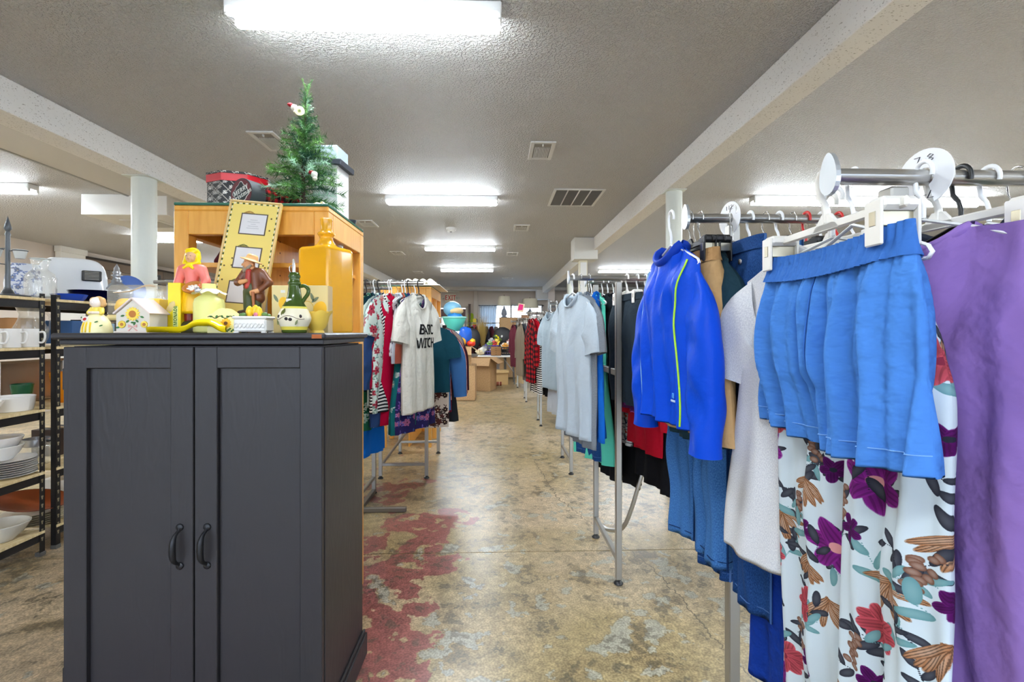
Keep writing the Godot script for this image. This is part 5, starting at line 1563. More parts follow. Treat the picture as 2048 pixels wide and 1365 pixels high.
	for j in 40:
		var s := float(j) / 39.0
		var x := lerpf(-0.122, 0.126, s)
		var w := 0.004 + 0.034 * exp(-pow((s - 0.2) / 0.2, 2)) + 0.021 * smoothstep(0.35, 0.8, s) * (1.0 - smoothstep(0.93, 1.0, s))
		if s < 0.04: w *= s / 0.04 * 0.6 + 0.4
		var top := 0.022 + 0.016 * smoothstep(0.4, 0.72, s) * (1.0 - smoothstep(0.78, 1.0, s)) - 0.008 * smoothstep(0.9, 1.0, s)
		for i in sec:
			var u := -1.0 + 2.0 * i / (sec - 1)
			var dip: float = lerpf(0.014, -0.008, smoothstep(0.42, 0.6, s))
			p.append(Vector3(x, top - dip * (1.0 - u * u) - 0.002 * u * u, -u * w))
		for i in sec:
			var u := 1.0 - 2.0 * i / (sec - 1)
			p.append(Vector3(x, maxf(0.001, (top - 0.004) * u * u * 0.9 + 0.002 + 0.02 * smoothstep(0.4, 0.65, s) * (1 - smoothstep(0.8, 0.97, s)) * (1 - u * u)), -u * w * 0.97))
		p.append(p[p.size() - sec * 2])
	b.patch(p, sec * 2 + 1, 40)
	obj("glazed_body", b, mat(rgb(248, 216, 20), 0.18), t)
	# --- two yellow cartons
	t = thing("gold_carton", "narrow gold paper carton behind the lemonade carton", "carton", Vector3(-1.19, TOP, -1.79))
	obj("carton", bx(Vector3(0, 0.06, 0), Vector3(0.045, 0.12, 0.04), 0.001), mat(rgb(206, 164, 40), 0.5), t)
	lettering("printed_letters", "IN", 0.016, brown, t, Vector3(0.012, 0.03, 0.0205))
	t = thing("lemonade_carton", "tall bright yellow lemonade carton with upright green lettering", "carton", Vector3(-1.128, TOP, -1.74), 0.1)
	obj("carton", bx(Vector3(0, 0.088, 0), Vector3(0.042, 0.176, 0.042), 0.001), mat(rgb(250, 226, 30), 0.4), t)
	obj("pale_panel", bx(Vector3(0.004, 0.052, 0.0214), Vector3(0.016, 0.082, 0.0006)), mat(rgb(236, 240, 150), 0.5), t)
	lettering("printed_letters", "LEMONADE", 0.011, mat(rgb(60, 110, 30), 0.5), t, Vector3(0.004, 0.052, 0.0222), Vector3(0, 0, PI / 2), "Droid Sans", 1.05)
	# --- woman figurine
	t = thing("woman_figurine", "ceramic woman figurine in a yellow headscarf carrying a basket", "figurine", Vector3(-1.083, TOP, -1.75))
	obj("rock_base", solid([[Vector3(-0.02, 0.012, 0), Vector3(0.025, 0.012, 0), 0.03, 0.028], [Vector3(0, 0.02, 0.01), Vector3(0.01, 0.022, 0), 0.024, 0.022]], 0.005, 0.01), mat(rgb(70, 66, 40), 0.5), t)
	obj("stockings", solid([[Vector3(-0.012, 0.03, 0), Vector3(-0.012, 0.09, 0), 0.013, 0.015], [Vector3(0.014, 0.03, 0.002), Vector3(0.014, 0.09, 0), 0.013, 0.015]], 0.004, 0.004), mat(rgb(130, 34, 22), 0.4), t)
	b = MB.new(); b.lathe([Vector2(0.0, 0.068), Vector2(0.034, 0.068), Vector2(0.037, 0.08), Vector2(0.036, 0.12), Vector2(0.03, 0.15), Vector2(0.022, 0.172), Vector2(0.02, 0.178)], 20, Vector3.ZERO, 0.75)
	obj("apron_skirt", b, mat(rgb(244, 192, 24), 0.3), t)
	obj("blouse", solid([[Vector3(0, 0.172, 0), Vector3(0, 0.215, 0), 0.021, 0.024], [Vector3(-0.014, 0.228, 0), Vector3(0.014, 0.228, 0), 0.021, 0.021], [Vector3(-0.034, 0.226, 0), Vector3(-0.048, 0.18, 0.0), 0.017, 0.014], [Vector3(-0.048, 0.18, 0), Vector3(-0.054, 0.135, 0.012), 0.014, 0.012], [Vector3(0.034, 0.226, 0), Vector3(0.05, 0.185, 0.004), 0.017, 0.014], [Vector3(0.05, 0.185, 0.004), Vector3(0.042, 0.155, 0.024), 0.014, 0.011]], 0.004, 0.008), mat(rgb(238, 124, 112), 0.35), t)
	obj("hands", solid([[Vector3(-0.055, 0.132, 0.013), Vector3(-0.054, 0.118, 0.016), 0.009, 0.007], [Vector3(0.038, 0.15, 0.028), Vector3(0.028, 0.146, 0.034), 0.008, 0.007]], 0.003, 0.003), skin, t)
	obj("face", solid([[Vector3(0, 0.272, 0.004), Vector3(0, 0.262, 0.006), 0.019, 0.016], [Vector3(0, 0.268, 0.023), Vector3(0, 0.265, 0.025), 0.003, 0.0035], [Vector3(0, 0.24, 0), Vector3(0, 0.255, 0), 0.011, 0.011], [Vector3(-0.008, 0.262, 0.018), Vector3(-0.008, 0.262, 0.018), 0.004, 0.004], [Vector3(0.008, 0.262, 0.018), Vector3(0.008, 0.262, 0.018), 0.004, 0.004]], 0.0025, 0.004), skin, t)
	for e in [-0.007, 0.007]:
		obj("eye", bx(Vector3(e, 0.272, 0.0225), Vector3(0.004, 0.0016, 0.001), 0.0004), mat(rgb(60, 36, 24), 0.4), t)
	obj("mouth", bx(Vector3(0, 0.2575, 0.0215), Vector3(0.007, 0.0013, 0.001), 0.0004), mat(rgb(170, 70, 60), 0.4), t)
	obj("headscarf", solid([[Vector3(0, 0.283, -0.006), Vector3(0, 0.27, -0.009), 0.0225, 0.0225], [Vector3(-0.019, 0.275, 0.002), Vector3(-0.022, 0.25, 0.003), 0.0065, 0.008], [Vector3(0.019, 0.275, 0.002), Vector3(0.022, 0.25, 0.003), 0.0065, 0.008], [Vector3(-0.022, 0.25, 0.003), Vector3(0, 0.241, 0.018), 0.008, 0.006], [Vector3(0.022, 0.25, 0.003), Vector3(0, 0.241, 0.018), 0.008, 0.006], [Vector3(0, 0.241, 0.018), Vector3(0.016, 0.228, 0.024), 0.006, 0.005], [Vector3(0, 0.241, 0.018), Vector3(-0.016, 0.23, 0.022), 0.006, 0.005], [Vector3(-0.014, 0.292, 0.006), Vector3(0.014, 0.292, 0.006), 0.0075, 0.0075], [Vector3(-0.024, 0.255, 0), Vector3(-0.032, 0.25, -0.004), 0.007, 0.004]], 0.003, 0.005), mat(rgb(248, 216, 10), 0.25), t)
	b = MB.new(); b.xf = Transform3D(Basis(Vector3.RIGHT, 0.75), Vector3(0.024, 0.155, 0.036))
	b.lathe([Vector2(0.0, -0.01), Vector2(0.02, -0.009), Vector2(0.03, 0.004), Vector2(0.031, 0.01), Vector2(0.028, 0.01), Vector2(0.026, 0.004), Vector2(0.0, 0.0)], 24)
	obj("basket", b, mat(rgb(196, 122, 48), 0.5), t)
	var bs := MB.new(); bs.xf = b.xf
	for k in 14:
		var a := k * 2.4
		bs.blob(Vector3(cos(a) * 0.0045 * sqrt(k), 0.004, sin(a) * 0.0045 * sqrt(k)), Vector3(0.006, 0.003, 0.004), 8, 5)
	obj("basket_filling", bs, mat(rgb(236, 228, 220), 0.5), t)
	b = MB.new(); b.xf = Transform3D(Basis(Vector3(0, 0, 1), -0.45), Vector3(-0.05, 0.1, 0.02))
	b.lathe([Vector2(0.0, -0.028), Vector2(0.015, -0.027), Vector2(0.016, 0.0), Vector2(0.011, 0.013), Vector2(0.011, 0.016)], 16)
	obj("jug", b, mat(rgb(232, 206, 140), 0.35), t)
	# --- frosted yellow bottle with a ruffled collar
	t = thing("frosted_bottle", "frosted pale yellow bottle with a ruffled cloth collar and glass stud", "bottle", Vector3(-0.983, TOP, -1.68))
	b = MB.new(); b.lathe([Vector2(0.0, 0.0), Vector2(0.044, 0.0), Vector2(0.047, 0.006), Vector2(0.047, 0.1), Vector2(0.043, 0.116), Vector2(0.03, 0.126), Vector2(0.022, 0.13), Vector2(0.021, 0.168), Vector2(0.021, 0.168), Vector2(0.018, 0.168)], 28)
	var frost := StandardMaterial3D.new(); frost.albedo_color = rgb(238, 236, 150); frost.roughness = 0.4; frost.backlight_enabled = true; frost.backlight = Color(0.4, 0.4, 0.2)
	obj("bottle_body", b, frost, t)
	p = PackedVector3Array()
	for j in 5:
		for i in 49:
			var a := TAU * i / 48.0
			var r := 0.02 + 0.007 * j + 0.005 * j * 0.4 * sin(a * 8.0)
			p.append(Vector3(r * cos(a), 0.152 - 0.004 * j + 0.004 * sin(a * 8.0 + j) * j * 0.3, -r * sin(a)))
	b = MB.new(); b.patch(p, 49, 5)
	obj("ruffled_collar", b, mat(rgb(240, 230, 196), 0.8), t)
	b = MB.new(); b.blob(Vector3(-0.014, 0.143, 0.042), Vector3(0.011, 0.011, 0.006), 7, 4)
	obj("glass_stud", b, mat(rgb(206, 206, 214), 0.08, 0.8), t)
	# --- man figurine
	t = thing("man_figurine", "ceramic old man figurine in a brown coat and straw hat leaning on a cane", "figurine", Vector3(-0.893, TOP, -1.79), 0.0)
	obj("stump_base", solid([[Vector3(0, 0.0, 0), Vector3(0, 0.055, 0), 0.04, 0.034], [Vector3(-0.04, 0.0, 0.01), Vector3(-0.02, 0.065, 0.01), 0.022, 0.016], [Vector3(0.05, 0.0, 0.01), Vector3(0.05, 0.06, 0.012), 0.022, 0.016]], 0.006, 0.012), mat(rgb(86, 58, 34), 0.5), t)
	obj("trousers", solid([[Vector3(-0.014, 0.085, 0), Vector3(-0.014, 0.15, 0), 0.016, 0.018], [Vector3(0.018, 0.082, 0.004), Vector3(0.014, 0.15, 0), 0.016, 0.018], [Vector3(0, 0.155, 0), Vector3(0, 0.168, 0), 0.024, 0.023]], 0.004, 0.005), mat(rgb(72, 80, 44), 0.5), t)
	obj("shoes", solid([[Vector3(-0.016, 0.076, 0.0), Vector3(-0.034, 0.072, 0.02), 0.012, 0.01], [Vector3(0.02, 0.074, 0.004), Vector3(0.03, 0.07, 0.026), 0.012, 0.01]], 0.004, 0.004), mat(rgb(64, 42, 28), 0.4), t)
	obj("shirt", solid([[Vector3(-0.008, 0.168, 0.014), Vector3(-0.005, 0.222, 0.012), 0.012, 0.012]], 0.004, 0.004), mat(rgb(176, 56, 44), 0.45), t)
	obj("coat", solid([[Vector3(0.012, 0.152, -0.008), Vector3(0.012, 0.215, -0.008), 0.026, 0.026], [Vector3(-0.014, 0.165, -0.01), Vector3(-0.012, 0.215, -0.01), 0.021, 0.02], [Vector3(0.016, 0.15, -0.002), Vector3(0.022, 0.128, -0.002), 0.022, 0.022], [Vector3(0.02, 0.15, 0.014), Vector3(0.014, 0.218, 0.012), 0.011, 0.011], [Vector3(-0.028, 0.222, -0.004), Vector3(-0.05, 0.184, 0.004), 0.014, 0.012], [Vector3(-0.05, 0.184, 0.004), Vector3(-0.03, 0.182, 0.026), 0.012, 0.01], [Vector3(0.032, 0.222, -0.006), Vector3(0.06, 0.185, -0.002), 0.015, 0.013], [Vector3(0.06, 0.185, -0.002), Vector3(0.036, 0.155, 0.018), 0.012, 0.01]], 0.004, 0.007), mat(rgb(116, 66, 40), 0.35), t)
	obj("hands", solid([[Vector3(-0.028, 0.183, 0.028), Vector3(-0.006, 0.188, 0.032), 0.009, 0.007], [Vector3(0.03, 0.152, 0.022), Vector3(0.012, 0.146, 0.028), 0.009, 0.008], [Vector3(0.018, 0.142, 0.031), Vector3(0.012, 0.138, 0.03), 0.005, 0.005]], 0.003, 0.003), mat(rgb(216, 158, 108), 0.5), t)
	b = MB.new(); b.tube([Vector3(0.018, 0.148, 0.032), Vector3(0.022, 0.1, 0.034), Vector3(0.028, 0.07, 0.034)], [0.006, 0.005, 0.004], 8)
	obj("cane", b, mat(rgb(176, 104, 60), 0.4), t)
	obj("face", solid([[Vector3(-0.008, 0.256, 0.004), Vector3(-0.011, 0.246, 0.006), 0.019, 0.016], [Vector3(-0.029, 0.252, 0.008), Vector3(-0.031, 0.248, 0.009), 0.0035, 0.004], [Vector3(0, 0.226, -0.004), Vector3(-0.003, 0.24, 0), 0.013, 0.013], [Vector3(0.008, 0.25, 0.014), Vector3(0.009, 0.247, 0.014), 0.004, 0.004]], 0.0025, 0.004), mat(rgb(208, 146, 100), 0.5), t)
	obj("beard", solid([[Vector3(-0.02, 0.238, 0.006), Vector3(-0.022, 0.228, 0.008), 0.011, 0.009], [Vector3(-0.008, 0.238, 0.015), Vector3(0.002, 0.246, 0.015), 0.007, 0.005]], 0.0025, 0.004), mat(rgb(150, 134, 116), 0.7), t)
	for e in [[-0.025, 0.2575, 0.014], [-0.014, 0.258, 0.021]]:
		obj("eye", bx(Vector3(e[0], e[1], e[2]), Vector3(0.0035, 0.0016, 0.0016), 0.0004), mat(rgb(40, 26, 20), 0.4), t)
	b = MB.new(); b.xf = Transform3D(Basis(Vector3(0, 0, 1), -0.32), Vector3(-0.002, 0.268, 0.0))
	b.lathe([Vector2(0.017, -0.002), Vector2(0.036, -0.006), Vector2(0.038, -0.003), Vector2(0.021, 0.003), Vector2(0.019, 0.014), Vector2(0.014, 0.02), Vector2(0.0, 0.021)], 22)
	obj("straw_hat", b, mat(rgb(224, 170, 106), 0.5), t)
	# --- leaning collage frame
	frame_leaning()
	# --- sunflower planter
	t = thing("sunflower_planter", "small yellow ceramic planter with a wavy rim and a sunflower", "planter", Vector3(-0.897, TOP, -1.625))
	b = MB.new()
	var pl := PackedVector2Array([Vector2(-0.048, 0.0), Vector2(0.048, 0.0)])
	for k in 17:
		var x := 0.05 - 0.1 * k / 16.0
		pl.append(Vector2(x, 0.07 + 0.012 * cos(x * 62.0)))
	b.prism(pl, -0.02, 0.02)
	obj("planter_body", b, mat(rgb(246, 232, 150), 0.25), t)
	b = MB.new(); var vine := []
	for k in 21: vine.append(Vector3(-0.046 + 0.092 * k / 20.0, 0.052 + 0.004 * sin(k * 0.9), 0.0215))
	b.tube(vine, 0.0013, 5)
	obj("painted_vine", b, mat(rgb(70, 76, 60), 0.5), t)
	for k in 5: motif("painted_leaf", oval(0.005, 0.003, k, 9), Vector3(-0.036 + 0.018 * k, 0.054, 0.021), green, t)
	motif("painted_sunflower", petals(12, 0.012, 0.017), Vector3(0.012, 0.032, 0.0205), mat(rgb(244, 186, 30), 0.4), t)
	motif("sunflower_heart", oval(0.006, 0.006), Vector3(0.012, 0.032, 0.0215), brown, t)
	for k in 9: motif("painted_grass", oval(0.0035, 0.0025, k * 0.7, 8), Vector3(0.0 + 0.005 * k, 0.006 + 0.004 * (k % 3), 0.0205), green, t)
	# --- white fruit topped box
	t = thing("fruit_box", "white basket-weave ceramic box with lemons moulded on its lid", "trinket box", Vector3(-0.795, TOP, -1.605))
	obj("box_body", bx(Vector3(0, 0.025, 0), Vector3(0.104, 0.042, 0.06), 0.005), white, t)
	obj("lid_rim", bx(Vector3(0, 0.05, 0), Vector3(0.112, 0.009, 0.068), 0.004), white, t)
	for k in 4:
		for s in [-1, 1]:
			obj("foot", bx(Vector3(s * 0.044, 0.002, 0.024 if k % 2 else -0.024), Vector3(0.016, 0.006, 0.012), 0.002), white, t)
			if k > 1: break
		if k > 1: break
	for s in [0.0, PI]:
		b = MB.new(); var wv := []
		for k in 41: wv.append(Vector3(-0.048 + 0.096 * k / 40.0, 0.024 + 0.007 * sin(k * 0.62 + s), 0.0305 + 0.0012 * cos(k * 0.62 + s)))
		b.tube(wv, 0.0022, 6)
		obj("woven_band", b, white, t)
	for e in [[-0.014, 0.07, 0.0, 0.3], [0.002, 0.074, -0.006, -0.3], [0.018, 0.068, 0.006, 0.8]]:
		b = MB.new(); b.xf = Transform3D(Basis(Vector3.UP, e[3]), Vector3(e[0], e[1], e[2]))
		b.lathe([Vector2(0, -0.019), Vector2(0.003, -0.0185), Vector2(0.009, -0.012), Vector2(0.0125, 0), Vector2(0.009, 0.012), Vector2(0.003, 0.0185), Vector2(0, 0.019)], 14)
		var o := obj("lemon", b, mat(rgb(246, 204, 50), 0.3), t); o.rotation.z = 0.0
	for e in [[-0.034, 0.059, 0.01], [0.036, 0.062, 0.004], [0.042, 0.058, -0.008], [-0.026, 0.06, 0.018]]:
		b = MB.new(); b.blob(Vector3(e[0], e[1], e[2]), Vector3(0.01, 0.006, 0.007), 10, 6, 0.08, e[0] * 100)
		obj("moulded_leaf", b, mat(rgb(96, 132, 70), 0.35), t)
	b = MB.new(); b.blob(Vector3(0.016, 0.06, 0.022), Vector3(0.007, 0.007, 0.006), 10, 6)
	obj("pink_blossom", b, mat(rgb(214, 120, 140), 0.35), t)
	# --- olive oil bottle
	t = thing("oil_bottle", "green and cream ceramic oil bottle painted with olives, with a metal pourer", "bottle", Vector3(-0.668, TOP, -1.615))
	var pr := [Vector2(0.0, 0), Vector2(0.038, 0), Vector2(0.04, 0.004), Vector2(0.043, 0.014)]
	b = MB.new(); b.lathe([Vector2(0.0, 0), Vector2(0.036, 0), Vector2(0.0385, 0.003), Vector2(0.0395, 0.01)], 32); obj("foot_band", b, mat(rgb(78, 96, 34), 0.2), t)
	b = MB.new(); b.lathe([Vector2(0.0395, 0.01), Vector2(0.042, 0.02), Vector2(0.0425, 0.021)], 32); obj("lower_band", b, mat(rgb(226, 206, 80), 0.2), t)
	b = MB.new(); b.lathe([Vector2(0.0425, 0.021), Vector2(0.051, 0.04), Vector2(0.0525, 0.05), Vector2(0.049, 0.062), Vector2(0.043, 0.075), Vector2(0.04, 0.08)], 32); obj("bulb", b, mat(rgb(240, 230, 200), 0.2), t)
	b = MB.new(); b.lathe([Vector2(0.04, 0.08), Vector2(0.0375, 0.087)], 32); obj("shoulder_band", b, mat(rgb(228, 216, 96), 0.2), t)
	b = MB.new(); b.lathe([Vector2(0.0375, 0.087), Vector2(0.033, 0.094), Vector2(0.0255, 0.108), Vector2(0.021, 0.13), Vector2(0.0185, 0.155), Vector2(0.0185, 0.16), Vector2(0.0205, 0.162), Vector2(0.0205, 0.168), Vector2(0.0175, 0.17), Vector2(0.0165, 0.182), Vector2(0.019, 0.185), Vector2(0.018, 0.192), Vector2(0.0155, 0.194), Vector2(0.0155, 0.2), Vector2(0.0, 0.2)], 32); obj("neck", b, mat(rgb(62, 84, 30), 0.15), t)
	b = MB.new(); b.tube(smooth_path([Vector3(0.02, 0.155, 0), Vector3(0.034, 0.156, 0), Vector3(0.045, 0.145, 0), Vector3(0.044, 0.13, 0), Vector3(0.034, 0.115, 0), Vector3(0.026, 0.103, 0)], 5), 0.0062, 10)
	obj("handle", b, mat(rgb(62, 84, 30), 0.15), t)
	b = MB.new(); b.tube([Vector3(-0.002, 0.198, 0), Vector3(-0.002, 0.225, 0), Vector3(-0.003, 0.245, 0.0)], [0.0055, 0.005, 0.0028], 10)
	b.tube(smooth_path([Vector3(-0.002, 0.224, 0), Vector3(-0.014, 0.222, 0), Vector3(-0.016, 0.208, 0), Vector3(-0.01, 0.199, 0)], 4), 0.0013, 6)
	obj("pourer", b, mat(rgb(206, 204, 200), 0.2, 0.9), t)
	for e in [[-0.1, 0.046, 0.006, 0.0055], [0.14, 0.044, 0.006, 0.0055], [-0.75, 0.054, 0.0045, 0.006], [0.75, 0.054, 0.0045, 0.006]]:
		b = MB.new(); b.blob(Vector3(sin(e[0]), 0, cos(e[0])) * 0.0505 + Vector3(0, e[1], 0), Vector3(e[2], e[3], e[2]) * 1.0, 12, 8)
		obj("painted_olive", b, mat(rgb(40, 30, 34), 0.15), t)
	for e in [[-0.42, 0.066, 0.5], [-0.28, 0.07, 0.3], [0.5, 0.034, 0.4], [-0.95, 0.036, -0.4]]:
		f = motif("painted_leaf", oval(0.0095, 0.0034, PI / 2 - e[2], 12, 0.4), Vector3(sin(e[0]), 0, cos(e[0])) * (0.0478 if e[1] > 0.06 else 0.0495) + Vector3(0, e[1], 0), mat(rgb(98, 104, 40), 0.3), t, 0.003); f.rotation.y = e[0]
	b = MB.new(); var sp := []
	for k in 25:
		var a := -1.0 + 2.0 * k / 24.0
		sp.append(Vector3(sin(a) * 0.0525, 0.05 + 0.006 * cos(a * 4.0), cos(a) * 0.0525))
	b.tube(sp, 0.0008, 5); obj("painted_stem", b, brown, t)
	f = obj("price_sticker", bx(Vector3(-0.008, 0.107, 0.0255), Vector3(0.017, 0.01, 0.0008)), mat(rgb(226, 226, 220), 0.7), t); f.rotation.x = 0.0
	# --- lemon box and lemon bowl
	t = thing("lemon_box", "cream wooden box printed with lemons behind the oil bottle", "box", Vector3(-0.71, TOP, -1.79), 0.0)
	obj("box_body", bx(Vector3(0, 0.086, 0), Vector3(0.2, 0.172, 0.055), 0.001), mat(rgb(228, 208, 148), 0.6), t)
	obj("side_edge", bx(Vector3(0.1005, 0.086, 0), Vector3(0.001, 0.17, 0.054)), mat(rgb(210, 186, 140), 0.7), t)
	for e in [[0.072, 0.086, 0.024, 0.03, -0.35], [-0.055, 0.105, 0.02, 0.026, 0.3]]:
		motif("printed_lemon", oval(e[2], e[3], e[4], 18, 0.1), Vector3(e[0], e[1], 0.0278), mat(rgb(244, 190, 40), 0.6), t, 0.0008)
	b = MB.new(); var half := []
	for k in 25: half.append(Vector3(0.026 + 0.024 * cos(TAU * k / 24.0), 0.085 + 0.03 * sin(TAU * k / 24.0), 0.028))
	b.tube(half, 0.001, 5); obj("printed_outline", b, mat(rgb(226, 186, 60), 0.6), t)
	for e in [[0.044, 0.13, 0.3], [-0.085, 0.125, 0.5], [0.055, 0.12, -0.9]]:
		motif("printed_leaf", oval(0.016, 0.006, PI / 2 + e[2], 14, 0.35), Vector3(e[0], e[1], 0.0278), mat(rgb(120, 130, 100), 0.6), t, 0.0008)
	obj("price_sticker", bx(Vector3(-0.06, 0.15, 0.028), Vector3(0.016, 0.01, 0.0006)), mat(rgb(232, 230, 222), 0.7), t)
	t = thing("lemon_bowl", "small yellow footed bowl with a fluted rim beside the oil bottle", "bowl", Vector3(-0.622, TOP, -1.69))
	p = PackedVector3Array()
	var bp := [Vector2(0.024, 0), Vector2(0.024, 0.006), Vector2(0.02, 0.01), Vector2(0.03, 0.02), Vector2(0.038, 0.04), Vector2(0.041, 0.058), Vector2(0.05, 0.074), Vector2(0.047, 0.073), Vector2(0.038, 0.057), Vector2(0.03, 0.03), Vector2(0.0, 0.018)]
	for j in bp.size():
		for i in 41:
			var a := TAU * i / 40.0
			var wv := 1.0 + (0.06 * sin(a * 6.0) if j in [6, 7] else 0.0)
			p.append(Vector3(bp[j].x * wv * cos(a), bp[j].y + (0.004 * sin(a * 6.0 + 1.0) if j in [6, 7] else 0.0), -bp[j].x * wv * sin(a)))
	b = MB.new(); b.patch(p, 41, bp.size())
	obj("bowl_body", b, mat(rgb(238, 200, 84), 0.3), t)
	# --- big amber yellow bottle
	t = thing("square_bottle", "large square amber yellow glazed bottle with a ringed neck", "bottle", Vector3(-0.658, TOP, -1.885), deg_to_rad(-22))
	var h := 0.0735
	b = MB.new()
	p = PackedVector3Array()
	var ys := [[0.0, 0.94], [0.008, 1.0], [0.31, 1.0], [0.32, 0.97], [0.326, 0.9]]
	for e in ys:
		for i in 33:
			var a := TAU * i / 32.0
			var q: Vector2 = Vector2(spow(cos(a), 0.18), spow(sin(a), 0.18)) * h * e[1]
			p.append(Vector3(q.x, e[0], -q.y))
	b.patch(p, 33, ys.size())
	p = PackedVector3Array()
	for j in 7:
		var s := j / 6.0
		for i in 33:
			var a := TAU * i / 32.0
			var ex := lerpf(0.18, 1.0, smoothstep(0.0, 0.8, s))
			var r := lerpf(h * 0.9, 0.027, pow(s, 0.75))
			p.append(Vector3(spow(cos(a), ex) * r, 0.326 + 0.028 * s * s, -spow(sin(a), ex) * r))
	b.patch(p, 33, 7)
	obj("bottle_body", b, mat(rgb(232, 168, 28), 0.14), t)
	b = MB.new(); b.lathe([Vector2(0.027, 0.353), Vector2(0.0235, 0.365), Vector2(0.025, 0.372), Vector2(0.0305, 0.378), Vector2(0.033, 0.383), Vector2(0.029, 0.388), Vector2(0.022, 0.391), Vector2(0.0205, 0.4), Vector2(0.0215, 0.432), Vector2(0.0235, 0.438), Vector2(0.0225, 0.441), Vector2(0.018, 0.44), Vector2(0.017, 0.42)], 28)
	obj("neck", b, mat(rgb(232, 168, 28), 0.14), t)

func frame_leaning() -> void:
	var t := thing("collage_frame", "tall yellow garden print photo frame with four openings, leaning on the hutch", "picture frame", Vector3(-1.035, TOP, -1.93))
	t.rotation = Vector3(-0.185, 0, 0)
	t.rotate_object_local(Vector3(0, 0, 1), -0.078)
	t.position += Vector3(0, 0.009, 0)
	var W := 0.212; var H := 0.545
	obj("mat_board", bx(Vector3(0, H * 0.5, 0), Vector3(W, H, 0.01), 0.002), mat(rgb(244, 220, 122), 0.55), t)
	var b := MB.new()
	for s in [-1, 1]:
		b.box(Vector3(s * (W * 0.5 - 0.004), H * 0.5, 0.004), Vector3(0.008, H, 0.014), 0.002)
		b.box(Vector3(0, (0.004 if s < 0 else H - 0.004), 0.004), Vector3(W, 0.008, 0.014), 0.002)
	obj("border", b, mat(rgb(222, 190, 130), 0.4), t)
	var chk := MB.new(); var chk2 := MB.new()
	for k in 44:
		for s in [-1, 1]:
			(chk if k % 2 else chk2).box(Vector3(s * (W * 0.5 - 0.0115), 0.014 + k * 0.0119, 0.0055), Vector3(0.0055, 0.0085, 0.0012))
	for k in 15:
		(chk if k % 2 else chk2).box(Vector3(-0.086 + k * 0.0122, H - 0.0125, 0.0055), Vector3(0.0085, 0.0055, 0.0012))
	obj("checked_edging", chk, mat(rgb(60, 84, 48), 0.6), t)
	obj("checked_edging", chk2, mat(rgb(240, 234, 206), 0.6), t)
	var dark := mat(rgb(92, 80, 70), 0.6); var paper := mat(rgb(228, 226, 228), 0.7)
	for k in 3:
		var c := Vector3(0.004, 0.445 - k * 0.145, 0.0055)
		b = MB.new()
		for s in [-1, 1]:
			b.box(c + Vector3(s * 0.052, 0, 0), Vector3(0.004, 0.092, 0.003)); b.box(c + Vector3(0, s * 0.044, 0), Vector3(0.108, 0.004, 0.003))
		obj("opening_edge", b, dark, t)
		obj("paper_insert", bx(c, Vector3(0.1, 0.084, 0.001)), paper, t)
		if k == 0:
			for q in 5:
				obj("printed_line", bx(c + Vector3(0, 0.018 - q * 0.009, 0.0008), Vector3([0.03, 0.05, 0.02, 0.042, 0.05][q], 0.0012, 0.0006)), mat(rgb(170, 170, 176), 0.7), t)
	var r := RandomNumberGenerator.new(); r.seed = 3
	for k in 30:
		var x := r.randf_range(-0.085, 0.085); var y := r.randf_range(0.02, 0.53)
		if absf(x - 0.004) < 0.06 and fposmod(y - 0.01, 0.145) < 0.105: continue
		motif("printed_bee", petals(4, 0.0015, 0.004), Vector3(x, y, 0.0052), mat(rgb(110, 84, 40), 0.6), t, 0.0006)
	for k in 3:
		for q in 7:
			motif("printed_sprig", oval(0.008, 0.0016, 0.5 + q * 0.35, 8, 0.3), Vector3(-0.035 + q * 0.005, 0.495 - k * 0.145, 0.0052), mat(rgb(170, 120, 50) if k == 0 else rgb(84, 90, 40), 0.6), t, 0.0006)

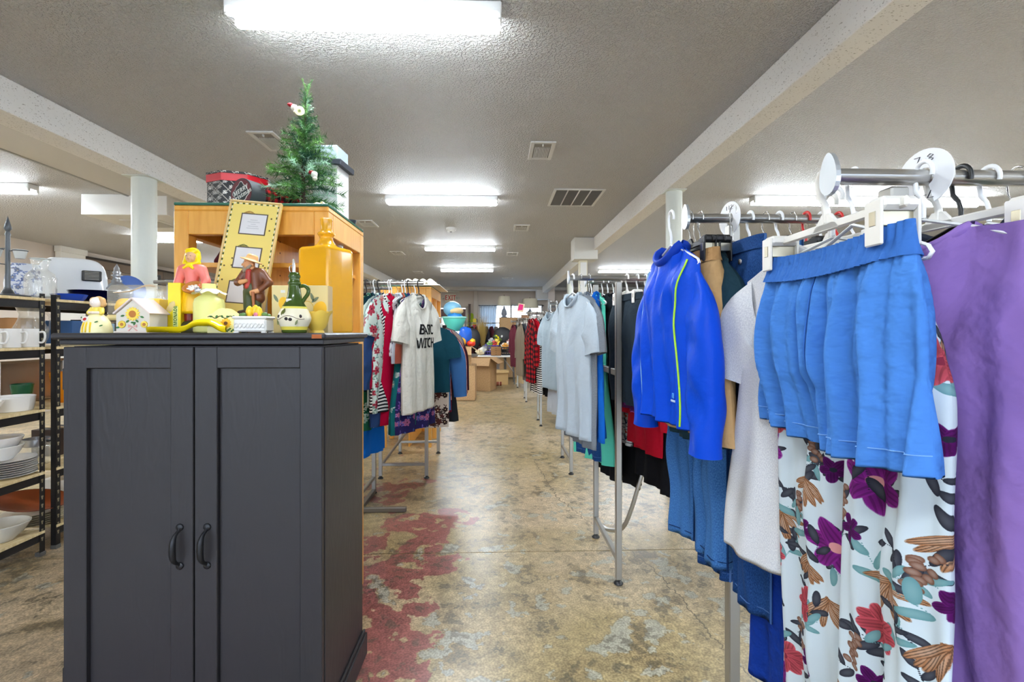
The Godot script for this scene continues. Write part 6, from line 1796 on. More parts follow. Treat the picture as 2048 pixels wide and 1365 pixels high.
# ---------- yellow hutches ----------
func hutch(label: String, x0: float, x1: float, z0: float, z1: float, h: float, shelves: Array, side_gaps: int) -> Node3D:
	var t := thing("display_hutch", label, "hutch", Vector3((x0 + x1) * 0.5, 0, (z0 + z1) * 0.5), 0.0, "yellow display hutches")
	var w := x1 - x0; var d := absf(z1 - z0)
	var wood := texmat(T.wood, 0.35); wood.uv1_triplanar = true; wood.uv1_scale = Vector3(1.6, 1.0, 1.6)
	for sx in [-1, 1]:
		for sz in [-1, 1]:
			obj("post", bx(Vector3(sx * (w * 0.5 - 0.03), (h - 0.045) * 0.5, sz * (d * 0.5 - 0.03)), Vector3(0.06, h - 0.045, 0.06), 0.003), wood, t)
		for k in side_gaps:
			obj("post", bx(Vector3(sx * (w * 0.5 - 0.025), (h - 0.045) * 0.5, -d * 0.5 + d * (k + 1.0) / (side_gaps + 1.0)), Vector3(0.05, h - 0.045, 0.05), 0.003), wood, t)
		obj("side_rail", bx(Vector3(sx * (w * 0.5 - 0.02), h - 0.095, 0), Vector3(0.04, 0.1, d - 0.12), 0.003), wood, t)
		obj("end_rail", bx(Vector3(0, h - 0.095, sx * (d * 0.5 - 0.02)), Vector3(w - 0.12, 0.1, 0.04), 0.003), wood, t)
	obj("top_board", bx(Vector3(0, h - 0.034, 0), Vector3(w, 0.022, d), 0.004), wood, t)
	var glass_edge := StandardMaterial3D.new(); glass_edge.albedo_color = rgb(60, 110, 92); glass_edge.roughness = 0.1
	obj("glass_top", bx(Vector3(0, h - 0.0165, 0), Vector3(w, 0.011, d), 0.002), glass_edge, t)
	# pierced divider with its row of peg holes
	var dv := obj("divider_panel", bx(Vector3(w * 0.5 - 0.26, (h - 0.15) * 0.5, 0), Vector3(0.018, h - 0.16, d - 0.06), 0.001), wood, t)
	var holes := MB.new()
	for k in 26:
		for z in [-0.16, 0.16]:
			holes.box(Vector3(w * 0.5 - 0.2508, 0.5 + k * 0.05, z), Vector3(0.0012, 0.007, 0.007), 0.0004)
	obj("peg_holes", holes, mat(rgb(90, 50, 20), 0.9), dv)
	for y in shelves:
		obj("shelf", bx(Vector3(0, y - 0.01, 0), Vector3(w - 0.05, 0.02, d - 0.05), 0.002), wood, t)
	obj("end_panel", bx(Vector3(0, 0.6, -d * 0.5 + 0.05), Vector3(w - 0.12, 1.2, 0.012), 0.001), wood, t)
	return t

func hutches() -> void:
	hutch("yellow maple display hutch standing behind the black cabinet", -1.352, -0.71, -2.06, -2.6, 1.905, [0.4, 0.9, 1.3, 1.645], 0)
	hutch("yellow maple display hutch further down the aisle past the clothes rack", -1.34, -0.754, -5.62, -6.6, 1.9, [0.5, 1.0, 1.4], 1)
	var H := 1.905 - 0.011
	# --- things on the near hutch
	T.damask = tex(damask_image())
	var t := thing("damask_box", "black and white damask hat box with a red ribbon band", "box", Vector3(-1.215, H, -2.32), 0.28)
	var oct := func(r: float, rx: float) -> PackedVector2Array:
		var o := PackedVector2Array()
		for k in 8: o.append(Vector2(cos(TAU * (k + 0.5) / 8.0) * rx, sin(TAU * (k + 0.5) / 8.0) * r))
		return o
	var b := MB.new(); b.xf = Transform3D(Basis(Vector3.RIGHT, -PI / 2), Vector3.ZERO); b.prism(oct.call(0.115, 0.135), 0.0, 0.155)
	var dm := texmat(T.damask, 0.5, Vector3(1, 1, 1)); dm.uv1_triplanar = true; dm.uv1_scale = Vector3(20, 20, 20)
	obj("box_body", b, dm, t)
	b = MB.new(); b.xf = Transform3D(Basis(Vector3.RIGHT, -PI / 2), Vector3.ZERO); b.prism(oct.call(0.119, 0.139), 0.14, 0.176)
	obj("ribbon_band", b, mat(rgb(196, 18, 36), 0.35), t)
	b = MB.new(); b.xf = Transform3D(Basis(Vector3.RIGHT, -PI / 2), Vector3.ZERO); b.prism(oct.call(0.12, 0.14), 0.174, 0.184)
	obj("lid", b, dm, t)
	# plaid tube lying on its side
	t = thing("plaid_tube_box", "red and black plaid tube box lying on its side with a chalkboard end", "box", Vector3(-1.12, H + 0.066, -2.15))
	t.rotation = Vector3(0, deg_to_rad(156), 0)
	b = MB.new(); b.xf = Transform3D(Basis(Vector3.RIGHT, PI / 2), Vector3.ZERO)
	b.lathe([Vector2(0.064, 0.07), Vector2(0.064, 0.27)], 36)
	obj("plaid_wall", b, printed(T.plaid, 1.0, "plaidbox", 0.5).duplicate(), t)
	(t.get_child(0).material_override as StandardMaterial3D).uv1_scale = Vector3(6, 3, 1)
	b = MB.new(); b.xf = Transform3D(Basis(Vector3.RIGHT, PI / 2), Vector3.ZERO)
	b.lathe([Vector2(0.0, 0.0), Vector2(0.066, 0.0), Vector2(0.066, 0.0), Vector2(0.066, 0.072)], 36)
	obj("lid", b, mat(rgb(58, 60, 64), 0.45), t)
	b = MB.new(); b.xf = Transform3D(Basis(Vector3.UP, PI), Vector3.ZERO); b.prism(oval(0.062, 0.062, 0, 32), 0.0, 0.0012)
	obj("plaid_end", b, mat(rgb(112, 50, 56), 0.6), t)
	var badge := PackedVector2Array()
	for k in 48:
		var a := TAU * k / 48.0
		var r := 0.044 + 0.006 * cos(a * 4.0) + 0.003 * cos(a * 8.0)
		badge.append(Vector2(cos(a) * r, sin(a) * r))
	var bg2 := PackedVector2Array()
	for q in badge: bg2.append(q * 0.94)
	b = MB.new(); b.xf = Transform3D(Basis(Vector3.UP, PI), Vector3.ZERO); b.prism(badge, 0.0, 0.002); obj("badge_outline", b, mat(rgb(226, 222, 216), 0.6), t)
	b = MB.new(); b.xf = Transform3D(Basis(Vector3.UP, PI), Vector3.ZERO); b.prism(bg2, 0.0, 0.0026); obj("badge", b, mat(rgb(48, 50, 52), 0.6), t)
	lettering("badge_letters", "MERRY", 0.02, mat(rgb(226, 222, 216), 0.6), t, Vector3(0, 0.012, -0.003), Vector3(0, PI, 0.35))
	lettering("badge_letters", "Christmas", 0.019, mat(rgb(226, 222, 216), 0.6), t, Vector3(0, -0.012, -0.003), Vector3(0, PI, 0.35), "Droid Serif")
	# white lidded box leaning behind the tree
	t = thing("white_lidded_box", "tall white box with a dark lid behind the small tree", "box", Vector3(-0.835, H, -2.47), -0.1)
	obj("carton", bx(Vector3(0, 0.15, 0), Vector3(0.12, 0.3, 0.14), 0.002), mat(rgb(232, 232, 230), 0.6), t)
	obj("grey_panel", bx(Vector3(0.0, 0.335, 0), Vector3(0.115, 0.09, 0.135), 0.002), mat(rgb(150, 164, 172), 0.7), t)
	b = MB.new(); b.xf = Transform3D(Basis(Vector3.UP, 0.0) * Basis(Vector3(0, 0, 1), -0.12), Vector3(0.0, 0.3, 0)); b.box(Vector3(0.004, 0, 0), Vector3(0.16, 0.03, 0.17), 0.003)
	obj("lid", b, mat(rgb(44, 48, 58), 0.5), t)
	# small odds and ends on the glass
	t = thing("gold_ornament", "little gold scroll ornament at the hutch's front corner", "ornament", Vector3(-0.77, H, -2.12))
	b = MB.new(); b.tube(smooth_path([Vector3(-0.025, 0.006, 0), Vector3(-0.012, 0.014, 0.004), Vector3(0.004, 0.012, 0), Vector3(0.012, 0.02, -0.004), Vector3(0.026, 0.006, 0)], 5), 0.006, 8)
	obj("scroll", b, mat(rgb(196, 176, 120), 0.35, 0.3), t)
	t = thing("dark_cup", "small dark metal cup on the hutch's rear corner", "cup", Vector3(-0.745, H, -2.5))
	b = MB.new(); b.lathe([Vector2(0.0, 0), Vector2(0.02, 0), Vector2(0.026, 0.03), Vector2(0.024, 0.03), Vector2(0.018, 0.004)], 18)
	obj("cup_body", b, mat(rgb(50, 54, 60), 0.35, 0.5), t)
	christmas_tree(Vector3(-0.91, H, -2.3))
	hutch_contents()
	# --- cream padded tubes on the far hutch
	for k in 4:
		t = thing("padded_roll", "cream padded roll lying on top of the farther hutch", "roll", Vector3(-1.02 + k * 0.085, 1.93, -6.1), 0.0, "cream rolls on the farther hutch")
		b = MB.new(); b.tube([Vector3(0, 0, 0.5), Vector3(0, 0, 0.49), Vector3(0, 0, -0.4)], [0.03, 0.038, 0.038], 14)
		obj("roll_body", b, mat(rgb(232, 226, 208), 0.7), t)
	t = thing("white_board", "white board lying under the cream rolls on the farther hutch", "board", Vector3(-0.9, 1.892, -6.05))
	obj("panel", bx(Vector3(0.02, -0.0, 0), Vector3(0.46, 0.01, 0.96), 0.002), mat(rgb(226, 224, 218), 0.6), t)

func damask_image() -> Image:
	var im := Image.create(128, 128, false, Image.FORMAT_RGB8)
	im.fill(rgb(24, 22, 24))
	var w := rgb(226, 220, 214)
	for c in [Vector2(32, 32), Vector2(96, 96)]:
		for k in 7:
			var a := TAU * k / 7.0 + PI / 2
			stamp(im, c + Vector2(cos(a), -sin(a)) * 15, 13, 5, -a, w, w)
		stamp(im, c, 8, 10, 0, w, w); stamp(im, c, 3, 4, 0, rgb(24, 22, 24), rgb(24, 22, 24))
	for k in 260:
		var s := k / 260.0 * 128.0
		for q in [Vector2(s, 64 + s), Vector2(s, 64 - s)]:
			stamp(im, q, 4.5, 4.5, 0, rgb(176, 166, 156), rgb(176, 166, 156))
	return im

func christmas_tree(base: Vector3) -> void:
	var t := thing("tabletop_tree", "small artificial green christmas tree on top of the yellow hutch", "tree", base)
	var b := MB.new(); b.tube([Vector3.ZERO, Vector3(0.0, 0.3, 0), Vector3(0.015, 0.56, 0)], [0.011, 0.008, 0.003], 8)
	obj("trunk", b, mat(rgb(70, 56, 40), 0.8), t)
	obj("tree_base", bx(Vector3(0, 0.012, 0), Vector3(0.13, 0.024, 0.13), 0.01), mat(rgb(60, 48, 36), 0.8), t)
	var greens := [mat(rgb(66, 118, 58), 0.6), mat(rgb(112, 158, 84), 0.6), mat(rgb(44, 88, 66), 0.6), mat(rgb(176, 204, 184), 0.65)]
	# three branch shapes: a wire stem with many needles
	var shapes := []
	var r := RandomNumberGenerator.new(); r.seed = 77
	for s in 3:
		var m := MB.new()
		m.tube([Vector3.ZERO, Vector3(0.05, 0.006, 0), Vector3(0.1, -0.004, 0)], [0.0022, 0.0018, 0.001], 5)
		for k in 95:
			var u := r.randf_range(0.12, 1.02)
			var c := Vector3(0.1 * u, 0.006 * sin(u * PI), 0)
			var a := r.randf() * TAU
			var d := Vector3(0.55, cos(a), sin(a)).normalized()
			var L := r.randf_range(0.02, 0.032)
			var w := d.cross(Vector3(r.randf() - 0.5, r.randf() - 0.5, r.randf() - 0.5)).normalized() * 0.0011
			m.tri(c - w, c + w, c + d * L); m.tri(c + w, c - w, c + d * L)
		shapes.append(m.mesh())
	var n := 170
	for k in n:
		var u := (k + 0.5) / n
		var y := 0.07 + 0.49 * pow(u, 0.85)
		var rad := lerpf(0.235, 0.014, pow(u, 0.8)) * r.randf_range(0.75, 1.05)
		var a := k * 2.39996 + r.randf_range(-0.2, 0.2)
		var o := obj("branch", shapes[k % 3], greens[[0, 1, 2, 0, 1, 0, 2, 3][r.randi() % 8]], t)
		var sc := clampf(rad / 0.1, 0.35, 2.2)
		o.position = Vector3(0.015 * u, y, 0)
		o.rotation = Vector3(0, a, lerpf(-0.28, 0.55, u) + r.randf_range(-0.15, 0.2))
		o.scale = Vector3(sc, minf(sc, 1.15), minf(sc, 1.15))
	for k in 9:
		var o := obj("top_branch", shapes[k % 3], greens[k % 2], t)
		o.position = Vector3(0.015, 0.5 + k * 0.012, 0); o.rotation = Vector3(0, k * 2.4, 1.15); o.scale = Vector3(0.6, 0.45, 0.45)
	# ornaments
	var orn := thing("disc_ornament", "round wooden slice ornament near the tree's top", "ornament", base + Vector3(0.005, 0.475, 0.055), 0.2)
	var m := MB.new(); m.xf = Transform3D(Basis(Vector3.RIGHT, PI / 2), Vector3.ZERO); m.lathe([Vector2(0, -0.003), Vector2(0.021, -0.003), Vector2(0.021, -0.003), Vector2(0.022, 0.003), Vector2(0.022, 0.003), Vector2(0, 0.003)], 24)
	obj("slice", m, mat(rgb(226, 214, 160), 0.7), orn)
	for k in 5: motif("painted_sprig", oval(0.008, 0.0016, k * 0.63, 8, 0.3), Vector3(0, 0, 0.0032), mat(rgb(120, 128, 70), 0.7), orn, 0.0006)
	for e in [[Vector3(0.085, 0.17, 0.09), "white bearded gnome ornament in a red cap on the tree", -0.3], [Vector3(-0.03, 0.5, 0.03), "white snowball ornament with a red bow high on the tree", 0.3]]:
		orn = thing("hanging_ornament", e[1], "ornament", base + e[0], e[2])
		m = MB.new(); m.blob(Vector3(0, 0, 0), Vector3(0.015, 0.016, 0.014), 12, 8, 0.08, 1.0); obj("fluffy_body", m, mat(rgb(236, 230, 222), 0.9), orn)
		m = MB.new(); m.blob(Vector3(-0.016, 0.012, 0), Vector3(0.014, 0.009, 0.01), 12, 8, 0.05, 2.0); obj("red_cap", m, mat(rgb(170, 24, 36), 0.8), orn)
		m = MB.new(); m.blob(Vector3(0.006, -0.02, 0.004), Vector3(0.011, 0.009, 0.01), 10, 6, 0.1, 3.0); obj("lower_body", m, mat(rgb(220, 206, 190), 0.9), orn)

func hutch_contents() -> void:
	var glass: StandardMaterial3D = mats.clear
	var S := 1.645
	# plush moose or deer: maroon coat, cream muzzle
	var t := thing("plush_animal", "cream muzzled plush animal in a maroon coat on the hutch shelf", "plush toy", Vector3(-1.24, S, -2.3), 0.5)
	obj("plush_body", solid([[Vector3(0, 0.03, 0), Vector3(0, 0.09, 0), 0.04, 0.034], [Vector3(0.02, 0.08, 0.01), Vector3(0.07, 0.035, 0.02), 0.017, 0.014], [Vector3(-0.03, 0.08, 0), Vector3(-0.06, 0.03, 0.01), 0.017, 0.014]], 0.006, 0.012), mat(rgb(84, 22, 34), 0.95), t)
	obj("plush_head", solid([[Vector3(0.0, 0.14, 0), Vector3(0.05, 0.145, 0.01), 0.028, 0.02], [Vector3(0.0, 0.16, 0), Vector3(0.0, 0.165, 0), 0.024, 0.02]], 0.005, 0.01), mat(rgb(206, 186, 158), 0.95), t)
	obj("hood", solid([[Vector3(-0.016, 0.15, 0), Vector3(-0.02, 0.2, 0), 0.026, 0.02], [Vector3(-0.02, 0.11, 0), Vector3(-0.016, 0.15, 0), 0.022, 0.026]], 0.006, 0.01), mat(rgb(70, 18, 30), 0.95), t)
	obj("paw", solid([[Vector3(0.07, 0.035, 0.02), Vector3(0.085, 0.015, 0.025), 0.018, 0.02]], 0.005, 0.01), mat(rgb(206, 186, 158), 0.95), t)
	# tumblers
	for k in 3:
		t = thing("glass_tumbler", "tall clear glass tumbler with a blue print on the hutch's upper shelf", "glass", Vector3(-0.86 + k * 0.055, S, -2.3 - 0.03 * (k % 2)), 0.0, "tumblers in the hutch")
		var b := MB.new(); b.lathe([Vector2(0, 0), Vector2(0.024, 0), Vector2(0.026, 0.004), Vector2(0.028, 0.12), Vector2(0.026, 0.12), Vector2(0.023, 0.008), Vector2(0, 0.006)], 20); obj("glass_wall", b, glass, t)
		b = MB.new(); b.lathe([Vector2(0.0275, 0.03), Vector2(0.0284, 0.1)], 20); obj("printed_band", b, mat(rgb(44, 84, 120), 0.4), t)
	# black wire lantern
	t = thing("wire_lantern", "small black wire birdcage lantern on the lower hutch shelf", "lantern", Vector3(-0.93, 1.3, -2.24))
	var b := MB.new()
	b.lathe([Vector2(0, 0), Vector2(0.045, 0), Vector2(0.045, 0.008), Vector2(0, 0.008)], 18)
	obj("lantern_base", b, mat(rgb(24, 24, 26), 0.5), t)
	for k in 8:
		var a := TAU * k / 8.0
		b = MB.new(); b.tube(smooth_path([Vector3(cos(a) * 0.042, 0.005, sin(a) * 0.042), Vector3(cos(a) * 0.042, 0.14, sin(a) * 0.042), Vector3(cos(a) * 0.03, 0.19, sin(a) * 0.03), Vector3(0, 0.215, 0)], 4), 0.0022, 5); obj("wire_rib", b, mat(rgb(24, 24, 26), 0.5), t)
	for y in [0.07, 0.14]:
		b = MB.new(); var rg := []
		for k in 25: rg.append(Vector3(cos(TAU * k / 24.0) * 0.042, y, sin(TAU * k / 24.0) * 0.042))
		b.tube(rg, 0.002, 5); obj("wire_ring", b, mat(rgb(24, 24, 26), 0.5), t)
	b = MB.new(); b.tube(arc(Vector3(0, 0.228, 0), 0.012, 0, TAU, 16), 0.002, 5); obj("carry_ring", b, mat(rgb(24, 24, 26), 0.5), t)
	# red flowered bowl, dark case, small trays
	t = thing("flowered_bowl", "bowl heaped with red and white silk flowers in the hutch", "bowl", Vector3(-0.87, 1.3, -2.18))
	b = MB.new(); b.lathe([Vector2(0, 0), Vector2(0.03, 0), Vector2(0.06, 0.07), Vector2(0.057, 0.07), Vector2(0.028, 0.006), Vector2(0, 0.006)], 22); obj("bowl_body", b, mat(rgb(60, 80, 120), 0.3), t)
	for k in 14:
		var a := k * 2.4
		b = MB.new(); b.blob(Vector3(cos(a) * 0.012 * sqrt(k), 0.085 + 0.012 * sin(k), sin(a) * 0.012 * sqrt(k)), Vector3(0.016, 0.013, 0.016), 9, 6, 0.15, k); obj("silk_flower", b, mat([rgb(190, 40, 50), rgb(232, 224, 206), rgb(90, 130, 60), rgb(170, 60, 90)][k % 4], 0.8), t)
	t = thing("dark_case", "dark green case standing on the hutch shelf by the plush animal", "case", Vector3(-1.1, S, -2.4))
	obj("case_body", bx(Vector3(0, 0.06, 0), Vector3(0.14, 0.12, 0.06), 0.006), mat(rgb(26, 40, 36), 0.5), t)
	obj("case_latch", bx(Vector3(0, 0.07, 0.032), Vector3(0.02, 0.014, 0.006), 0.002), mat(rgb(160, 150, 120), 0.3, 0.8), t)
	t = thing("white_jar", "white lidded jar on the hutch's lower shelf beside the frame", "jar", Vector3(-1.2, 1.3, -2.25))
	b = MB.new(); b.lathe([Vector2(0, 0), Vector2(0.05, 0), Vector2(0.052, 0.02), Vector2(0.052, 0.2), Vector2(0.046, 0.22), Vector2(0, 0.225)], 22); obj("jar_body", b, mat(rgb(222, 218, 206), 0.4), t)
	b = MB.new(); b.lathe([Vector2(0.054, 0.205), Vector2(0.054, 0.235), Vector2(0, 0.24)], 22); obj("jar_lid", b, mat(rgb(150, 140, 126), 0.4), t)
	t = thing("patterned_cushion", "blue and maroon patterned cushion on the lower hutch shelf", "cushion", Vector3(-0.98, 1.3, -2.42), 0.2)
	b = MB.new(); b.blob(Vector3(0, 0.11, 0), Vector3(0.15, 0.12, 0.05), 20, 12, 0.06, 4.0); obj("cushion_cover", b, printed(T.purple_floral, 6.0, "cushion"), t)
	obj("cushion_tag", bx(Vector3(0.13, 0.05, 0.04), Vector3(0.02, 0.03, 0.002)), mat(rgb(230, 230, 230), 0.8), t)

# ---------- housewares shelving on the left ----------
const SHELF_Y := [1.553, 1.258, 0.883, 0.505, 0.15]

func shelf_unit(label: String, x: float, z0: float, z1: float) -> Node3D:
	# x: front face (towards the aisle); z0 nearer, z1 farther; 0.46 deep
	var t := thing("shelving_unit", label, "shelving", Vector3(x - 0.23, 0, (z0 + z1) * 0.5), 0.0, "black boltless shelving units")
	var black := mat(rgb(30, 30, 32), 0.4, 0.3)
	var board := texmat(T.board, 0.7); board.uv1_triplanar = true; board.uv1_scale = Vector3(1.5, 1.5, 1.5)
	var L := absf(z1 - z0)
	for sx in [-1, 1]:
		for sz in [-1, 1]:
			var b := MB.new()
			b.box(Vector3(sx * 0.215, 0.79, sz * (L * 0.5 - 0.002)), Vector3(0.03, 1.58, 0.003)); b.box(Vector3(sx * 0.2285, 0.79, sz * (L * 0.5 - 0.017)), Vector3(0.003, 1.58, 0.032))
			var p := obj("upright", b, black, t)
			obj("foot_plate", bx(Vector3(sx * 0.217, 0.012, sz * (L * 0.5 - 0.015)), Vector3(0.036, 0.024, 0.036), 0.002), mat(rgb(90, 88, 84), 0.5), p)
			if sx > 0:
				var hm := MB.new()
				for k in 30:
					hm.box(Vector3(0.2302, 0.1 + k * 0.05, sz * (L * 0.5 - 0.018)), Vector3(0.0008, 0.018, 0.008), 0.0003); hm.box(Vector3(0.2302, 0.108 + k * 0.05, sz * (L * 0.5 - 0.018)), Vector3(0.0008, 0.01, 0.013), 0.0003)
				obj("keyhole_slots", hm, mat(rgb(150, 140, 112), 0.7), p)
	for y in SHELF_Y:
		obj("shelf_board", bx(Vector3(0.002, y - 0.008, 0), Vector3(0.466, 0.016, L - 0.008), 0.001), board, t)
		for sx in [-1, 1]:
			var b := MB.new()
			b.box(Vector3(sx * 0.224, y - 0.038, 0), Vector3(0.004, 0.04, L - 0.01), 0.001); b.box(Vector3(sx * 0.217, y - 0.06, 0), Vector3(0.018, 0.006, L - 0.01), 0.001)
			obj("shelf_beam", b, mat(rgb(44, 44, 46), 0.3, 0.5) if sx > 0 else black, t)
	return t

func bowl(called: String, label: String, cat: String, pos: Vector3, r: float, h: float, m: Material, base := 0.5, group := "", wall := 0.004) -> Node3D:
	var t := thing(called, label, cat, pos, 0.0, group)
	var b := MB.new()
	b.lathe([Vector2(0, 0), Vector2(r * base, 0), Vector2(r * base * 1.03, 0.004), Vector2(lerpf(r * base, r, 0.6), h * 0.45), Vector2(r, h * 0.96), Vector2(r, h), Vector2(r - wall, h), Vector2(lerpf(r * base, r, 0.55) - wall, h * 0.45), Vector2(r * base * 0.9, 0.01), Vector2(0, 0.01)], 28)
	obj("bowl_wall", b, m, t)
	b = MB.new(); b.tube(arc(Vector3(0, h, 0), r - wall * 0.5, 0, TAU, 28, Vector3.RIGHT, Vector3.FORWARD), wall * 0.7, 6, false)
	obj("rim", b, m, t)
	return t

func plate(label: String, pos: Vector3, r: float, m: Material, group: String) -> void:
	var t := thing("dinner_plate", label, "plate", pos, 0.0, group)
	var b := MB.new(); b.lathe([Vector2(0, 0.0), Vector2(r * 0.55, 0.0), Vector2(r * 0.62, 0.006), Vector2(r, 0.014), Vector2(r, 0.017), Vector2(r * 0.62, 0.01), Vector2(r * 0.5, 0.005), Vector2(0, 0.004)], 28)
	obj("plate_body", b, m, t)

func left_bay() -> void:
	shelf_unit("near black boltless shelving unit of white crockery", -2.73, -1.55, -3.0)
	shelf_unit("farther black boltless shelving unit with blue plates on top", -2.73, -3.07, -4.6)
	var glass: StandardMaterial3D = mats.clear
	var white := mat(rgb(236, 234, 230), 0.25); var cobalt := mat(rgb(14, 20, 84), 0.12); var steel := mat(rgb(180, 182, 186), 0.3, 0.8)
	var y: float = SHELF_Y[0]
	var X := -2.96
	# --- top shelf
	var t := thing("votive_stand", "grey metal votive stand with a spear finial and hanging glass cups", "candle holder", Vector3(-2.85, y, -2.9))
	var b := MB.new()
	b.lathe([Vector2(0, 0), Vector2(0.1, 0), Vector2(0.1, 0.01), Vector2(0.03, 0.02), Vector2(0.012, 0.06), Vector2(0.011, 0.36), Vector2(0.014, 0.365), Vector2(0.009, 0.38), Vector2(0.009, 0.385), Vector2(0.018, 0.4), Vector2(0.014, 0.42), Vector2(0.0, 0.475)], 16)
	obj("stand", b, mat(rgb(96, 100, 104), 0.4, 0.6), t)
	for e in [[0.07, 0.27, 0.0], [-0.03, 0.19, 0.06], [-0.09, 0.285, -0.02]]:
		b = MB.new(); b.tube([Vector3(0, e[1], 0), Vector3(e[0], e[1], e[2])], 0.003, 6)
		b.tube(arc(Vector3(e[0], e[1], e[2]), 0.033, 0, TAU, 20, Vector3.RIGHT, Vector3.FORWARD), 0.003, 6)
		var arm := obj("cup_arm", b, mat(rgb(96, 100, 104), 0.4, 0.6), t)
		b = MB.new(); b.lathe([Vector2(0, -0.045), Vector2(0.022, -0.045), Vector2(0.034, 0.006), Vector2(0.031, 0.006), Vector2(0.02, -0.04), Vector2(0, -0.04)], 18, Vector3(e[0], e[1], e[2]))
		obj("glass_cup", b, mat(rgb(214, 218, 218), 0.12), arm)
	t = thing("glass_bottle", "squat clear glass bottle with a wide neck on the top shelf", "bottle", Vector3(-2.84, y, -3.09))
	b = MB.new(); b.lathe([Vector2(0, 0), Vector2(0.07, 0), Vector2(0.077, 0.012), Vector2(0.077, 0.13), Vector2(0.066, 0.158), Vector2(0.04, 0.18), Vector2(0.036, 0.19), Vector2(0.048, 0.25), Vector2(0.045, 0.25), Vector2(0.033, 0.19), Vector2(0.062, 0.155), Vector2(0.072, 0.13), Vector2(0.072, 0.014), Vector2(0, 0.01)], 28)
	obj("glass_wall", b, glass, t)
	b = MB.new(); b.tube(arc(Vector3(0, 0.25, 0), 0.0465, 0, TAU, 24, Vector3.RIGHT, Vector3.FORWARD), 0.0035, 6, false); obj("rim", b, mat(rgb(220, 228, 230), 0.1), t)
	t = thing("floral_jar", "white jar with blue leafy print beside the glass bottle", "jar", Vector3(-2.99, y, -3.14))
	b = MB.new(); b.lathe([Vector2(0, 0), Vector2(0.07, 0), Vector2(0.085, 0.03), Vector2(0.088, 0.1), Vector2(0.08, 0.17), Vector2(0.078, 0.22), Vector2(0.07, 0.225), Vector2(0, 0.225)], 26)
	obj("jar_body", b, printed(tex(floral_image(128, rgb(226, 230, 240), [rgb(120, 140, 206), rgb(160, 176, 220)], 8, 10, 16, rgb(130, 150, 206), 44)), 3.0, "bluejar", 0.3), t)
	obj("jar_label", bx(Vector3(0.02, 0.19, 0.079), Vector3(0.05, 0.004, 0.002)), mat(rgb(90, 96, 110), 0.5), t)
	# white rounded appliance with a black grille
	t = thing("white_appliance", "large glossy white rounded appliance cover with a black vent grille", "appliance", Vector3(-3.08, y, -3.6), 0.72)
	b = MB.new()
	var p := PackedVector3Array()
	for j in 15:
		var s := j / 14.0
		var zz := lerpf(-0.13, 0.13, s); var k := sqrt(maxf(0.02, 1.0 - pow(absf(2 * s - 1), 5.0)))
		for i in 33:
			var a := PI * i / 32.0
			p.append(Vector3(cos(a) * 0.0 + spow(cos(a), 0.45) * 0.195 * (0.93 + 0.07 * k), spow(sin(a), 0.5) * 0.33 * k, zz))
	b.patch(p, 33, 15)
	b.box(Vector3(0, 0.01, 0), Vector3(0.39, 0.02, 0.24), 0.004)
	obj("shell", b, mat(rgb(232, 236, 240), 0.15), t)
	obj("grille_panel", bx(Vector3(0.1, 0.2, 0.129), Vector3(0.11, 0.075, 0.012), 0.008), mat(rgb(30, 30, 32), 0.4), t)
	for k in 6: obj("grille_slat", bx(Vector3(0.1, 0.175 + k * 0.0105, 0.137), Vector3(0.08, 0.004, 0.004), 0.001), mat(rgb(180, 176, 166), 0.4), t)
	# cobalt plates and a blue dish
	for k in 9:
		plate("cobalt blue dinner plate in the stack on the top shelf", Vector3(-2.85, y + k * 0.0085, -3.5), 0.135 + 0.004 * (k % 3), cobalt, "stack of cobalt plates")
	bowl("baking_dish", "translucent bright blue oval baking dish in front of the cobalt plates", "dish", Vector3(-2.82, y, -3.27), 0.095, 0.042, mat(rgb(24, 70, 180), 0.1), 0.75)
	t = thing("silver_urn", "silver ringed finial urn behind the cobalt plates", "urn", Vector3(-2.86, y, -3.72))
	b = MB.new(); b.lathe([Vector2(0, 0), Vector2(0.07, 0), Vector2(0.09, 0.05), Vector2(0.1, 0.09), Vector2(0.09, 0.125), Vector2(0.05, 0.15), Vector2(0.03, 0.17), Vector2(0.036, 0.18), Vector2(0.026, 0.19), Vector2(0.022, 0.215), Vector2(0.036, 0.222), Vector2(0.02, 0.232), Vector2(0.028, 0.245), Vector2(0.018, 0.255), Vector2(0.018, 0.275), Vector2(0.0, 0.31)], 24)
	obj("urn_body", b, steel, t)
	b = MB.new(); for k in 6: b.tube(arc(Vector3(0, 0.02 + 0.012 * k, 0), 0.078 + 0.003 * k, 0, TAU, 24, Vector3.RIGHT, Vector3.FORWARD), 0.003, 5, false)
	obj("ribbing", b, steel, t)
	t = thing("blue_platter", "medium blue platter standing on edge beside the gift box", "platter", Vector3(-2.84, y, -3.8), 0.9)
	b = MB.new(); b.xf = Transform3D(Basis(Vector3.RIGHT, PI / 2 - 0.12), Vector3(0, 0.115, 0)); b.lathe([Vector2(0, -0.004), Vector2(0.08, -0.004), Vector2(0.115, 0.01), Vector2(0.115, 0.015), Vector2(0.08, 0.002), Vector2(0, 0.002)], 28); obj("platter_body", b, mat(rgb(70, 110, 190), 0.25), t)
	obj("easel", bx(Vector3(0, 0.01, -0.03), Vector3(0.06, 0.02, 0.1), 0.003), mat(rgb(60, 60, 64), 0.5), t)
